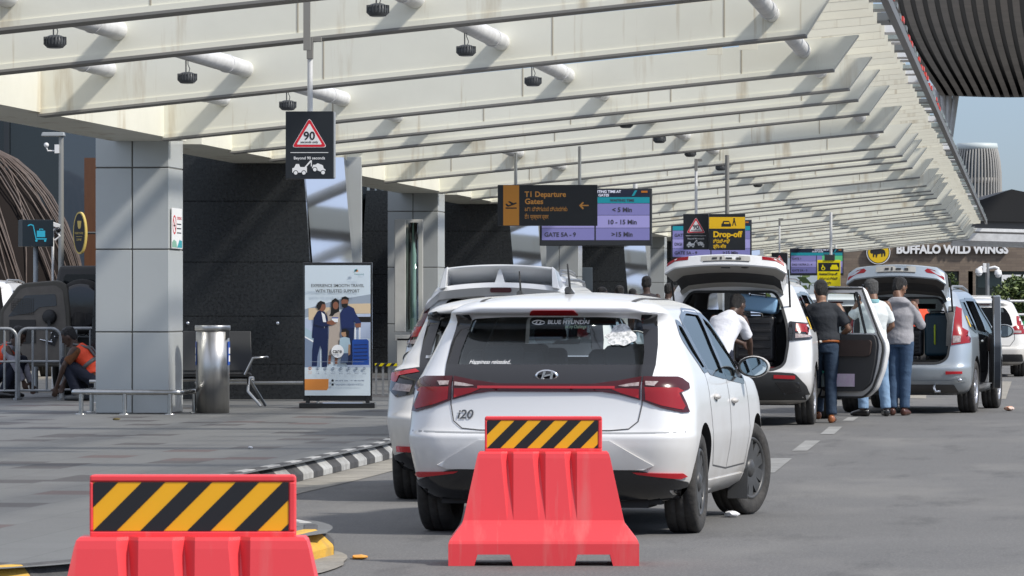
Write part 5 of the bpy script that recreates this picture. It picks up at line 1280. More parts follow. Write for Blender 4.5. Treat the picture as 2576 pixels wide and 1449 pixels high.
    if collar:
        q = MB(); loft(q, [j['neck']-up*.035, j['neck']+up*.012], [.078, .069], [.078, .069], S, n=18); link('collar', mat_mesh(remesh(q, .008, 1), collar), t)
    if vest:
        q = MB(); loft(q, [tp2[1]]+tp[2:5]+[(j['shR']+j['shL'])/2+up*.02], [.178, .168, .178, .188, .15], [.136, .124, .134, .14, .116], S, n=24)
        link('safety_vest', mat_mesh(remesh(q, .012, 2, .006, 12), vest), t)
        q = MB(); loft(q, [j['waist'].lerp(j['chest'], .1), j['waist'].lerp(j['chest'], .36)], [.184, .19], [.142, .146], S, n=24)
        for s in (-.085, .085): 
            pts = [j['chest']-S*s*1.05+S.cross(up)*e*.0-(up.cross(S))*0 for e in (1,)]
        link('reflective_band', q.mesh('band', [mat('grey_reflex', (.10, .10, .10), .4)]), t)
        for s in (-1, 1):
            q = MB(); fw = S.cross(up).normalized()*-1
            for e in (1, -1):
                q.tube([j['waist'].lerp(j['chest'], .3)+S*s*.085+fw*.135*e, j['chest']+S*s*.085+fw*.142*e, (j['shR']+j['shL'])/2+S*s*.085+up*.075+fw*.03*e], .02, n=6)
            q.build('reflective_strap', MATS['grey_reflex'], t)
    # trousers
    q = MB(); loft(q, [j['pelvis']-Vector((0, 0, .08)), j['pelvis']-Vector((0, 0, .0)), j['pelvis'].lerp(j['waist'], .55)], [.15, .163, .15], [.112, .122, .11], H, n=24)
    for a in ('R', 'L'):
        h0, k0, a0 = j['hip'+a], j['kn'+a], j['an'+a]; e = k0.lerp(a0, .97)
        q.tube([h0+Vector((0, 0, .02)), h0.lerp(k0, .3), h0.lerp(k0, .65), k0, k0.lerp(e, .35), k0.lerp(e, .7), e], [.098, .094, .082, .073, .072, .066, .064], n=16); q.ball(h0, .1, n=12); q.ball(k0, .073, n=12)
    sm = remesh(q, vox*1.2, 4, 0)
    wrinkle(sm, .006, 0)
    link('trousers', mat_mesh(sm, legs), t)
    if belt:
        q = MB(); c = j['pelvis'].lerp(j['waist'], .17); loft(q, [c, c+(j['waist']-j['pelvis']).normalized()*.036], [.178, .178], [.137, .137], H, n=28); link('belt', q.mesh('belt', [belt]), t)
    for a in ('R', 'L'):
        f = j['toe'+a].normalized(); a0 = j['an'+a]; side = Vector((f.y, -f.x, 0)); q = MB()
        dz = Vector((0, 0, 1)); g0 = a0-dz*.085
        if abs(j['toe'+a].z) > .3: fl = Vector((f.x, f.y, f.z)); 
        loft(q, [g0-f*.085+dz*.045, g0-f*.07+dz*.045, g0-f*.01+dz*.05, g0+f*.07+dz*.043, g0+f*.13+dz*.034, g0+f*.175+dz*.028], [.02, .038, .042, .046, .047, .02], [.03, .047, .052, .04, .032, .018], side, n=14)
        link('shoe', mat_mesh(remesh(q, .009, 2), shoe or SH_BLK), t)
    return t
def mat_mesh(me, m): 
    me.materials.clear(); me.materials.append(m); return me
C_WHITE = cloth('white_cotton', (.66, .67, .72), .12); C_DKPOLO = cloth('charcoal_polo', (.022, .026, .033)); C_MINT = cloth('pale_mint_polo', (.66, .70, .70), .15); C_HOOD = cloth('grey_fleece', (.33, .325, .345), .25)
C_ORANGE = mat('orange_vest', (.80, .07, .02), .7, bump=.3, bs=25)
# man bending into the boot
g = G(1813, 1078); zA = 51.05
person('man in a white shirt bending over the suitcases in the open boot', ((1810-CX)/F*zA, zA, 0), R(-28),
       dict(pelvis=(0, -.06, .86), waist=(.0, .03, .99), chest=(0, .17, 1.14), neck=(.0, .32, 1.27), head=(.02, .44, 1.37), shR=(.18, .24, 1.22), shL=(-.18, .24, 1.22), elR=(.20, .36, .97), wrR=(.14, .52, .80), elL=(-.16, .47, 1.02), wrL=(-.02, .66, .94),
            hipR=(.09, -.05, .83), hipL=(-.09, -.05, .83), knR=(.11, .0, .46), knL=(-.10, .02, .46), anR=(.11, -.04, .085), anL=(-.10, -.03, .085), look=(.25, .85, -.35), up=(0, .5, 1), hdR=(-.1, .6, -.7), hdL=(.2, .7, -.4), pnR=(-1, .3, 0)),
       C_WHITE, 'short', NAVY, SKIND, HAIR, SH_BLK, bulk=1.07)
zB = 53.4
person('man in a charcoal polo and dark jeans stepping towards the open rear door', ((2079-CX)/F*zB, zB, 0), R(-4),
       dict(pelvis=(-.02, 0, .90), waist=(-.03, .02, 1.05), chest=(-.045, .03, 1.24), neck=(-.06, .05, 1.41), head=(-.07, .10, 1.545), shR=(.14, .02, 1.355), shL=(-.235, .05, 1.35), elR=(.265, -.03, 1.10), wrR=(.13, .17, .99), elL=(-.27, .24, 1.16), wrL=(-.16, .46, 1.10),
            hipR=(.055, .0, .88), knR=(.05, .03, .48), anR=(.06, -.02, .085), hipL=(-.11, .03, .88), knL=(-.08, .22, .52), anL=(-.10, .30, .12), toeR=(.12, 1, 0), toeL=(-.1, 1, 0), hdR=(-.8, .5, -.2), pnR=(0, -.2, -1), hdL=(.3, 1, 0), look=(-.35, 1, -.15)),
       C_DKPOLO, 'short', DKDEN, SKINL, HAIR, SH_TAN, belt=mat('tan_belt', (.36, .11, .03), .5), bulk=1.16, untuck=False)
zC = 56.6
person('grey haired man in a white polo and light jeans holding a phone to his ear', ((2197-CX)/F*zC, zC, 0), R(14),
       dict(head=(-.02, .05, 1.575), look=(-.5, 1, -.05), shL=(-.175, .02, 1.385), elL=(-.27, .13, 1.20), wrL=(-.14, .12, 1.46), hdL=(.35, -.1, 1), pnL=(1, 0, -.3), elR=(.25, .02, 1.12), wrR=(.19, .24, 1.0), hdR=(-.2, 1, -.1), knR=(.13, .02, .49), anR=(.16, -.02, .085), knL=(-.12, .03, .49), anL=(-.13, .0, .085), toeL=(-.7, .7, 0)),
       C_MINT, 'short', DENIML, SKIN, HAIRG, SH_BLK, collar=cloth('aqua_collar', (.25, .48, .52)), bulk=1.05)
ph = thing('mobile_phone', 'dark phone held to the ear of the grey haired man', 'phone', ((2197-CX)/F*zC-.125, zC+.035, 1.555), R(14)); MB().box((0, 0, 0), (.012, .072, .15)).build('phone_body', M_BLACK, ph, bev=.004)
zD = 57.0
person('man in a grey hooded top and blue jeans standing behind the silver people carrier', ((2262-CX)/F*zD, zD, 0), R(-14),
       dict(head=(.0, .06, 1.60), look=(.55, .8, -.35), elR=(.27, .05, 1.13), wrR=(.16, .31, 1.17), hdR=(-.4, .8, .2), elL=(-.24, .03, 1.12), wrL=(-.05, .28, 1.14), hdL=(.4, .8, .2), knL=(-.085, .02, .49), anL=(-.08, -.02, .085), knR=(.075, .02, .49), anR=(.07, -.01, .085)),
       C_HOOD, 'long', DENIM, SKIN, HAIR, SH_BRN, hood=True, collar=C_WHITE, bulk=1.12)
# onlookers beyond the parked cars
look = [(1480, 727, 76, .3, (.02, .02, .022), 'person with dark hair furthest left in the group beyond the white cars', .97), (1512, 722, 79, -1.2, (.30, .20, .12), 'person with pale headband in the group beyond the white cars', .98),
        (1560, 718, 77, .6, (.35, .36, .36), 'long haired person in a pale top in the group beyond the white cars', .985), (1590, 726, 82, -.5, (.05, .05, .06), 'small distant person beside the long haired one', 1.0),
        (1627, 694, 74, .2, (.05, .045, .05), 'tall man in a dark shirt standing out above the group', 1.02), (1681, 712, 76, -1.0, (.45, .44, .42), 'person in a pale shirt left of the open white tailgate', .98), (1703, 718, 80, .9, (.06, .03, .03), 'person half hidden by the open white tailgate', 1.0)]
for i, (x, yt, z, a, c, lb, sc) in enumerate(look):
    top = HC+(HY-yt)/F*z; sc = (top-PAVE)/1.715
    person(lb, ((x-CX)/F*z, z, PAVE), a, dict(knR=(.10, .05, .49)), cloth('onlooker_shirt_%d' % i, c), 'short', DKDEN if i % 2 else NAVY, SKIND, HAIR, SH_BLK, vox=.014, scale=sc, group='people waiting beyond the parked cars')
# two workers in orange vests on the left
SQ = dict(pelvis=(0, -.20, .30), waist=(0, -.17, .44), chest=(0, -.05, .58), neck=(0, .08, .70), head=(0, .14, .83), shR=(.175, .03, .66), shL=(-.175, .03, .66), elR=(.22, .15, .46), wrR=(.16, .25, .22), elL=(-.22, .15, .46), wrL=(-.14, .27, .18),
          hipR=(.09, -.19, .28), hipL=(-.09, -.19, .28), knR=(.15, .15, .50), knL=(-.15, .15, .50), anR=(.12, -.04, .085), anL=(-.12, .0, .085), look=(0, .9, -.45), up=(0, .5, 1), hdR=(-.1, .3, -1), hdL=(.1, .3, -1))
zW = 59.2
person('worker in an orange safety vest squatting beside the grey column', ((200-CX)/F*zW, zW, PAVE), R(82), SQ, cloth('rust_shirt', (.16, .06, .02)), 'short', NAVY, SKIND, HAIR, mat('grey_boot', (.06, .065, .07), .7), vest=C_ORANGE)
person('worker in an orange safety vest crouching at the left edge behind the barriers', ((22-CX)/F*61, 61, PAVE), R(-100), SQ, cloth('lilac_shirt', (.30, .29, .33)), 'long', NAVY, SKIND, HAIR, SH_BLK, vest=C_ORANGE)
person('person in an orange vest far beyond the open silver boot', ((2303-CX)/F*72, 72, 0), R(20), None, C_ORANGE, 'short', NAVY, SKIND, HAIR, SH_BLK, vox=.014, scale=.97)
# ------------------------------------------------------------------ barriers in front
M_BARR = stained('red_barrier_plastic', (.74, .05, .06), (.60, .20, .18), .45, .42, 2.2)
M_SY = mat('hazard_yellow', (.80, .40, .01), .35); M_SB = mat('hazard_black', (.012, .012, .014), .35)
def stripes(mb, x0, x1, z0, z1, y, pitch, slant, mY=0, mB=1, phase=0., duty=.5, back=None):
    # slanted hazard stripes clipped to a rectangle
    bm0 = [(x0, z0), (x1, z0), (x1, z1), (x0, z1)]
    mb.add([(p[0], y, p[1]) for p in bm0], [(0, 1, 2, 3)], mY)
    k = -8
    while k < 20:
        a = x0+phase+k*pitch; b = a+pitch*duty
        # line x = a + slant*(z-z0)
        poly = [(a, z0), (b, z0), (b+slant*(z1-z0), z1), (a+slant*(z1-z0), z1)]
        def clip(pl, f, inter):
            out = []
            for i in range(len(pl)):
                p, q = pl[i], pl[(i+1) % len(pl)]
                if f(p): out.append(p)
                if f(p) != f(q): out.append(inter(p, q))
            return out
        for lim_, sg in ((x0, 1), (x1, -1)):
            if not poly: break
            poly = clip(poly, lambda p: sg*(p[0]-lim_) >= -1e-9, lambda p, q: (lim_, p[1]+(q[1]-p[1])*(lim_-p[0])/(q[0]-p[0])))
        if len(poly) > 2: mb.add([(p[0], y-.003, p[1]) for p in poly], [tuple(range(len(poly)))], mB)
        k += 1
def barrier(label, loc, rz):
    t = thing('traffic_barrier', label, 'barrier', loc, rz, 'red water filled barriers on the road')
    mb = MB()
    # body: profile half-depths at levels, ribs as grooves cut by columns
    W0, W1, W2 = .50, .475, .365                       # half lengths at foot, ankle, top
    lev = [(.0, .50, .22), (.115, .50, .22), (.13, .495, .215), (.215, .43, .135), (.235, .423, .125), (.56, .352, .085), (.585, .345, .08), (.595, .335, .07)]
    cols = [-1, -.62, -.62, -.53, -.44, -.44, -.155, -.155, -.065, .03, .03, .31, .31, .40, .49, .49, 1]
    gro = {3: 1, 8: 1, 13: 1}
    n = len(cols); rows = []
    for z, hw, hd in lev:
        fr = []
        for i, u in enumerate(cols):
            x = u*hw if abs(u) == 1 else u*.36*(1.0 if z > .3 else 1.0)
            d = hd
            if i in gro and z > .24: d = hd-.035
            fr.append(Vector((x, -d, z)))
        rows.append(fr)
    # front, and the back mirrored
    for sgn in (1, -1):
        o = len(mb.v); vs = []
        for r in rows: vs += [Vector((p.x, p.y*sgn, p.z)) for p in r]
        fs = []
        for j in range(len(lev)-1):
            for i in range(n-1):
                if j == 0 and (2 <= i <= 3 or 11 <= i <= 12): pass
                f = (j*n+i, j*n+i+1, (j+1)*n+i+1, (j+1)*n+i)
                fs.append(f if sgn > 0 else tuple(reversed(f)))
        mb.add(vs, fs)
    # ends and top
    for e in (0, n-1):
        vs = []
        for r in rows: vs += [r[e], Vector((r[e].x, -r[e].y, r[e].z))]
        mb.add(vs, [(2*j, 2*j+1, 2*j+3, 2*j+2) for j in range(len(lev)-1)])
    top = rows[-1]; mb.add([v for v in top]+[Vector((v.x, -v.y, v.z)) for v in top], [(i, i+1, i+1+n, i+n) for i in range(n-1)])
    bot = rows[0]; mb.add([v for v in bot]+[Vector((v.x, -v.y, v.z)) for v in bot], [(i, i+1, i+1+n, i+n) for i in range(n-1)])
    me = mb.mesh('barrier_body', [M_BARR])
    bm = bmesh.new(); bm.from_mesh(me); bmesh.ops.remove_doubles(bm, verts=bm.verts, dist=1e-4); bmesh.ops.recalc_face_normals(bm, faces=bm.faces); bm.to_mesh(me); bm.free()
    cut = [prism([(x-.115, -.05), (x+.115, -.05), (x+.085, .06), (x-.085, .06)], 'y', -.4, .4) for x in (-.262, .262)]
    me = boolean(me, [cutter(cut, M_BARR)])
    link('barrier_body', me, t, bev=.009, seg=3)
    fr = MB(); a, b, z0, z1 = -.31, .31, .59, .78
    fr.box(((a+b)/2, 0, (z0+z1)/2), (b-a, .05, z1-z0)); fr.build('board_frame', M_BARR, t, bev=.012, seg=3)
    bd = MB(); stripes(bd, a+.012, b-.022, z0+.022, z1-.022, -.0275, .141, 1.0, 0, 1, .0, .5); bd.build('hazard_board', [M_SY, M_SB], t, fixn=False)
    rm = MB()
    for (q, w) in (((a+b)/2, b-a),):
        rm.box((q, -.026, z1-.011), (w-.004, .012, .018)); rm.box((q, -.026, z0+.011), (w-.004, .012, .018))
    rm.box((a+.006, -.026, (z0+z1)/2), (.010, .012, z1-z0-.044)); rm.box((b-.011, -.026, (z0+z1)/2), (.018, .012, z1-z0-.044))
    rm.build('board_rim', M_BARR, t, bev=.004)
    return t
zb2 = F*HC/(1424-HY)
b2 = barrier('red traffic barrier with hazard board standing directly behind the nearest white hatchback', ((1367-CX)/F*(zb2+.22), zb2+.22, 0), 0)
z1 = 14.55
b1 = dup(b2, ((486-CX)/F*z1, z1, 0), 0, 'red traffic barrier with hazard board cut off by the bottom edge, left of the other', scale=1.058)

# ------------------------------------------------------------------ street furniture by the column
t = thing('litter_bin', 'tall round brushed steel litter bin in front of the black granite pylon', 'bin', P(535, 1040, F*(HC-PAVE)/(1040-HY)+.2)); t.location.z = PAVE
mb = MB(); mb.lathe([(0, .0), (.192, .0), (.192, .93), (.150, .945)], n=48); mb.build('bin_body', M_STEEL, t)
mb = MB(); mb.lathe([(.150, .94), (.20, .945), (.205, .955), (.205, .995), (.20, 1.005), (.0, 1.0)], n=48); mb.build('bin_lid', M_STEEL, t)
mb = MB(); mb.box((.155, -.09, .90), (.09, .05, .08)); mb.build('bin_slot', M_BLKP, t)
M_BLUE = mat('label_blue', (.015, .07, .35), .4)
for sx in (-1, 1):
    mb = MB(); a0 = R(-90+sx*78); pts = []
    for k in range(7):
        a = a0+R(sx*(k*7-14)); pts.append((.1955*math.cos(a), .1955*math.sin(a)))
    vs = [(x, y, z) for x, y in pts for z in (.55, .82)]
    mb.add(vs+[(x*1.012, y*1.012, z) for x, y, z in vs], [(2*i+14, 2*i+2+14, 2*i+3+14, 2*i+1+14) for i in range(6)], 0)
    w = [(x*1.02, y*1.02, z) for x, y in pts[1:5] for z in (.59, .66)]+[(x*1.02, y*1.02, z) for x, y in pts[1:5] for z in (.68, .75)]
    mb.add(w, [(2*i+o, 2*i+2+o, 2*i+3+o, 2*i+1+o) for o in (0, 8) for i in range(3)], 1)
    mb.build('bin_label', [M_BLUE, M_WHITE], t)
# low steel rails round the column and the pylon
M_TUBE2 = mat('rail_steel', (.50, .50, .49), .25, metal=1, var=.2, vs=12)
def rail(label, pts, h, posts, r=.03, loop=False):
    c = Vector(pts[0]); t = thing('guard_rail', label, 'rail', c)
    mb = MB(); L = [Vector(p)-c+Vector((0, 0, h)) for p in pts]
    # rounded corners
    out = [L[0]]
    for i in range(1, len(L)-1):
        a = (L[i-1]-L[i]).normalized()*.1; b = (L[i+1]-L[i]).normalized()*.1
        for k in range(6):
            s = k/5; out.append((L[i]+a)*(1-s)**2+L[i]*2*s*(1-s)+(L[i]+b)*s*s)
    out.append(L[-1]); mb.tube(out, r, n=12); mb.build('top_rail', M_TUBE2, t)
    for p in posts:
        mb = MB(); q = Vector(p)-c; mb.tube([q, q+Vector((0, 0, h))], r*.85, n=12); mb.lathe([(r*.85, .012), (.06, .01), (.062, 0)], c=q, n=16); mb.build('post', M_TUBE2, t)
    return t
cz = 52.44; c0 = LP(10.14, cz, PAVE)
def cp(u, v): return c0+RPp*u+RD*v
rail('low bent steel guard rail round the foot of the nearest grey column', [cp(-.62, .6), cp(-.62, -.78), cp(.62, -.78), cp(.62, .6)], .25, [cp(-.62, .3), cp(-.52, -.78), cp(-.2, -.78) if False else cp(-.02, -.78), cp(.50, -.78), cp(.62, .1)])
p0 = P(590, 1003, 57.6); p0.z = PAVE; p1 = P(760, 1003, 57.6); p1.z = PAVE
rail('straight low steel rail in front of the black granite pylon', [p0+Vector((-.5, 0, 0)), p1+Vector((.3, 0, 0))], .26, [p0+Vector((-.4, 0, 0)), p1+Vector((.2, 0, 0))], .022)
rail('short low steel rail left of the nearest column, behind the worker', [P(225, 1003, 57.9)+Vector((0, 0, PAVE-P(225, 1003, 57.9).z)), P(330, 1003, 57.9)+Vector((0, 0, PAVE-P(330, 1003, 57.9).z))], .27, [P(240, 1003, 57.9)+Vector((0, 0, PAVE-P(240, 1003, 57.9).z))], .022)
# steel bench behind the bin
bz = 55.2; t = thing('steel_bench', 'steel frame bench with perforated dark seats, mostly hidden by the round bin', 'bench', P(535, 1010, bz)); t.location.z = PAVE
mb = MB()
for s in (-1, 1): mb.hexa([(s*.06, -.2, .40), (s*.46, -.2, .40), (s*.46, .22, .38), (s*.06, .22, .38)] if s > 0 else [(-.46, -.2, .40), (-.06, -.2, .40), (-.06, .22, .38), (-.46, .22, .38)], [(.06, -.2, .425), (.46, -.2, .425), (.46, .22, .405), (.06, .22, .405)] if s > 0 else [(-.46, -.2, .425), (-.06, -.2, .425), (-.06, .22, .405), (-.46, .22, .405)])
mb.build('seat', M_BLKP, t, bev=.008)
for x0, x1 in ((-.46, -.06), (.06, .46)):
    mb = MB(); mb.hexa([(x0, .22, .44), (x1, .22, .44), (x1, .245, .44), (x0, .245, .44)], [(x0-.02, .36, .92), (x1-.02, .36, .92), (x1-.02, .385, .92), (x0-.02, .385, .92)]); mb.build('backrest', M_BLKP, t, bev=.008)
for s in (-1, 1):
    mb = MB(); mb.tube([(s*.48, .12, .36), (s*.44, -.12, .36), (s*.44, -.24, .20), (s*.60, -.32, .02)], .018, n=8); mb.tube([(s*.44, -.12, .36), (s*.62, .3, .02)], .018, n=8); mb.build('leg', M_TUBE2, t)
    mb = MB(); mb.tube([(s*.40, -.22, .40), (s*.50, -.24, .60), (s*.66, -.22, .61), (s*.66, .0, .61), (s*.50, .24, .60)], .015, n=8); mb.build('armrest', M_TUBE2, t)
mb = MB(); mb.tube([(-.5, .05, .34), (.5, .05, .34)], .03, n=10); mb.build('beam', M_TUBE2, t)

# ------------------------------------------------------------------ advert stand
sz_ = 55.0; sc = sz_/F; t = thing('advert_stand', 'upright advert stand: EXPERIENCE SMOOTH TRAVEL WITH TRUSTED SUPPORT', 'advert stand', P(850, 1020, sz_), R(-2)); t.location.z = PAVE
w, z0, z1 = .83, .12, 1.735
mb = MB(); mb.box((0, .0, (z0+z1)/2-.01), (w, .07, z1-z0+.05)); mb.build('frame', M_BLACK, t, bev=.006)
mb = MB(); mb.box((0, 0, .03), (w+.08, .34, .06)); mb.box((-.36, 0, .09), (.05, .08, .1)); mb.box((.36, 0, .09), (.05, .08, .1)); mb.build('base', M_BLACK, t, bev=.006)
AC = ['d2dfe8', '14161c', '0e1f4a', 'b5a89c', '1a2a5c', '8a5a44', '16120f', 'd98a3e', '1d4fa8', 'a9c2d0', 'f2f4f6', 'b08a6a', '9aa6b4', '46587a', '2a7f86', 'b9c6dd', 'd9c3a2', '7d8da6']
AM = [mat('advert_ink_%s' % 'abcdefghijklmnopqr'[i], c, .35, coat=.2) for i, c in enumerate(AC)]
mb = MB(); X0, X1, Z0_, Z1_ = -.395, .395, .15, 1.715
def ad(poly, m, y): mb.add([(p[0], y, p[1]) for p in poly], [tuple(range(len(poly)))], m)
def AX_(px, py): return (X0+(px-155)/(778-155)*(X1-X0), Z1_-(py-110)/(1325-110)*(Z1_-Z0_))     # from the poster's own layout
def A(pts, m, y): ad([AX_(*p) for p in pts][::-1], m, y)
def orient(pts):
    a = sum(pts[i][0]*pts[(i+1) % len(pts)][1]-pts[(i+1) % len(pts)][0]*pts[i][1] for i in range(len(pts)))
    return pts
yb = -.037
A([(155, 110), (778, 110), (778, 1325), (155, 1325)], 0, yb); n_ = 0
def layer():
    global n_; n_ += 1; return yb-.0005*n_
A([(155, 520), (470, 430), (778, 380), (778, 480), (500, 520), (155, 600)], 12, layer())
A([(155, 610), (778, 560), (778, 790), (155, 800)], 15, layer())
A([(190, 510), (430, 500), (430, 620), (190, 620)], 16, layer()); A([(560, 470), (778, 465), (778, 560), (600, 560)], 16, layer()); A([(620, 590), (778, 590), (778, 640), (620, 640)], 6, layer())
A([(155, 690), (270, 760), (270, 830), (155, 780)], 9, layer()); A([(155, 780), (300, 850), (300, 1080), (155, 1080)], 17, layer()); A([(155, 770), (300, 850), (300, 865), (155, 785)], 10, layer())
A([(590, 980), (778, 960), (778, 1110), (560, 1120)], 15, layer())
def el(cx, cy, rx, ry, n=18): return [(cx+rx*math.cos(2*math.pi*k/n), cy+ry*math.sin(2*math.pi*k/n)) for k in range(n)]
# woman in navy suit
y = layer(); A([(240, 790), (375, 790), (372, 900), (365, 1060), (318, 1060), (316, 900), (300, 860), (275, 960), (270, 1050), (222, 1050), (225, 900)], 2, y)
y = layer(); A([(275, 540), (310, 525), (345, 545), (372, 600), (376, 790), (225, 790), (222, 770), (240, 600)], 2, y); A([(312, 545), (345, 570), (358, 640), (340, 700)], 10, layer())
y = layer(); A(el(318, 495, 36, 44), 5, y); y = layer(); A([(270, 500), (275, 460), (305, 440), (345, 455), (350, 475), (320, 470), (300, 520), (280, 525)], 6, y); A(el(276, 492, 12, 18), 6, layer())
# woman in a pale dress
y = layer(); A([(365, 540), (400, 520), (450, 515), (488, 540), (490, 800), (488, 960), (375, 950), (385, 700)], 3, y); A([(380, 950), (405, 950), (400, 1030), (375, 1030)], 5, layer()); A([(440, 960), (468, 960), (465, 1030), (440, 1030)], 5, layer())
y = layer(); A([(400, 560), (410, 440), (445, 415), (480, 440), (482, 540), (440, 560), (420, 585), (385, 580)], 6, y); A(el(448, 485, 27, 36), 5, layer())
# man in navy
y = layer(); A([(500, 690), (625, 690), (620, 820), (600, 1040), (560, 1040), (520, 1000), (510, 800)], 2, y)
y = layer(); A([(490, 560), (520, 510), (570, 485), (620, 510), (640, 560), (690, 640), (680, 665), (645, 660), (620, 620), (625, 695), (500, 690)], 4, y)
A(el(535, 450, 33, 45), 5, layer()); A([(500, 445), (505, 410), (540, 398), (572, 415), (572, 450), (560, 430), (520, 425)], 6, layer()); A([(505, 470), (565, 465), (560, 500), (530, 510), (508, 495)], 6, layer())
A([(630, 655), (690, 650), (685, 690), (640, 690)], 5, layer())
A([(240, 600), (260, 590), (330, 640), (420, 640), (425, 665), (320, 685), (245, 660)], 2, layer()); A([(365, 635), (420, 620), (455, 650), (415, 670), (365, 655)], 5, layer()); A([(412, 598), (472, 598), (470, 640), (440, 640), (412, 620)], 10, layer()); A([(412, 596), (472, 596), (472, 605), (412, 605)], 8, layer())
# child and blue case
A([(628, 690), (640, 690), (640, 810), (628, 810)], 10, layer()); A([(672, 690), (684, 690), (684, 810), (672, 810)], 10, layer())
A([(605, 815), (620, 800), (745, 800), (762, 815), (765, 1040), (610, 1050)], 8, layer()); 
for k in range(5): A([(620, 850+34*k), (750, 846+34*k), (750, 854+34*k), (620, 858+34*k)], 4, layer())
A([(490, 790), (530, 775), (580, 790), (590, 850), (570, 930), (520, 935), (485, 850)], 9, layer()); A([(570, 850), (588, 850), (588, 940), (565, 955)], 11, layer()); A([(515, 930), (570, 930), (565, 1020), (490, 1020)], 13, layer())
A(el(532, 742, 30, 36), 11, layer()); A([(500, 735), (510, 705), (545, 700), (578, 725), (570, 785), (550, 770), (545, 730)], 6, layer())
A(el(467, 912, 59, 61, 28), 10, layer())
# fade, orange box, icons
A([(155, 1062), (778, 1062), (778, 1325), (155, 1325)], 0, layer()); A([(560, 1040), (778, 1040), (778, 1062), (560, 1062)], 15, layer())
A([(155, 1172), (382, 1170), (380, 1255), (365, 1275), (155, 1275)], 7, layer())
for k in range(8):
    x = 205+73.5*k; y = layer(); A(el(x, 1072, 15, 15, 10), 7 if k == 0 else 12, y); A(el(x, 1072, 9, 9, 8), 0, layer()); A([(x-3, 1062), (x+3, 1062), (x+3, 1082), (x-3, 1082)], 13, layer())
A([(205, 1008), (720, 1008), (720, 1011), (205, 1011)], 12, layer())
A(el(420, 1185, 12, 12, 12), 1, layer()); A(el(420, 1223, 12, 12, 12), 1, layer())
A([(620, 185), (630, 150), (660, 142), (650, 155), (635, 165)], 14, layer()); A([(635, 168), (655, 150), (668, 165), (650, 172)], 7, layer()); A([(632, 165), (645, 152), (655, 158), (640, 172)], 1, layer())
L_ = layer()
def at(s, size, px, py, m=1, bold=.0, width=None, al='LEFT'):
    x, z = AX_(px, py); text(mb, s, size, x, z, L_, m, al, bold, width)
k_ = (X1-X0)/(778-155)
at('EXPERIENCE SMOOTH TRAVEL', .052, 215, 313, 1, .012, 503*k_); at('WITH TRUSTED SUPPORT', .052, 258, 363, 1, .012, 417*k_)
at('care', .07, 420, 928, 1, .02, 88*k_); at('Kempegowda', .022, 628, 198, 14, .02, 90*k_); at('INTERNATIONAL AIRPORT', .012, 663, 210, 12, 0, 58*k_); at('BENGALURU', .012, 663, 222, 12, 0, 45*k_)
for s, x in (('Meet & Greet', 205), ('Arrival Lounge', 278), ('Car Spa', 352), ('Flower Service', 426), ('Hotel Service', 499), ('Porter Service', 573), ('Limousine Service', 647), ('Left Luggage', 720)):
    a, b = s.rsplit(' ', 1); at(a, .016, x, 1108, 7 if x == 205 else 13, 0, None, 'CENTER'); at(b, .016, x, 1124, 7 if x == 205 else 13, 0, None, 'CENTER')
at('080 6678 2066 / +91 9861303086', .024, 445, 1192, 13, .01, 275*k_); at('customerservice@bialservices.com', .024, 445, 1230, 13, .01, 268*k_)
mb.build('poster', AM, t, fixn=False)

# ------------------------------------------------------------------ hanging signs
M_SGN = mat('sign_black', (.014, .016, .019), .3); M_SIDE = mat('sign_side_grey', (.30, .32, .34), .4); M_AMB = mat('sign_amber', (.72, .29, .035), .35); M_WH = mat('sign_white', (.78, .78, .78), .4)
M_SR = mat('sign_red', (.62, .015, .03), .35); M_SYL = mat('sign_yellow', (.80, .48, .01), .35); M_TXY = mat('amber_letters', (.78, .34, .06), .4); M_YPL = mat('bright_yellow_sign', (.80, .66, .0), .35); M_ROD = mat('hanger_rod', (.38, .38, .36), .35, metal=.7)
SM = [M_SGN, M_WH, M_SR, M_AMB, M_TXY, M_SYL, M_YPL]
def tri(cx, cz, r, rr): return rpoly([(cx-r, cz-r*.62), (cx+r, cz-r*.62), (cx, cz+r*1.06)], rr, 4)
def car_icon(mb, x, z, s, y, m):
    mb.plate([(x+s*a, z+s*b) for a, b in ((-.5, .0), (.5, .0), (.5, .28), (.42, .34), (.30, .60), (-.30, .60), (-.42, .34), (-.5, .28))], y, y+.001, m)
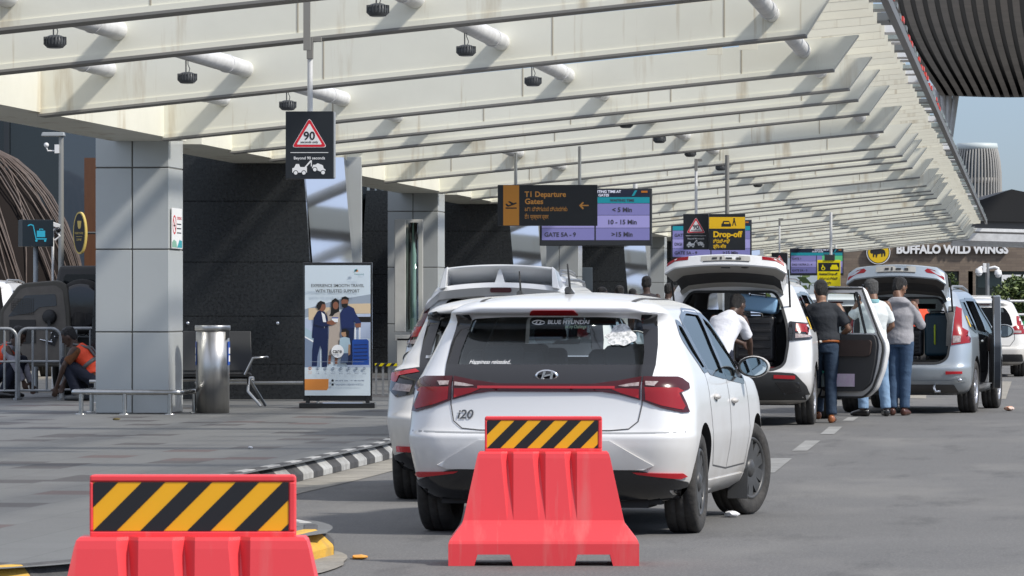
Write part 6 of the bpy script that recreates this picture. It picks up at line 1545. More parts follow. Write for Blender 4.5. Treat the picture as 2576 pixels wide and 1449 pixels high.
def sign90(label, loc, sc, ztop, rz=0, group='hanging 90 seconds signs'):
    t = thing('hanging_sign', label, 'sign', loc, rz, group)
    mb = MB(); w, h = .39*sc, .55*sc
    mb.box((0, 0, h/2), (w, .11*sc, h), 0); mb.box((w/2+.004, .01, h/2), (.012, .09*sc, h*.98), 1); mb.build('panel', [M_SGN, M_SIDE], t, bev=.003, seg=1)
    mb = MB(); y = -.056*sc-.002; s = sc
    mb.plate([(p[0]*s, p[1]*s) for p in tri(0, .345, .145, .03)], y, y+.001, 1); mb.plate([(p[0]*s, p[1]*s) for p in tri(0, .345, .139, .028)], y-.001, y, 2); mb.plate([(p[0]*s, p[1]*s) for p in tri(0, .343, .104, .012)], y-.002, y-.001, 1)
    text(mb, '90', .095*s, 0, .318*s, y-.004, 0, 'CENTER', .02); text(mb, 'seconds only', .026*s, 0, .291*s, y-.004, 0, 'CENTER', .02, .145*s)
    mb.box((0, y, .213*s), (.31*s, .002, .005*s), 1)
    text(mb, 'Beyond 90 seconds', .032*s, 0, .158*s, y-.001, 1, 'CENTER', .015, .255*s)
    P_ = lambda pts: mb.plate([(a*s, b*s) for a, b in pts], y, y+.001, 1)
    P_([(-.14, .05), (-.02, .05), (-.02, .095), (-.075, .095), (-.085, .12), (-.11, .12), (-.125, .09), (-.14, .085)])
    P_([(-.04, .095), (-.025, .095), (.012, .135), (.012, .10), (.02, .10), (.02, .15), (.008, .15)])
    q = R(-22); cr = [(-.055, -.01), (.055, -.01), (.055, .02), (.035, .025), (.02, .045), (-.025, .045), (-.04, .025), (-.055, .02)]
    P_([(.075+a*math.cos(q)-b*math.sin(q), .075+a*math.sin(q)+b*math.cos(q)) for a, b in cr])
    for cx, cz_ in ((-.112, .048), (-.045, .048), (.045, .075), (.112, .05)):
        mb.plate([(a*s, b*s) for a, b in circ(cx, cz_, .021, 14)], y-.001, y, 0); mb.plate([(a*s, b*s) for a, b in circ(cx, cz_, .015, 14)], y-.002, y-.001, 1)
    mb.build('sign_face', SM, t, fixn=False)
    mb = MB(); L = ztop-loc[2]; mb.tube([(0, 0, h), (0, 0, L-.02)], .022*sc, n=10); mb.build('pole', M_TUBE, t)
    mb = MB(); mb.box((0, 0, L-.09), (.05, .07, .18)); mb.box((.05, 0, L-.02), (.09, .05, .04)); mb.build('bracket', M_EDGE, t, bev=.003)
    return t
def fz(p): return zb(RT*p.y-p.x)-.02
def hang(x, y, Z): 
    p = P(x, y, Z); return p
p = hang(780, 450, 37.35); s90 = sign90('large black 90 seconds only warning sign on a white pole, left of the advert', p, 1.0, fz(p), R(-3))
for lb, x, y, Z, rz in (('black 90 seconds only sign beside the yellow drop-off sign', 1751, 628, 70.5, -4), ('far 90 seconds sign partly behind the open white tailgate', 1961, 692, 113, -6)):
    p = hang(x, y, Z); dup(s90, p, R(rz), lb)
    o = [o for o in SC.objects if o.type == 'EMPTY' and o.get('label') == lb][0]
    for ch in o.children:
        if ch.name.startswith('pole'): ch.scale.z = (fz(p)-p.z-.55)/(fz(hang(780, 450, 37.35))-hang(780, 450, 37.35).z-.55); ch.location.z = .55*(1-ch.scale.z)
        if ch.name.startswith('bracket'): ch.location.z = (fz(p)-p.z)-(fz(hang(780, 450, 37.35))-hang(780, 450, 37.35).z)
# departures sign
Zd = 62.2; p = P(1377.5, 568, Zd); t = thing('hanging_sign', 'orange and black departures sign with an aeroplane and a left arrow', 'sign', p, R(-1.5))
w, h = 251/F*Zd, 103/F*Zd
mb = MB(); mb.box((0, .05, h/2), (w, .12, h), 0); mb.build('panel', M_SGN, t, bev=.004, seg=1)
mb = MB(); D = lambda px, py: ((px-1377.5)/F*Zd, (568-py)/F*Zd); y = -.012
def q_(pts, m, dy=0): mb.plate([D(*a) for a in pts][::-1] if False else [D(*a) for a in pts], y-dy, y+.001-dy, m)
q_([(1266, 567), (1306, 567), (1306, 466), (1266, 466)], 3)
q_([(1272, 522), (1300, 522), (1300, 525), (1272, 525)][::-1], 0, .002)
q_([(1271, 513), (1275, 512), (1279, 516), (1286, 514), (1278, 507), (1282, 506), (1292, 511), (1298, 509), (1301, 511), (1296, 514), (1279, 520), (1275, 519)][::-1], 0, .002)
q_([(1457, 517), (1466, 508), (1469, 510), (1464, 515.5), (1481, 515.5), (1481, 518.5), (1464, 518.5), (1469, 524), (1466, 527)][::-1], 4, .001)
u = Zd/F
def tt(s, px, py, size, m, bold=0, width=None): x, z = D(px, py); text(mb, s, size*u, x, z, y-.002, m, 'LEFT', bold, width*u if width else None)
tt('T1 Departure', 1320, 495, 19, 4, .025, 104); tt('Gates', 1320, 513, 19, 4, .025, 46); tt('ಟಿ1 ನಿರ್ಗಮನ ದ್ವಾರಗಳು', 1320, 531, 14, 4, .01, 107); tt('टी1 प्रस्थान द्वार', 1320, 550, 14, 4, .01, 60)
mb.build('sign_face', SM, t, fixn=False)
for px in (1297, 1458):
    mb = MB(); x = (px-1377.5)/F*Zd; zt_ = fz(P(px, 466, Zd))-p.z; mb.tube([(x, .05, h), (x, .05, zt_)], .022, n=10); mb.build('rod', M_ROD, t)
# drop-off sign
Zo = 70.2; p = P(1829, 629, Zo); t = thing('hanging_sign', 'yellow and black drop-off sign with a car symbol', 'sign', p, R(-4)); u = Zo/F
w, h = 91*u, 91*u
mb = MB(); mb.box((0, .06, h/2), (w, .14, h)); mb.build('panel', M_SGN, t, bev=.004, seg=1)
mb = MB(); y = -.012; D = lambda px, py: ((px-1829)*u, (629-py)*u)
mb.plate([D(1784, 575), D(1874, 575), D(1874, 546), D(1784, 546)], y, y+.001, 5)
x, z = D(1827, 570); car_icon(mb, x, z, 24*u, y-.002, 0); x, z = D(1842, 568); mb.plate([(x, z), (x+.012, z), (x+.03, z+.06), (x+.05, z), (x+.062, z), (x+.04, z+.09), (x+.02, z+.09)], y-.002, y-.001, 0); mb.plate(circ(x+.03, z+.105, .014, 10), y-.002, y-.001, 0)
x, z = D(1828, 561); mb.box((x, y-.003, z), (13*u, .001, 4*u), 5)
def tt(s, px, py, size, m, bold=0, width=None): x, z = D(px, py); text(mb, s, size*u, x, z, y-.002, m, 'LEFT', bold, width*u if width else None)
tt('Drop-off', 1794, 596, 20, 5, .04, 73); tt('ಡ್ರಾಪ್-ಆಫ್', 1794, 611, 13, 5, .02, 42); tt('ड्रॉप-ऑफ', 1794, 624, 12, 5, .02, 33)
mb.build('sign_face', SM, t, fixn=False)
mb = MB(); L = fz(P(1829, 540, Zo))-p.z; mb.tube([(0, .06, h), (0, .06, L)], .032, n=10); mb.build('pole', M_EDGE, t)
# yellow assisted drop-off sign
Zy = 112; p = P(2085, 720, Zy); t = thing('hanging_sign', 'bright yellow sign with wheelchair and car symbols hanging before the far screen', 'sign', p, R(-5)); u = Zy/F
mb = MB(); mb.box((0, .06, 33*u), (58*u, .14, 66*u), 6); mb.build('panel', SM, t, bev=.004, seg=1)
mb = MB(); y = -.014; D = lambda px, py: ((px-2085)*u, (720-py)*u)
mb.plate([D(2059, 682), D(2112, 682), D(2112, 661), D(2059, 661)], y, y+.001, 0)
x, z = D(2099, 665+13); car_icon(mb, x, z, 20*u, y-.002, 6); x, z = D(2071, 675); mb.plate(circ(x, z, 5*u, 16), y-.002, y-.001, 6); mb.plate(circ(x, z, 3*u, 14), y-.003, y-.002, 0); mb.plate([(x-2*u, z), (x+1*u, z), (x, z+9*u), (x-3*u, z+9*u)], y-.003, y-.002, 6)
def tt(s, px, py, size, m, bold=0, width=None): x, z = D(px, py); text(mb, s, size*u, x, z, y-.002, m, 'LEFT', bold, width*u if width else None)
tt('Assisted Drop-off', 2061, 692, 9, 0, .03, 46); tt('ಸಹಾಯದ ಡ್ರಾಪ್', 2061, 704, 9, 0, .02, 46); tt('सहायता ड्रॉप', 2061, 715, 8, 0, .02, 30)
mb.build('sign_face', SM, t, fixn=False)
mb = MB(); L = fz(P(2090, 600, Zy))-p.z; mb.tube([(.05, .06, 66*u), (.05, .06, L)], .035, n=10); mb.build('pole', M_TUBE, t)
mb = MB(); mb.box((.02, .02, 72*u), (26*u, .1, 14*u)); mb.build('sensor_box', M_BLKP, t, bev=.006)

# waiting time screens
M_SCB = mat('screen_bezel', (.03, .033, .038), .4); SCM = [mat('screen_lilac', (.17, .165, .38), .4, emit=.25), mat('screen_lilac_pale', (.27, .255, .52), .4, emit=.25), mat('screen_teal', (.01, .23, .29), .4, emit=.2), mat('screen_ink', (.05, .05, .075), .5), mat('screen_head', (.015, .022, .05), .4), mat('screen_white', (.6, .62, .75), .4, emit=.3), mat('screen_green', (.10, .45, .20), .4, emit=.2), mat('screen_orange', (.5, .16, .02), .4)]
def screen(label, Z, xl, xr, yt, yb_, full=False):
    u = 1.95/283; p = P((xl+xr)/2, yb_, Z); t = thing('information_screen', label, 'screen', p, R(-3), 'waiting time screens under the canopy')
    w, h = (xr-xl)/F*Z, (yb_-yt)/F*Z; k = w/283
    mb = MB(); mb.box((0, .12, h/2), (w, .22, h)); mb.build('housing', M_SCB, t, bev=.01)
    mb = MB(); y = .008; X = lambda px: -w/2+px*k; Zc = lambda py: h-py*k
    def rc(a, b, c, d, m, dy=0): mb.add([(X(a), y-dy, Zc(d)), (X(b), y-dy, Zc(d)), (X(b), y-dy, Zc(c)), (X(a), y-dy, Zc(c))], [(0, 1, 2, 3)], m)
    rc(6, 277, 4, 22, 4); rc(6, 277, 22, 37, 2)
    for i, (a, b) in enumerate(((38, 67), (68, 99), (100, 130))):
        m = 0 if i % 2 == 0 else 1
        rc(6, 138, a, b, m); rc(142, 277, a, b, m)
    def tx(s, px, py, size, m=3, al='LEFT', bold=.03): text(mb, s, size*k, X(px), Zc(py), y-.004, m, al, bold)
    tx('WAITING TIME AT', 205, 11, 9, 5, 'RIGHT'); tx('ENTRY GATES', 175, 20, 9, 5, 'RIGHT'); tx('WAITING TIME', 208, 33, 9, 3, 'CENTER')
    for i, s in enumerate(('GATE 1', 'DIGI YATRA 2 - 4', 'GATE 5A - 9')): tx(s, 12, 59+31*i, 15 if i != 1 else 14)
    for i, s in enumerate(('< 5 Min', '10 - 15 Min', '>15 Min')): tx(s, 208, 59+31*i, 16, 3, 'CENTER')
    mb.add([(X(232), y-.004, Zc(19)), (X(240), y-.004, Zc(5)), (X(246), y-.004, Zc(5)), (X(238), y-.004, Zc(19))], [(0, 1, 2, 3)], 2); rc(256, 272, 6, 11, 7, .004)
    if full: rc(170, 277, 38, 66, 6, .003)
    mb.build('screen_face', SCM, t, fixn=False)
    for s in (-.35, .35):
        mb = MB(); q = P((xl+xr)/2, yt, Z); zz = fz(Vector((q.x+s*w, Z, 0)))-p.z; mb.tube([(s*w, .12, h), (s*w, .12, max(zz, h+.1))], .04, n=8); mb.build('hanger', M_TUBE, t)
    return t
screen('waiting time screen right behind the departures sign, reading 10 - 15 Min', 80, 1357, 1640, 474, 618)
screen('waiting time screen behind the yellow drop-off sign', 112, 1688, 1891, 553, 652)
screen('farthest waiting time screen, behind the bright yellow sign', 158, 1987, 2122, 625, 693, True)
# ------------------------------------------------------------------ left side: posts, kiosk signs, fences, lattice
t = thing('trolley_sign', 'dark cube sign with a cyan luggage trolley on a grey post', 'sign', P(90, 1000, 64.5)); t.location.z = PAVE
u = 64.5/F; zc = HC+(HY-620)*u-PAVE
M_CY = mat('cyan_sign', (.03, .36, .52), .4)
mb = MB(); mb.box((0, 0, zc+33*u), (78*u, 78*u, 67*u), 0, Matrix.Rotation(R(14), 3, 'Z')); mb.build('cube', mat('sign_navy', (.012, .02, .028), .35), t, bev=.004)
mb = MB(); mb.tube([(0, 0, 0), (0, 0, zc)], .035, n=12); mb.build('post', mat('post_pale', (.42, .45, .47), .4, metal=.3), t)
mb = MB(); y = -39*u-.004; s = u; c = (0, zc+33*u)
def pl(pts): mb.plate([(c[0]+a*s, c[1]+b*s) for a, b in pts], y, y+.002)
pl([(-26, 17), (-18, 20), (-13, 18), (-6, -16), (22, -16), (22, -13), (-4, -13), (-11, 20), (-18, 23), (-26, 20)]); pl([(-3, -10), (18, -10), (18, 6), (-3, 6)]); pl([(3, 7), (5, 7), (5, 9), (11, 9), (11, 7), (13, 7), (13, 11), (3, 11)]); pl(circ(-4, -19, 3, 10)); pl(circ(18, -19, 3, 10))
mb.xform(Matrix.Rotation(R(14), 4, 'Z')); mb.build('trolley_symbol', M_CY, t)
t = thing('lamp_post', 'slim grey lamp post with a flat lamp head above the armoured jeep', 'lamp post', P(154, 1000, 69)); t.location.z = PAVE
u = 69/F; zt_ = HC+(HY-338)*u-PAVE
mb = MB(); mb.tube([(0, 0, 0), (0, 0, zt_)], [.05, .036], n=12); mb.build('pole', mat('pole_grey', (.33, .33, .31), .4, metal=.4), t)
mb = MB(); mb.hexa([(-.30, -.1, zt_-.03), (.06, -.1, zt_-.03), (.06, .1, zt_-.03), (-.30, .1, zt_-.03)], [(-.28, -.08, zt_+.03), (.05, -.08, zt_+.03), (.05, .08, zt_+.03), (-.28, .08, zt_+.03)]); mb.build('lamp_head', mat('head_grey', (.24, .26, .27), .4), t, bev=.012)
mb = MB(); mb.box((-.06, -.02, zt_-.22), (.07, .07, .13)); mb.tube([(-.06, -.02, zt_-.25), (-.20, -.03, zt_-.25), (-.22, -.03, zt_-.20)], .012, n=6); mb.ball((-.22, -.03, zt_-.16), .04, 0, 10); mb.build('sensor', M_WHITE, t)
t = thing('camera_post', 'thin white post with a small camera beside the trolley sign', 'camera post', P(133, 1000, 66)); t.location.z = PAVE
u = 66/F; zt_ = HC+(HY-566)*u-PAVE
mb = MB(); mb.tube([(0, 0, 0), (0, 0, zt_)], .018, n=8); mb.build('post', M_WHITE, t)
mb = MB(); mb.box((.04, 0, zt_), (.13, .06, .06), 0, Matrix.Rotation(R(20), 3, 'Y')); mb.tube([(.02, 0, zt_-.05), (.10, 0, zt_-.16), (.03, 0, zt_-.22)], .016, n=6); mb.build('camera', M_WHITE, t, bev=.008)
mb = MB(); mb.ball((.075, -.02, zt_-.07), .045, 0, 10); mb.build('dome', M_BLACK, t)
# oval kiosk sign
t = thing('oval_sign', 'black oval sign with golden rim and cup emblem on the kiosk', 'sign', P(202, 586, 76), R(-30)); u = 76/F
mb = MB(); mb.plate(circ(0, 0, .125, 36, 53*u), -.03, .03); mb.build('sign_rim', mat('gold', (.55, .42, .12), .4), t)
mb = MB(); mb.plate(circ(0, 0, .108, 36, 49*u), -.034, -.025); mb.build('sign_disc', mat('sign_ink', (.012, .014, .02), .35), t)
mb = MB(); mb.plate([(-.035, .20), (-.025, .10), (-.01, .07), (.02, .07), (.035, .10), (.045, .20)], -.037, -.034); text(mb, 'THIRD WAVE', .05, 0, -.02, -.038, 0, 'CENTER', .01, .17); text(mb, 'COFFEE', .05, 0, -.13, -.038, 0, 'CENTER', .01, .10); mb.box((0, -.037, -.06), (.12, .003, .006)); mb.build('lettering', MATS['gold'], t)
mb = MB(); mb.tube([(.1, .03, 0), (.3, .25, 0)], .02, n=8); mb.build('arm', M_DARK, t)
# woven bamboo-like dome of the kiosk
t = thing('woven_dome', 'brown dome of curved woven strips behind the jeep', 'kiosk', (-10.3, 88, PAVE)); rnd = random.Random(11)
M_CANE = mat('brown_cane', (.11, .08, .065), .6, var=.5, vs=6); M_CANE2 = mat('dark_cane', (.06, .045, .04), .6)
for k in range(70):
    mb = MB(); a = rnd.uniform(-1.6, 2.4); le = rnd.uniform(.5, 1.0)*(1 if rnd.random() < .75 else -.6); pts = []
    for i in range(10):
        th = (i/9)*math.pi*.5; ph = a+le*i/9
        Rr = 2.25; pts.append((Rr*math.sin(th)*math.sin(ph) if i else 0, -Rr*.9*math.sin(th)*math.cos(ph), 4.3*math.cos(th*.98)))
    mb.tube(pts[1:], .013+.008*rnd.random(), n=5); mb.build('strip', rnd.choice((M_CANE, M_CANE, M_CANE2)), t)
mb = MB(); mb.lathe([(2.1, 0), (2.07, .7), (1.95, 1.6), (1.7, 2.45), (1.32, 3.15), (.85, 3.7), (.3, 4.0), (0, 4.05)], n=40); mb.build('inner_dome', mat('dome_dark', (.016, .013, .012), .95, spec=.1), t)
# steel crowd barriers
M_GALV = mat('galvanised', (.33, .34, .345), .4, metal=.5, var=.25, vs=10)
def crowd(label, x0, x1, Z, first=None):
    a, b = P(x0, 1000, Z), P(x1, 1000, Z); W = b.x-a.x; t = thing('crowd_barrier', label, 'barrier', (a.x, Z, PAVE), 0, 'steel crowd barriers on the left')
    mb = MB(); r = .022; H = .93; c = .12
    arc = [(0, 0, 0), (0, 0, H-c)]+[(c-c*math.cos(i*math.pi/10), 0, H-c+c*math.sin(i*math.pi/10)) for i in range(1, 6)]+[(W-c+c*math.sin(i*math.pi/10), 0, H-c+c*math.cos(i*math.pi/10)) for i in range(0, 6)]+[(W, 0, 0)]
    mb.tube(arc, r, n=10); mb.build('frame', M_GALV, t)
    mb = MB(); mb.tube([(0, 0, .12), (W, 0, .12)], .016, n=8); mb.build('lower_rail', M_GALV, t); mb = MB(); mb.tube([(0, 0, .5), (W, 0, .5)], .016, n=8); mb.build('middle_rail', M_GALV, t)
    for i in range(1, max(3, round(W/.2))):
        x = W*i/max(3, round(W/.2)); mb = MB(); mb.tube([(x, 0, .12), (x, 0, H)], .016, n=8); mb.build('bar', M_GALV, t)
    for x in (0, W):
        mb = MB(); mb.box((x, 0, .015), (.05, .4, .03)); mb.build('foot', M_GALV, t)
crowd('steel crowd barrier cut off by the left edge', -50, 42, 59.6); crowd('steel crowd barrier in front of the open jeep door', 47, 153, 59.9); crowd('steel crowd barrier behind the squatting worker, next to the column', 158, 262, 60.4)
sheet('inner_road', [(-40, 64.5), (-6.2, 64.5), (-6.2, 101), (-40, 101)], PAVE+.004, M_APRON)
# no-smoking notice, cabinet and small things by the columns
c = LP(10.14-.43-.012, 52.35, 0); t = thing('notice', 'white no-smoking notice stuck on the nearest column', 'notice', (c.x, c.y, HC+(HY-574)/F*52.2), R(0)); t.rotation_euler = (0, 0, R(90)-YAW)
mb = MB(); mb.box((0, .0, 0), (.62, .008, .46)); mb.build('board', M_WH, t)
mb = MB(); N = 24
rg_ = [(.11*math.cos(2*math.pi*k/N)-.16, .11*math.sin(2*math.pi*k/N)+.04) for k in range(N)]; ri_ = [(.088*math.cos(2*math.pi*k/N)-.16, .088*math.sin(2*math.pi*k/N)+.04) for k in range(N)]
mb.add([(a, -.006, b) for a, b in rg_]+[(a, -.006, b) for a, b in ri_], [(i, (i+1) % N, (i+1) % N+N, i+N) for i in range(N)], 1); mb.box((-.16, -.006, .04), (.18, .002, .02), 1, Matrix.Rotation(R(45), 3, 'Y')); mb.box((-.16, -.006, .03), (.1, .002, .015), 2)
text(mb, 'NO SMOKING', .05, -.01, .10, -.006, 1, 'LEFT', .01, .28)
for k in range(3): mb.box((.12, -.006, .05-.05*k), (.26, .002, .012), 2)
mb.plate([(-.30, -.22), (.0, -.22), (-.05, -.15), (-.2, -.13), (-.3, -.16)], -.006, -.005, 3); mb.plate([(.0, -.22), (.3, -.22), (.3, -.14), (.15, -.13)], -.006, -.005, 4)
mb.build('print', [M_WH, M_SR, M_BLKP, mat('print_green', (.2, .4, .3), .5), mat('print_teal', (.02, .3, .35), .5)], t, fixn=False)
Zk = 74.5; u = Zk/F; t = thing('glass_cabinet', 'tall pale cabinet with a glass tube in front of the second column', 'cabinet', P(1020, 1000, Zk)); t.location.z = PAVE; zz = lambda y: HC+(HY-y)*u-PAVE
mb = MB(); mb.box((-13*u, 0, (zz(552)+zz(835))/2), (28*u, .3, zz(552)-zz(835)), 0); mb.box((22*u, .1, (zz(552)+zz(835))/2), (44*u, .06, zz(552)-zz(835)), 0); mb.box((-2*u, .02, zz(850)), (50*u, .3, .1), 0); mb.box((0, .02, zz(850)/2), (44*u, .3, zz(850)), 0); mb.build('cabinet_body', mat('cabinet_grey', (.50, .50, .47), .45, var=.12, vs=3), t, bev=.01)
mb = MB(); mb.lathe([(.085, zz(830)), (.085, zz(560)), (0, zz(560))], c=(20*u, -.04, 0), n=24); mb.build('glass_tube', glass('green_glass', (.72, .86, .82), 1.), t)
mb = MB(); mb.lathe([(.03, zz(800)), (.05, zz(640)), (.02, zz(610))], c=(20*u, -.04, 0), n=16); mb.build('core', mat('dull_core', (.3, .36, .33), .5), t)
Zs = 63; u = Zs/F; t = thing('step_stool', 'low steel step with yellow and black taped edge right of the advert stand', 'step', P(972, 1000, Zs)); t.location.z = PAVE
mb = MB(); stripes(mb, -28*u, 28*u, .40, .44, -.155, .1, .8, 0, 1, 0, .5); mb.build('taped_edge', [M_YPL, M_SB], t, fixn=False); mb = MB(); mb.box((0, 0, .42), (56*u, .30, .036)); mb.build('tread', M_GALV, t)
for x in (-25*u, -8*u, 8*u, 25*u):
    mb = MB(); mb.box((x, -.12, .2), (.03, .03, .4)); mb.build('leg', M_GALV, t)
# desk-like dark and white units at the third column
Zq = 101; u = Zq/F; t = thing('check_desk', 'dark entrance desk with a white tapered screen below the waiting time screen', 'desk', P(1405, 900, Zq)); t.location.z = PAVE
zz = lambda y: HC+(HY-y)*u-PAVE
mb = MB(); mb.box((40*u, 0, zz(673)/2), (90*u, .5, zz(673))); mb.build('desk_body', mat('desk_blue_grey', (.06, .075, .09), .4), t, bev=.01)
mb = MB(); mb.hexa([(-2*u, -.3, zz(673)), (40*u, -.3, zz(673)), (40*u, -.25, zz(673)), (-2*u, -.25, zz(673))], [(-4*u, -.3, zz(638)), (44*u, -.3, zz(638)), (44*u, -.25, zz(638)), (-4*u, -.25, zz(638))]); mb.build('desk_screen', M_WHITE, t)

# ------------------------------------------------------------------ right: neighbouring terminal roof, tower, restaurant
t = thing('terminal_roof', 'dark ribbed curving roof of the neighbouring terminal at the top right', 'roof', P(2450, 240, 205)); o0 = t.location.copy()
M_RIB = mat('brown_grey_panel', (.30, .275, .25), .35, metal=.4, var=.35, vs=1, stretch=(.3, 1, 3)); M_RIBD = mat('rib_gap', (.018, .02, .023), .5)
mb = MB(); cols = 17; rows = 18
def rp(u, v, d=0.):
    # u across, v from the lip (0) up and away to the back and towards us overhead
    y = 240-300*v**.9; xl = 2365-14*v*0-150*(1-(1-v)**2.2)*.75-20*v; x = xl+(2760-xl)*u
    Zz = 205-30*v**1.6+d; yy = y+8*math.sin(u*3.0)*(1-v)-6*u*(1-v)
    return P(x, yy, Zz)-o0
for i in range(cols*2):
    u0, u1 = i/(cols*2), (i+1)/(cols*2)
    w = .58; s0 = (i//2+ (0 if i % 2 == 0 else w))/cols; s1 = (i//2+(w if i % 2 == 0 else 1))/cols; d = 0 if i % 2 == 0 else .6
    vs = []
    for r_ in range(rows+1):
        v = r_/rows; vs += [rp(s0, v, d), rp(s1, v, d)]
    mb.add(vs, [(2*r_, 2*r_+1, 2*r_+3, 2*r_+2) for r_ in range(rows)], 0 if i % 2 == 0 else 1, True)
    if i % 2 == 0:
        for s_ in (s0, s1):
            e = []
            for r_ in range(rows+1): e += [rp(s_, r_/rows, 0), rp(s_, r_/rows, .6)]
            mb.add(e, [(2*r_, 2*r_+1, 2*r_+3, 2*r_+2) for r_ in range(rows)], 1)
# roof thickness behind the ribs
bk = []
for r_ in range(rows+1): bk += [rp(0, r_/rows, 1.0), rp(1, r_/rows, 1.0)]
mb.add(bk, [(2*r_+2, 2*r_+3, 2*r_+1, 2*r_) for r_ in range(rows)], 1)
tp = [rp(0, 0, 0), rp(1, 0, 0), rp(1, 0, 40), rp(0, 0, 40)]
mb.add(tp+[q+Vector((0, 0, .5)) for q in tp], [(0, 1, 2, 3), (7, 6, 5, 4), (1, 5, 6, 2), (2, 6, 7, 3), (3, 7, 4, 0)], 1)
mb.build('ribbed_soffit', [M_RIB, M_RIBD], t, fixn=False)
for k, (xa, ya, xb, yb2) in enumerate(((2352, 236, 2368, 345), (2370, 236, 2376, 352), (2388, 236, 2384, 352), (2408, 238, 2392, 345))):
    a = P(xa, ya, 212); b = P(xb, yb2, 212); e = b+(b-a)*3.0
    m2 = MB(); m2.tube([a-o0+Vector((0, 0, .4)), e-o0], .15, n=12); m2.build('strut', M_TUBE, t)
# lattice tower
Zt = 330; u = Zt/F; t = thing('lattice_tower', 'round tower wrapped in slender white ribs beyond the canopy end', 'tower', P(2458, 760, Zt)); t.location.z = 0
zt_ = HC+(HY-372)*u; R0 = 60*u
prof = [(.9, 0), (.98, .55), (1.0, .75), (.985, .86), (.94, .92), (.87, .97), (.80, 1.0)]
mb = MB(); mb.lathe([(R0*.93*p[0], zt_*p[1]) for p in prof]+[(0, zt_)], n=40); mb.build('tower_glass', mat('tower_glass', (.10, .13, .15), .25), t)
for k in range(44):
    a = 2*math.pi*k/44; m2 = MB(); m2.tube([(R0*p[0]*math.cos(a+.12*p[1]), R0*p[0]*math.sin(a+.12*p[1]), zt_*p[1]*1.0) for p in prof], .075, n=5); m2.build('rib', mat('tower_rib', (.30, .29, .27), .5), t)
for zf in (.70, .80):
    m2 = MB(); m2.lathe([(R0*.96, zt_*zf), (R0*.985, zt_*zf), (R0*.985, zt_*(zf+.03)), (R0*.96, zt_*(zf+.03))], n=40); m2.build('floor_band', mat('tower_band', (.22, .21, .19), .6), t)
m2 = MB(); m2.lathe([(0, zt_*1.03), (R0*.84, zt_*1.025), (R0*.88, zt_*1.0), (R0*.80, zt_*.985), (0, zt_*.985)], n=40); m2.build('tower_cap', mat('tower_cap', (.45, .50, .50), .5), t)
# restaurant building
Zr = 182; u = Zr/F; t = thing('restaurant_building', 'brick restaurant with dark windows and a large white name sign', 'building', P(2350, 760, Zr)); t.location.z = 0; o0 = t.location.copy()
def W(px, py): v = P(px, py, Zr)-o0; return (v.x, v.z)
M_BRK = bpy.data.materials.new('taupe_brick'); M_BRK.use_nodes = True; nt = M_BRK.node_tree; b = nt.nodes['Principled BSDF']; b.inputs['Roughness'].default_value = .85
br = nt.nodes.new('ShaderNodeTexBrick'); tc = nt.nodes.new('ShaderNodeTexCoord'); mp = nt.nodes.new('ShaderNodeMapping'); mp.inputs['Rotation'].default_value = (R(90), 0, 0)
nt.links.new(tc.outputs['Object'], mp.inputs[0]); nt.links.new(mp.outputs[0], br.inputs[0]); nt.links.new(br.outputs[0], b.inputs['Base Color'])
br.inputs['Color1'].default_value = (.21, .165, .125, 1); br.inputs['Color2'].default_value = (.155, .12, .095, 1); br.inputs['Mortar'].default_value = (.12, .10, .085, 1); br.inputs['Scale'].default_value = 2.2; br.inputs['Mortar Size'].default_value = .012; br.inputs['Brick Width'].default_value = .9
x0, _ = W(2105, 600); x1, _ = W(3000, 600); zt_ = W(0, 604)[1]; zw1 = W(0, 682)[1]; zw0 = .5
mb = MB(); mb.box(((x0+x1)/2, 4, (zt_+zw1)/2), (x1-x0, 8, zt_-zw1)); mb.box(((x0+x1)/2, 4, zw0/2), (x1-x0, 8, zw0))
for px in (2120, 2430, 2445, 2700): a = W(px, 0)[0]; mb.box((a, .35, (zw0+zw1)/2), (.55 if px != 2445 else .3, .7, zw1-zw0))
mb.build('brick_wall', M_BRK, t)
for a, b in ((2130, 2420), (2458, 2690), (2710, 2990)):
    xa, xb = W(a, 0)[0], W(b, 0)[0]; mb = MB(); mb.box(((xa+xb)/2, .5, (zw0+zw1)/2), (xb-xa, .1, zw1-zw0)); o = mb.build('window', mat('restaurant_glass', (.02, .03, .03), .08, spec=.6), t)
    m2 = MB(); m2.box(((xa+xb)/2, .42, zw1-.33), (xb-xa-.1, .05, .65)); m2.build('window_film', mat('green_film', (.06, .085, .08), .3), o)
mb = MB(); xs, zs = W(2254, 636); text(mb, 'BUFFALO WILD WINGS', 29*u, xs, zs-1*u, -.16, 0, 'LEFT', .045, 281*u); n0 = len(mb.v)
fr = [f for f in mb.f]; bk = [Vector((v.x, v.y+.12, v.z)) for v in mb.v]; edges = {}
for f in fr:
    for i in range(len(f)): e = (f[i], f[(i+1) % len(f)]); edges[e] = edges.get(e, 0)+1
mb.v += bk
for (a, b_) in [e for e in edges if (e[1], e[0]) not in edges]: mb.f.append([b_, a, a+n0, b_+n0]); mb.m.append(1); mb.s.append(False)
mb.build('sign_letters', [M_WH, mat('letter_side', (.25, .26, .27), .5)], t, fixn=False)
cx, cz_ = W(2209, 635); lg = MB(); lg.plate(circ(cx, cz_, 30*u, 40), -.16, -.02, 0); lg.build('logo_rim', M_WH, t)
lg = MB(); lg.plate(circ(cx, cz_, 28*u, 40), -.165, -.15, 1); lg.plate(circ(cx, cz_, 26*u, 40), -.17, -.16, 0)
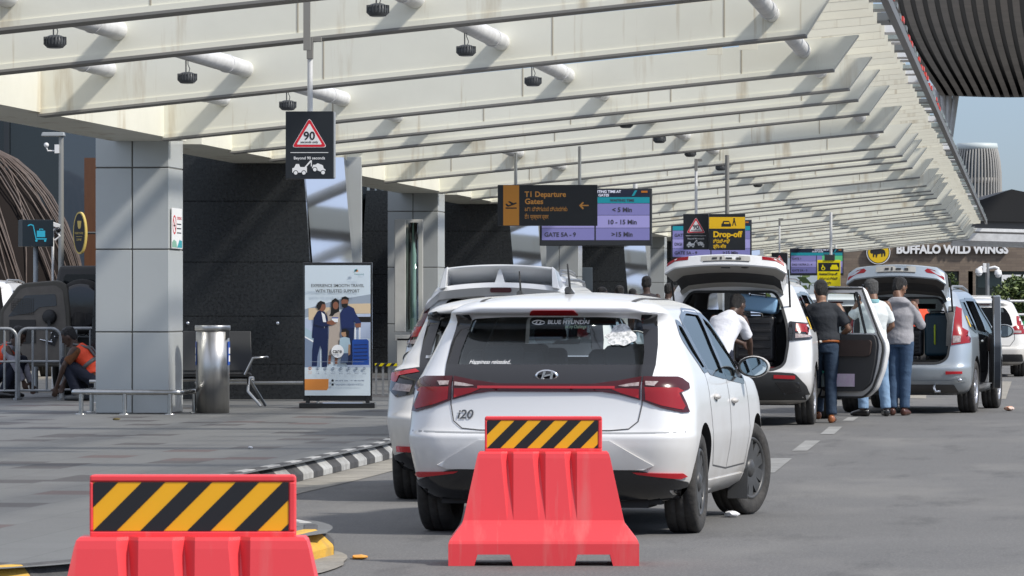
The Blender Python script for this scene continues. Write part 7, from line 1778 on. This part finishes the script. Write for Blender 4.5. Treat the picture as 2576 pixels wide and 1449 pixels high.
B_ = [(-20, 6), (-17, 11), (-12, 14), (-5, 13), (3, 9), (11, 8), (16, 5), (18, -2), (17, -10), (14, -10), (14, -3), (11, -3), (10, -11), (7, -11), (7, -3), (-2, -5), (-4, -13), (-7, -13), (-7, -6), (-10, -5), (-11, -12), (-14, -12), (-14, -3), (-18, -3), (-21, 0)]
lg.plate([(cx+a*u, cz_+b_*u) for a, b_ in reversed(B_)], -.175, -.165, 1); lg.plate([(cx+a*u, cz_+b_*u) for a, b_ in reversed([(-4, 14), (2, 20), (12, 23), (10, 19), (13, 17), (9, 15), (10, 12), (3, 11)])], -.175, -.165, 2)
lg.build('logo', [mat('logo_yellow', (.70, .47, .01), .4), M_BLACK, M_WH], t, fixn=True)
# white beam canopy in front of it, and the dark gable roof above
t = thing('beam_canopy', 'long white beams in front of the restaurant roof', 'canopy', P(2500, 600, 176)); o0 = t.location.copy()
for ya, yb2, dz in ((572, 580, 0), (585, 604, -.6), (604, 618, .5)):
    a = P(2395, ya, 176+dz); b = P(2395, yb2, 176+dz); e = P(2900, ya+14, 176+dz); mb = MB()
    mb.hexa([b-o0, e-o0-Vector((0, 0, a.z-b.z)), e-o0-Vector((0, -.5, a.z-b.z)), b-o0+Vector((0, .5, 0))], [a-o0, e-o0, e-o0+Vector((0, .5, 0)), a-o0+Vector((0, .5, 0))]); mb.build('beam', M_TUBE, t)
mb = MB(); mb.ball(P(2432, 590, 174)-o0, (.16, .16, .2), 0, 10); mb.tube([P(2432, 578, 174)-o0, P(2432, 586, 174)-o0], .06, n=8); mb.build('dome_camera', mat('camera_grey', (.2, .2, .2), .4), t)
t = thing('gable_roof', 'dark low gable roof behind the white beams', 'roof', P(2520, 560, 240)); o0 = t.location.copy()
mb = MB(); D_ = Vector((0, 14, 0)); pr = [P(2440, 556, 240), P(2462, 505, 240), P(2545, 476, 240), P(2760, 520, 240), P(2760, 562, 240)]; k = len(pr)
mb.add([q-o0 for q in pr]+[q-o0+D_ for q in pr], [tuple(range(k)), tuple(reversed(range(k, 2*k)))]+[(i, (i+1) % k, (i+1) % k+k, i+k) for i in range(k)]); mb.build('roof', mat('roof_black', (.016, .016, .017), .6), t)
mb = MB(); a = P(2440, 557, 240); b = P(2760, 590, 240); mb.box((a+b)/2-o0+Vector((0, 7, 0)), (b.x-a.x, 13.5, a.z-b.z)); mb.build('fascia', mat('fascia_grey', (.13, .125, .12), .6), t)
for i in range(3):
    mb = MB(); q = P(2475+40*i, 0, 239.5); q.z = 0; top = P(0, 557, 239.5).z; mb.box((q.x-o0.x, q.y-o0.y+2, top/2-o0.z), (.4, .4, top)); mb.build('roof_post', MATS['fascia_grey'], t)
# pole with two white cameras
t = thing('camera_mast', 'grey mast with two white dome cameras in front of the restaurant', 'camera post', P(2484, 900, 150)); t.location.z = 0; u = 150/F; Zc = lambda y: HC+(HY-y)*u
mb = MB(); mb.tube([(0, 0, 0), (0, 0, Zc(662))], .07, n=12); mb.build('mast', mat('mast_grey', (.28, .28, .28), .35, metal=.6), t)
mb = MB(); mb.box((-8*u, -.08, Zc(674)), (.10, .10, .3)); mb.build('junction_box', M_WH, t, bev=.01)
for s, yy in ((-1, 686), (1, 690)):
    mb = MB(); c = Vector((s*(22 if s < 0 else 26)*u, -.1, Zc(yy-6))); mb.tube([(s*.05, -.02, Zc(675)), (c.x*.7, -.08, Zc(672)), (c.x, -.1, Zc(675)), c], .045, n=8); mb.lathe([(0, .12), (.1, .08), (.12, 0), (.12, -.06)], c=c-Vector((0, 0, .03)), n=16); mb.ball(c-Vector((0, 0, .1)), .1, 0, 12); mb.build('dome_camera', M_WH, t)
# shrub and low wall at the right edge
def leafy(mb, c, rad, n, size, rnd, mats=3):
    for i in range(n):
        while True:
            v = Vector((rnd.uniform(-1, 1), rnd.uniform(-1, 1), rnd.uniform(-1, 1)))
            if v.length < 1: break
        v = v*(.55+.45*v.length)
        p = Vector(c)+Vector((v.x*rad[0], v.y*rad[1], v.z*rad[2])); a = rnd.uniform(0, 6.28); e = rnd.uniform(-.9, .9)
        d = Vector((math.cos(a)*math.cos(e), math.sin(a)*math.cos(e), math.sin(e))); q = d.cross(Vector((rnd.uniform(-1, 1), rnd.uniform(-1, 1), rnd.uniform(-1, 1)))).normalized(); s = size*rnd.uniform(.6, 1.3)
        mb.add([p-d*s, p+q*s*.42, p+d*s, p-q*s*.42], [(0, 1, 2, 3)], rnd.randrange(mats))
LEAF = [mat('leaf_mid', (.07, .11, .03), .6), mat('leaf_light', (.13, .17, .05), .6), mat('leaf_dark', (.035, .06, .02), .6)]
rnd = random.Random(21)
def shrub(label, px, ybase, Z, h, blobs, trunk):
    t = thing('tree', label, 'tree', P(px, ybase, Z)); t.location.z = 0
    mb = MB()
    for k in range(trunk):
        a = rnd.uniform(0, 6.28); mb.tube([(0, 0, 0), (.1*math.cos(a), .1*math.sin(a), h*.3), (.35*h*.4*math.cos(a), .35*h*.4*math.sin(a), h*.75)], [.05, .04, .015], n=7)
    mb.build('trunk', mat('bark', (.10, .075, .05), .9, bump=.4, bs=30), t)
    mb = MB()
    for (x, y, z, r, n) in blobs: leafy(mb, (x, y, z), (r, r, r*.8), n, .10, rnd)
    mb.build('crown', LEAF, t, fixn=False)
shrub('small leafy tree at the right edge beyond the white cars', 2552, 870, 135, 2.2, [(0, 0, 1.35, .55, 500), (-.3, .1, 1.7, .4, 320), (.35, -.1, 1.75, .45, 350), (.05, .2, 2.0, .35, 260), (-.45, 0, 1.15, .25, 130), (.5, .1, 1.1, .3, 160)], 4)
shrub('taller leafy tree just outside the right edge', 2600, 870, 137, 2.6, [(0, 0, 1.6, .7, 620), (-.5, .1, 1.9, .5, 420), (.5, 0, 2.1, .5, 400)], 3)
shrub('thin sprig of leaves above the open silver tailgate', 2390, 870, 160, 2.3, [(0, 0, 2.35, .22, 90), (.12, 0, 2.1, .2, 70), (-.15, .1, 2.0, .2, 60)], 2)
a = P(2535, 890, 118); t = thing('low_wall', 'low concrete wall with yellow and black top at the right edge', 'wall', (a.x, a.y, 0), R(-4))
mb = MB(); mb.box((4, .15, .25), (8, .3, .5)); mb.build('wall_body', M_APRON, t)
mb = MB(); stripes(mb, 0, 8, .5, .72, -.02, .9, .2, 0, 1, 0, .5); mb.box((4, .14, .61), (8, .3, .215), 1); mb.build('painted_top', [M_KY, M_KB], t, fixn=False)
for x in (.5, 2.0, 3.5, 5.0):
    mb = MB(); mb.tube([(x, .15, .7), (x, .15, 1.5)], .035, n=8); mb.build('rail_post', M_WHITE, t)
mb = MB(); mb.tube([(0, .15, 1.5), (8, .15, 1.5)], .03, n=8); mb.tube([(0, .15, 1.15), (8, .15, 1.15)], .03, n=8); mb.build('rail', M_WHITE, t)
a = P(2558, 803, 150); t = thing('green_sign', 'small green and white hoarding at the right edge beyond the shrub', 'sign', (a.x, a.y, 0)); mb = MB(); mb.box((1, 0, 1.3), (3, .08, 2.2)); mb.build('board', M_WH, t); mb = MB(); mb.box((1, -.045, 1.0), (2.9, .01, .7)); mb.build('green_band', mat('sign_green', (.03, .4, .12), .5), t); mb = MB(); mb.box((1, -.045, 1.75), (2.9, .01, .5)); mb.build('blue_band', mat('sign_blue', (.05, .2, .6), .5), t)
# far backdrop: low dark tree belt
mb = MB(); rnd = random.Random(8)
for i in range(110):
    x = -140+4.2*i; r_ = rnd.uniform(2.4, 4.2); leafy(mb, (x, 420+rnd.uniform(-8, 8), r_*.75), (r_*1.1, r_, r_), 60, .75, rnd)
mb.build('tree_belt', LEAF, kind='stuff', fixn=False)
# ------------------------------------------------------------------ litter
rnd = random.Random(2)
def crumple(name, label, cat, px, py, s, m, z=0.):
    q = G(px, py, z); t = MB(); bm = bmesh.new(); bmesh.ops.create_icosphere(bm, subdivisions=2, radius=1)
    vs = [Vector((v.co.x*s[0], v.co.y*s[1], v.co.z*s[2]))*(1+.35*noise.noise(v.co*2.3+Vector((px, 0, 0)))) for v in bm.verts]; fs = [[v.index for v in f.verts] for f in bm.faces]; bm.free()
    zmin = min(v.z for v in vs); t.add([v-Vector((0, 0, zmin)) for v in vs], fs); o = t.build(name, m, label=label, cat=cat); o.location = q; return o
M_PAPER = mat('paper_white', (.72, .72, .73), .6)
crumple('crumpled_paper', 'crumpled white paper on the road beside the front wheel of the nearest hatchback', 'litter', 1840, 1301, (.05, .06, .022), M_PAPER)
crumple('wrapper', 'orange and white wrapper on the road beside the silver people carrier', 'litter', 2538, 1034, (.07, .08, .03), mat('wrapper_mix', (.6, .2, .06), .5, var=1, vs=14, col2=(.7, .68, .65)))
crumple('paper_scrap', 'tiny white scrap on the grey paving', 'litter', 630, 1129, (.02, .03, .012), M_PAPER, PAVE)
crumple('dry_leaf', 'dry leaf lying on the paving before the column', 'leaf', 293, 1057, (.045, .05, .014), mat('dry_leaf', (.09, .07, .02), .7), PAVE)
crumple('orange_chip', 'small orange plastic piece on the road right of the nearest barrier', 'litter', 905, 1406, (.045, .09, .012), mat('orange_plastic', (.75, .33, .03), .4))
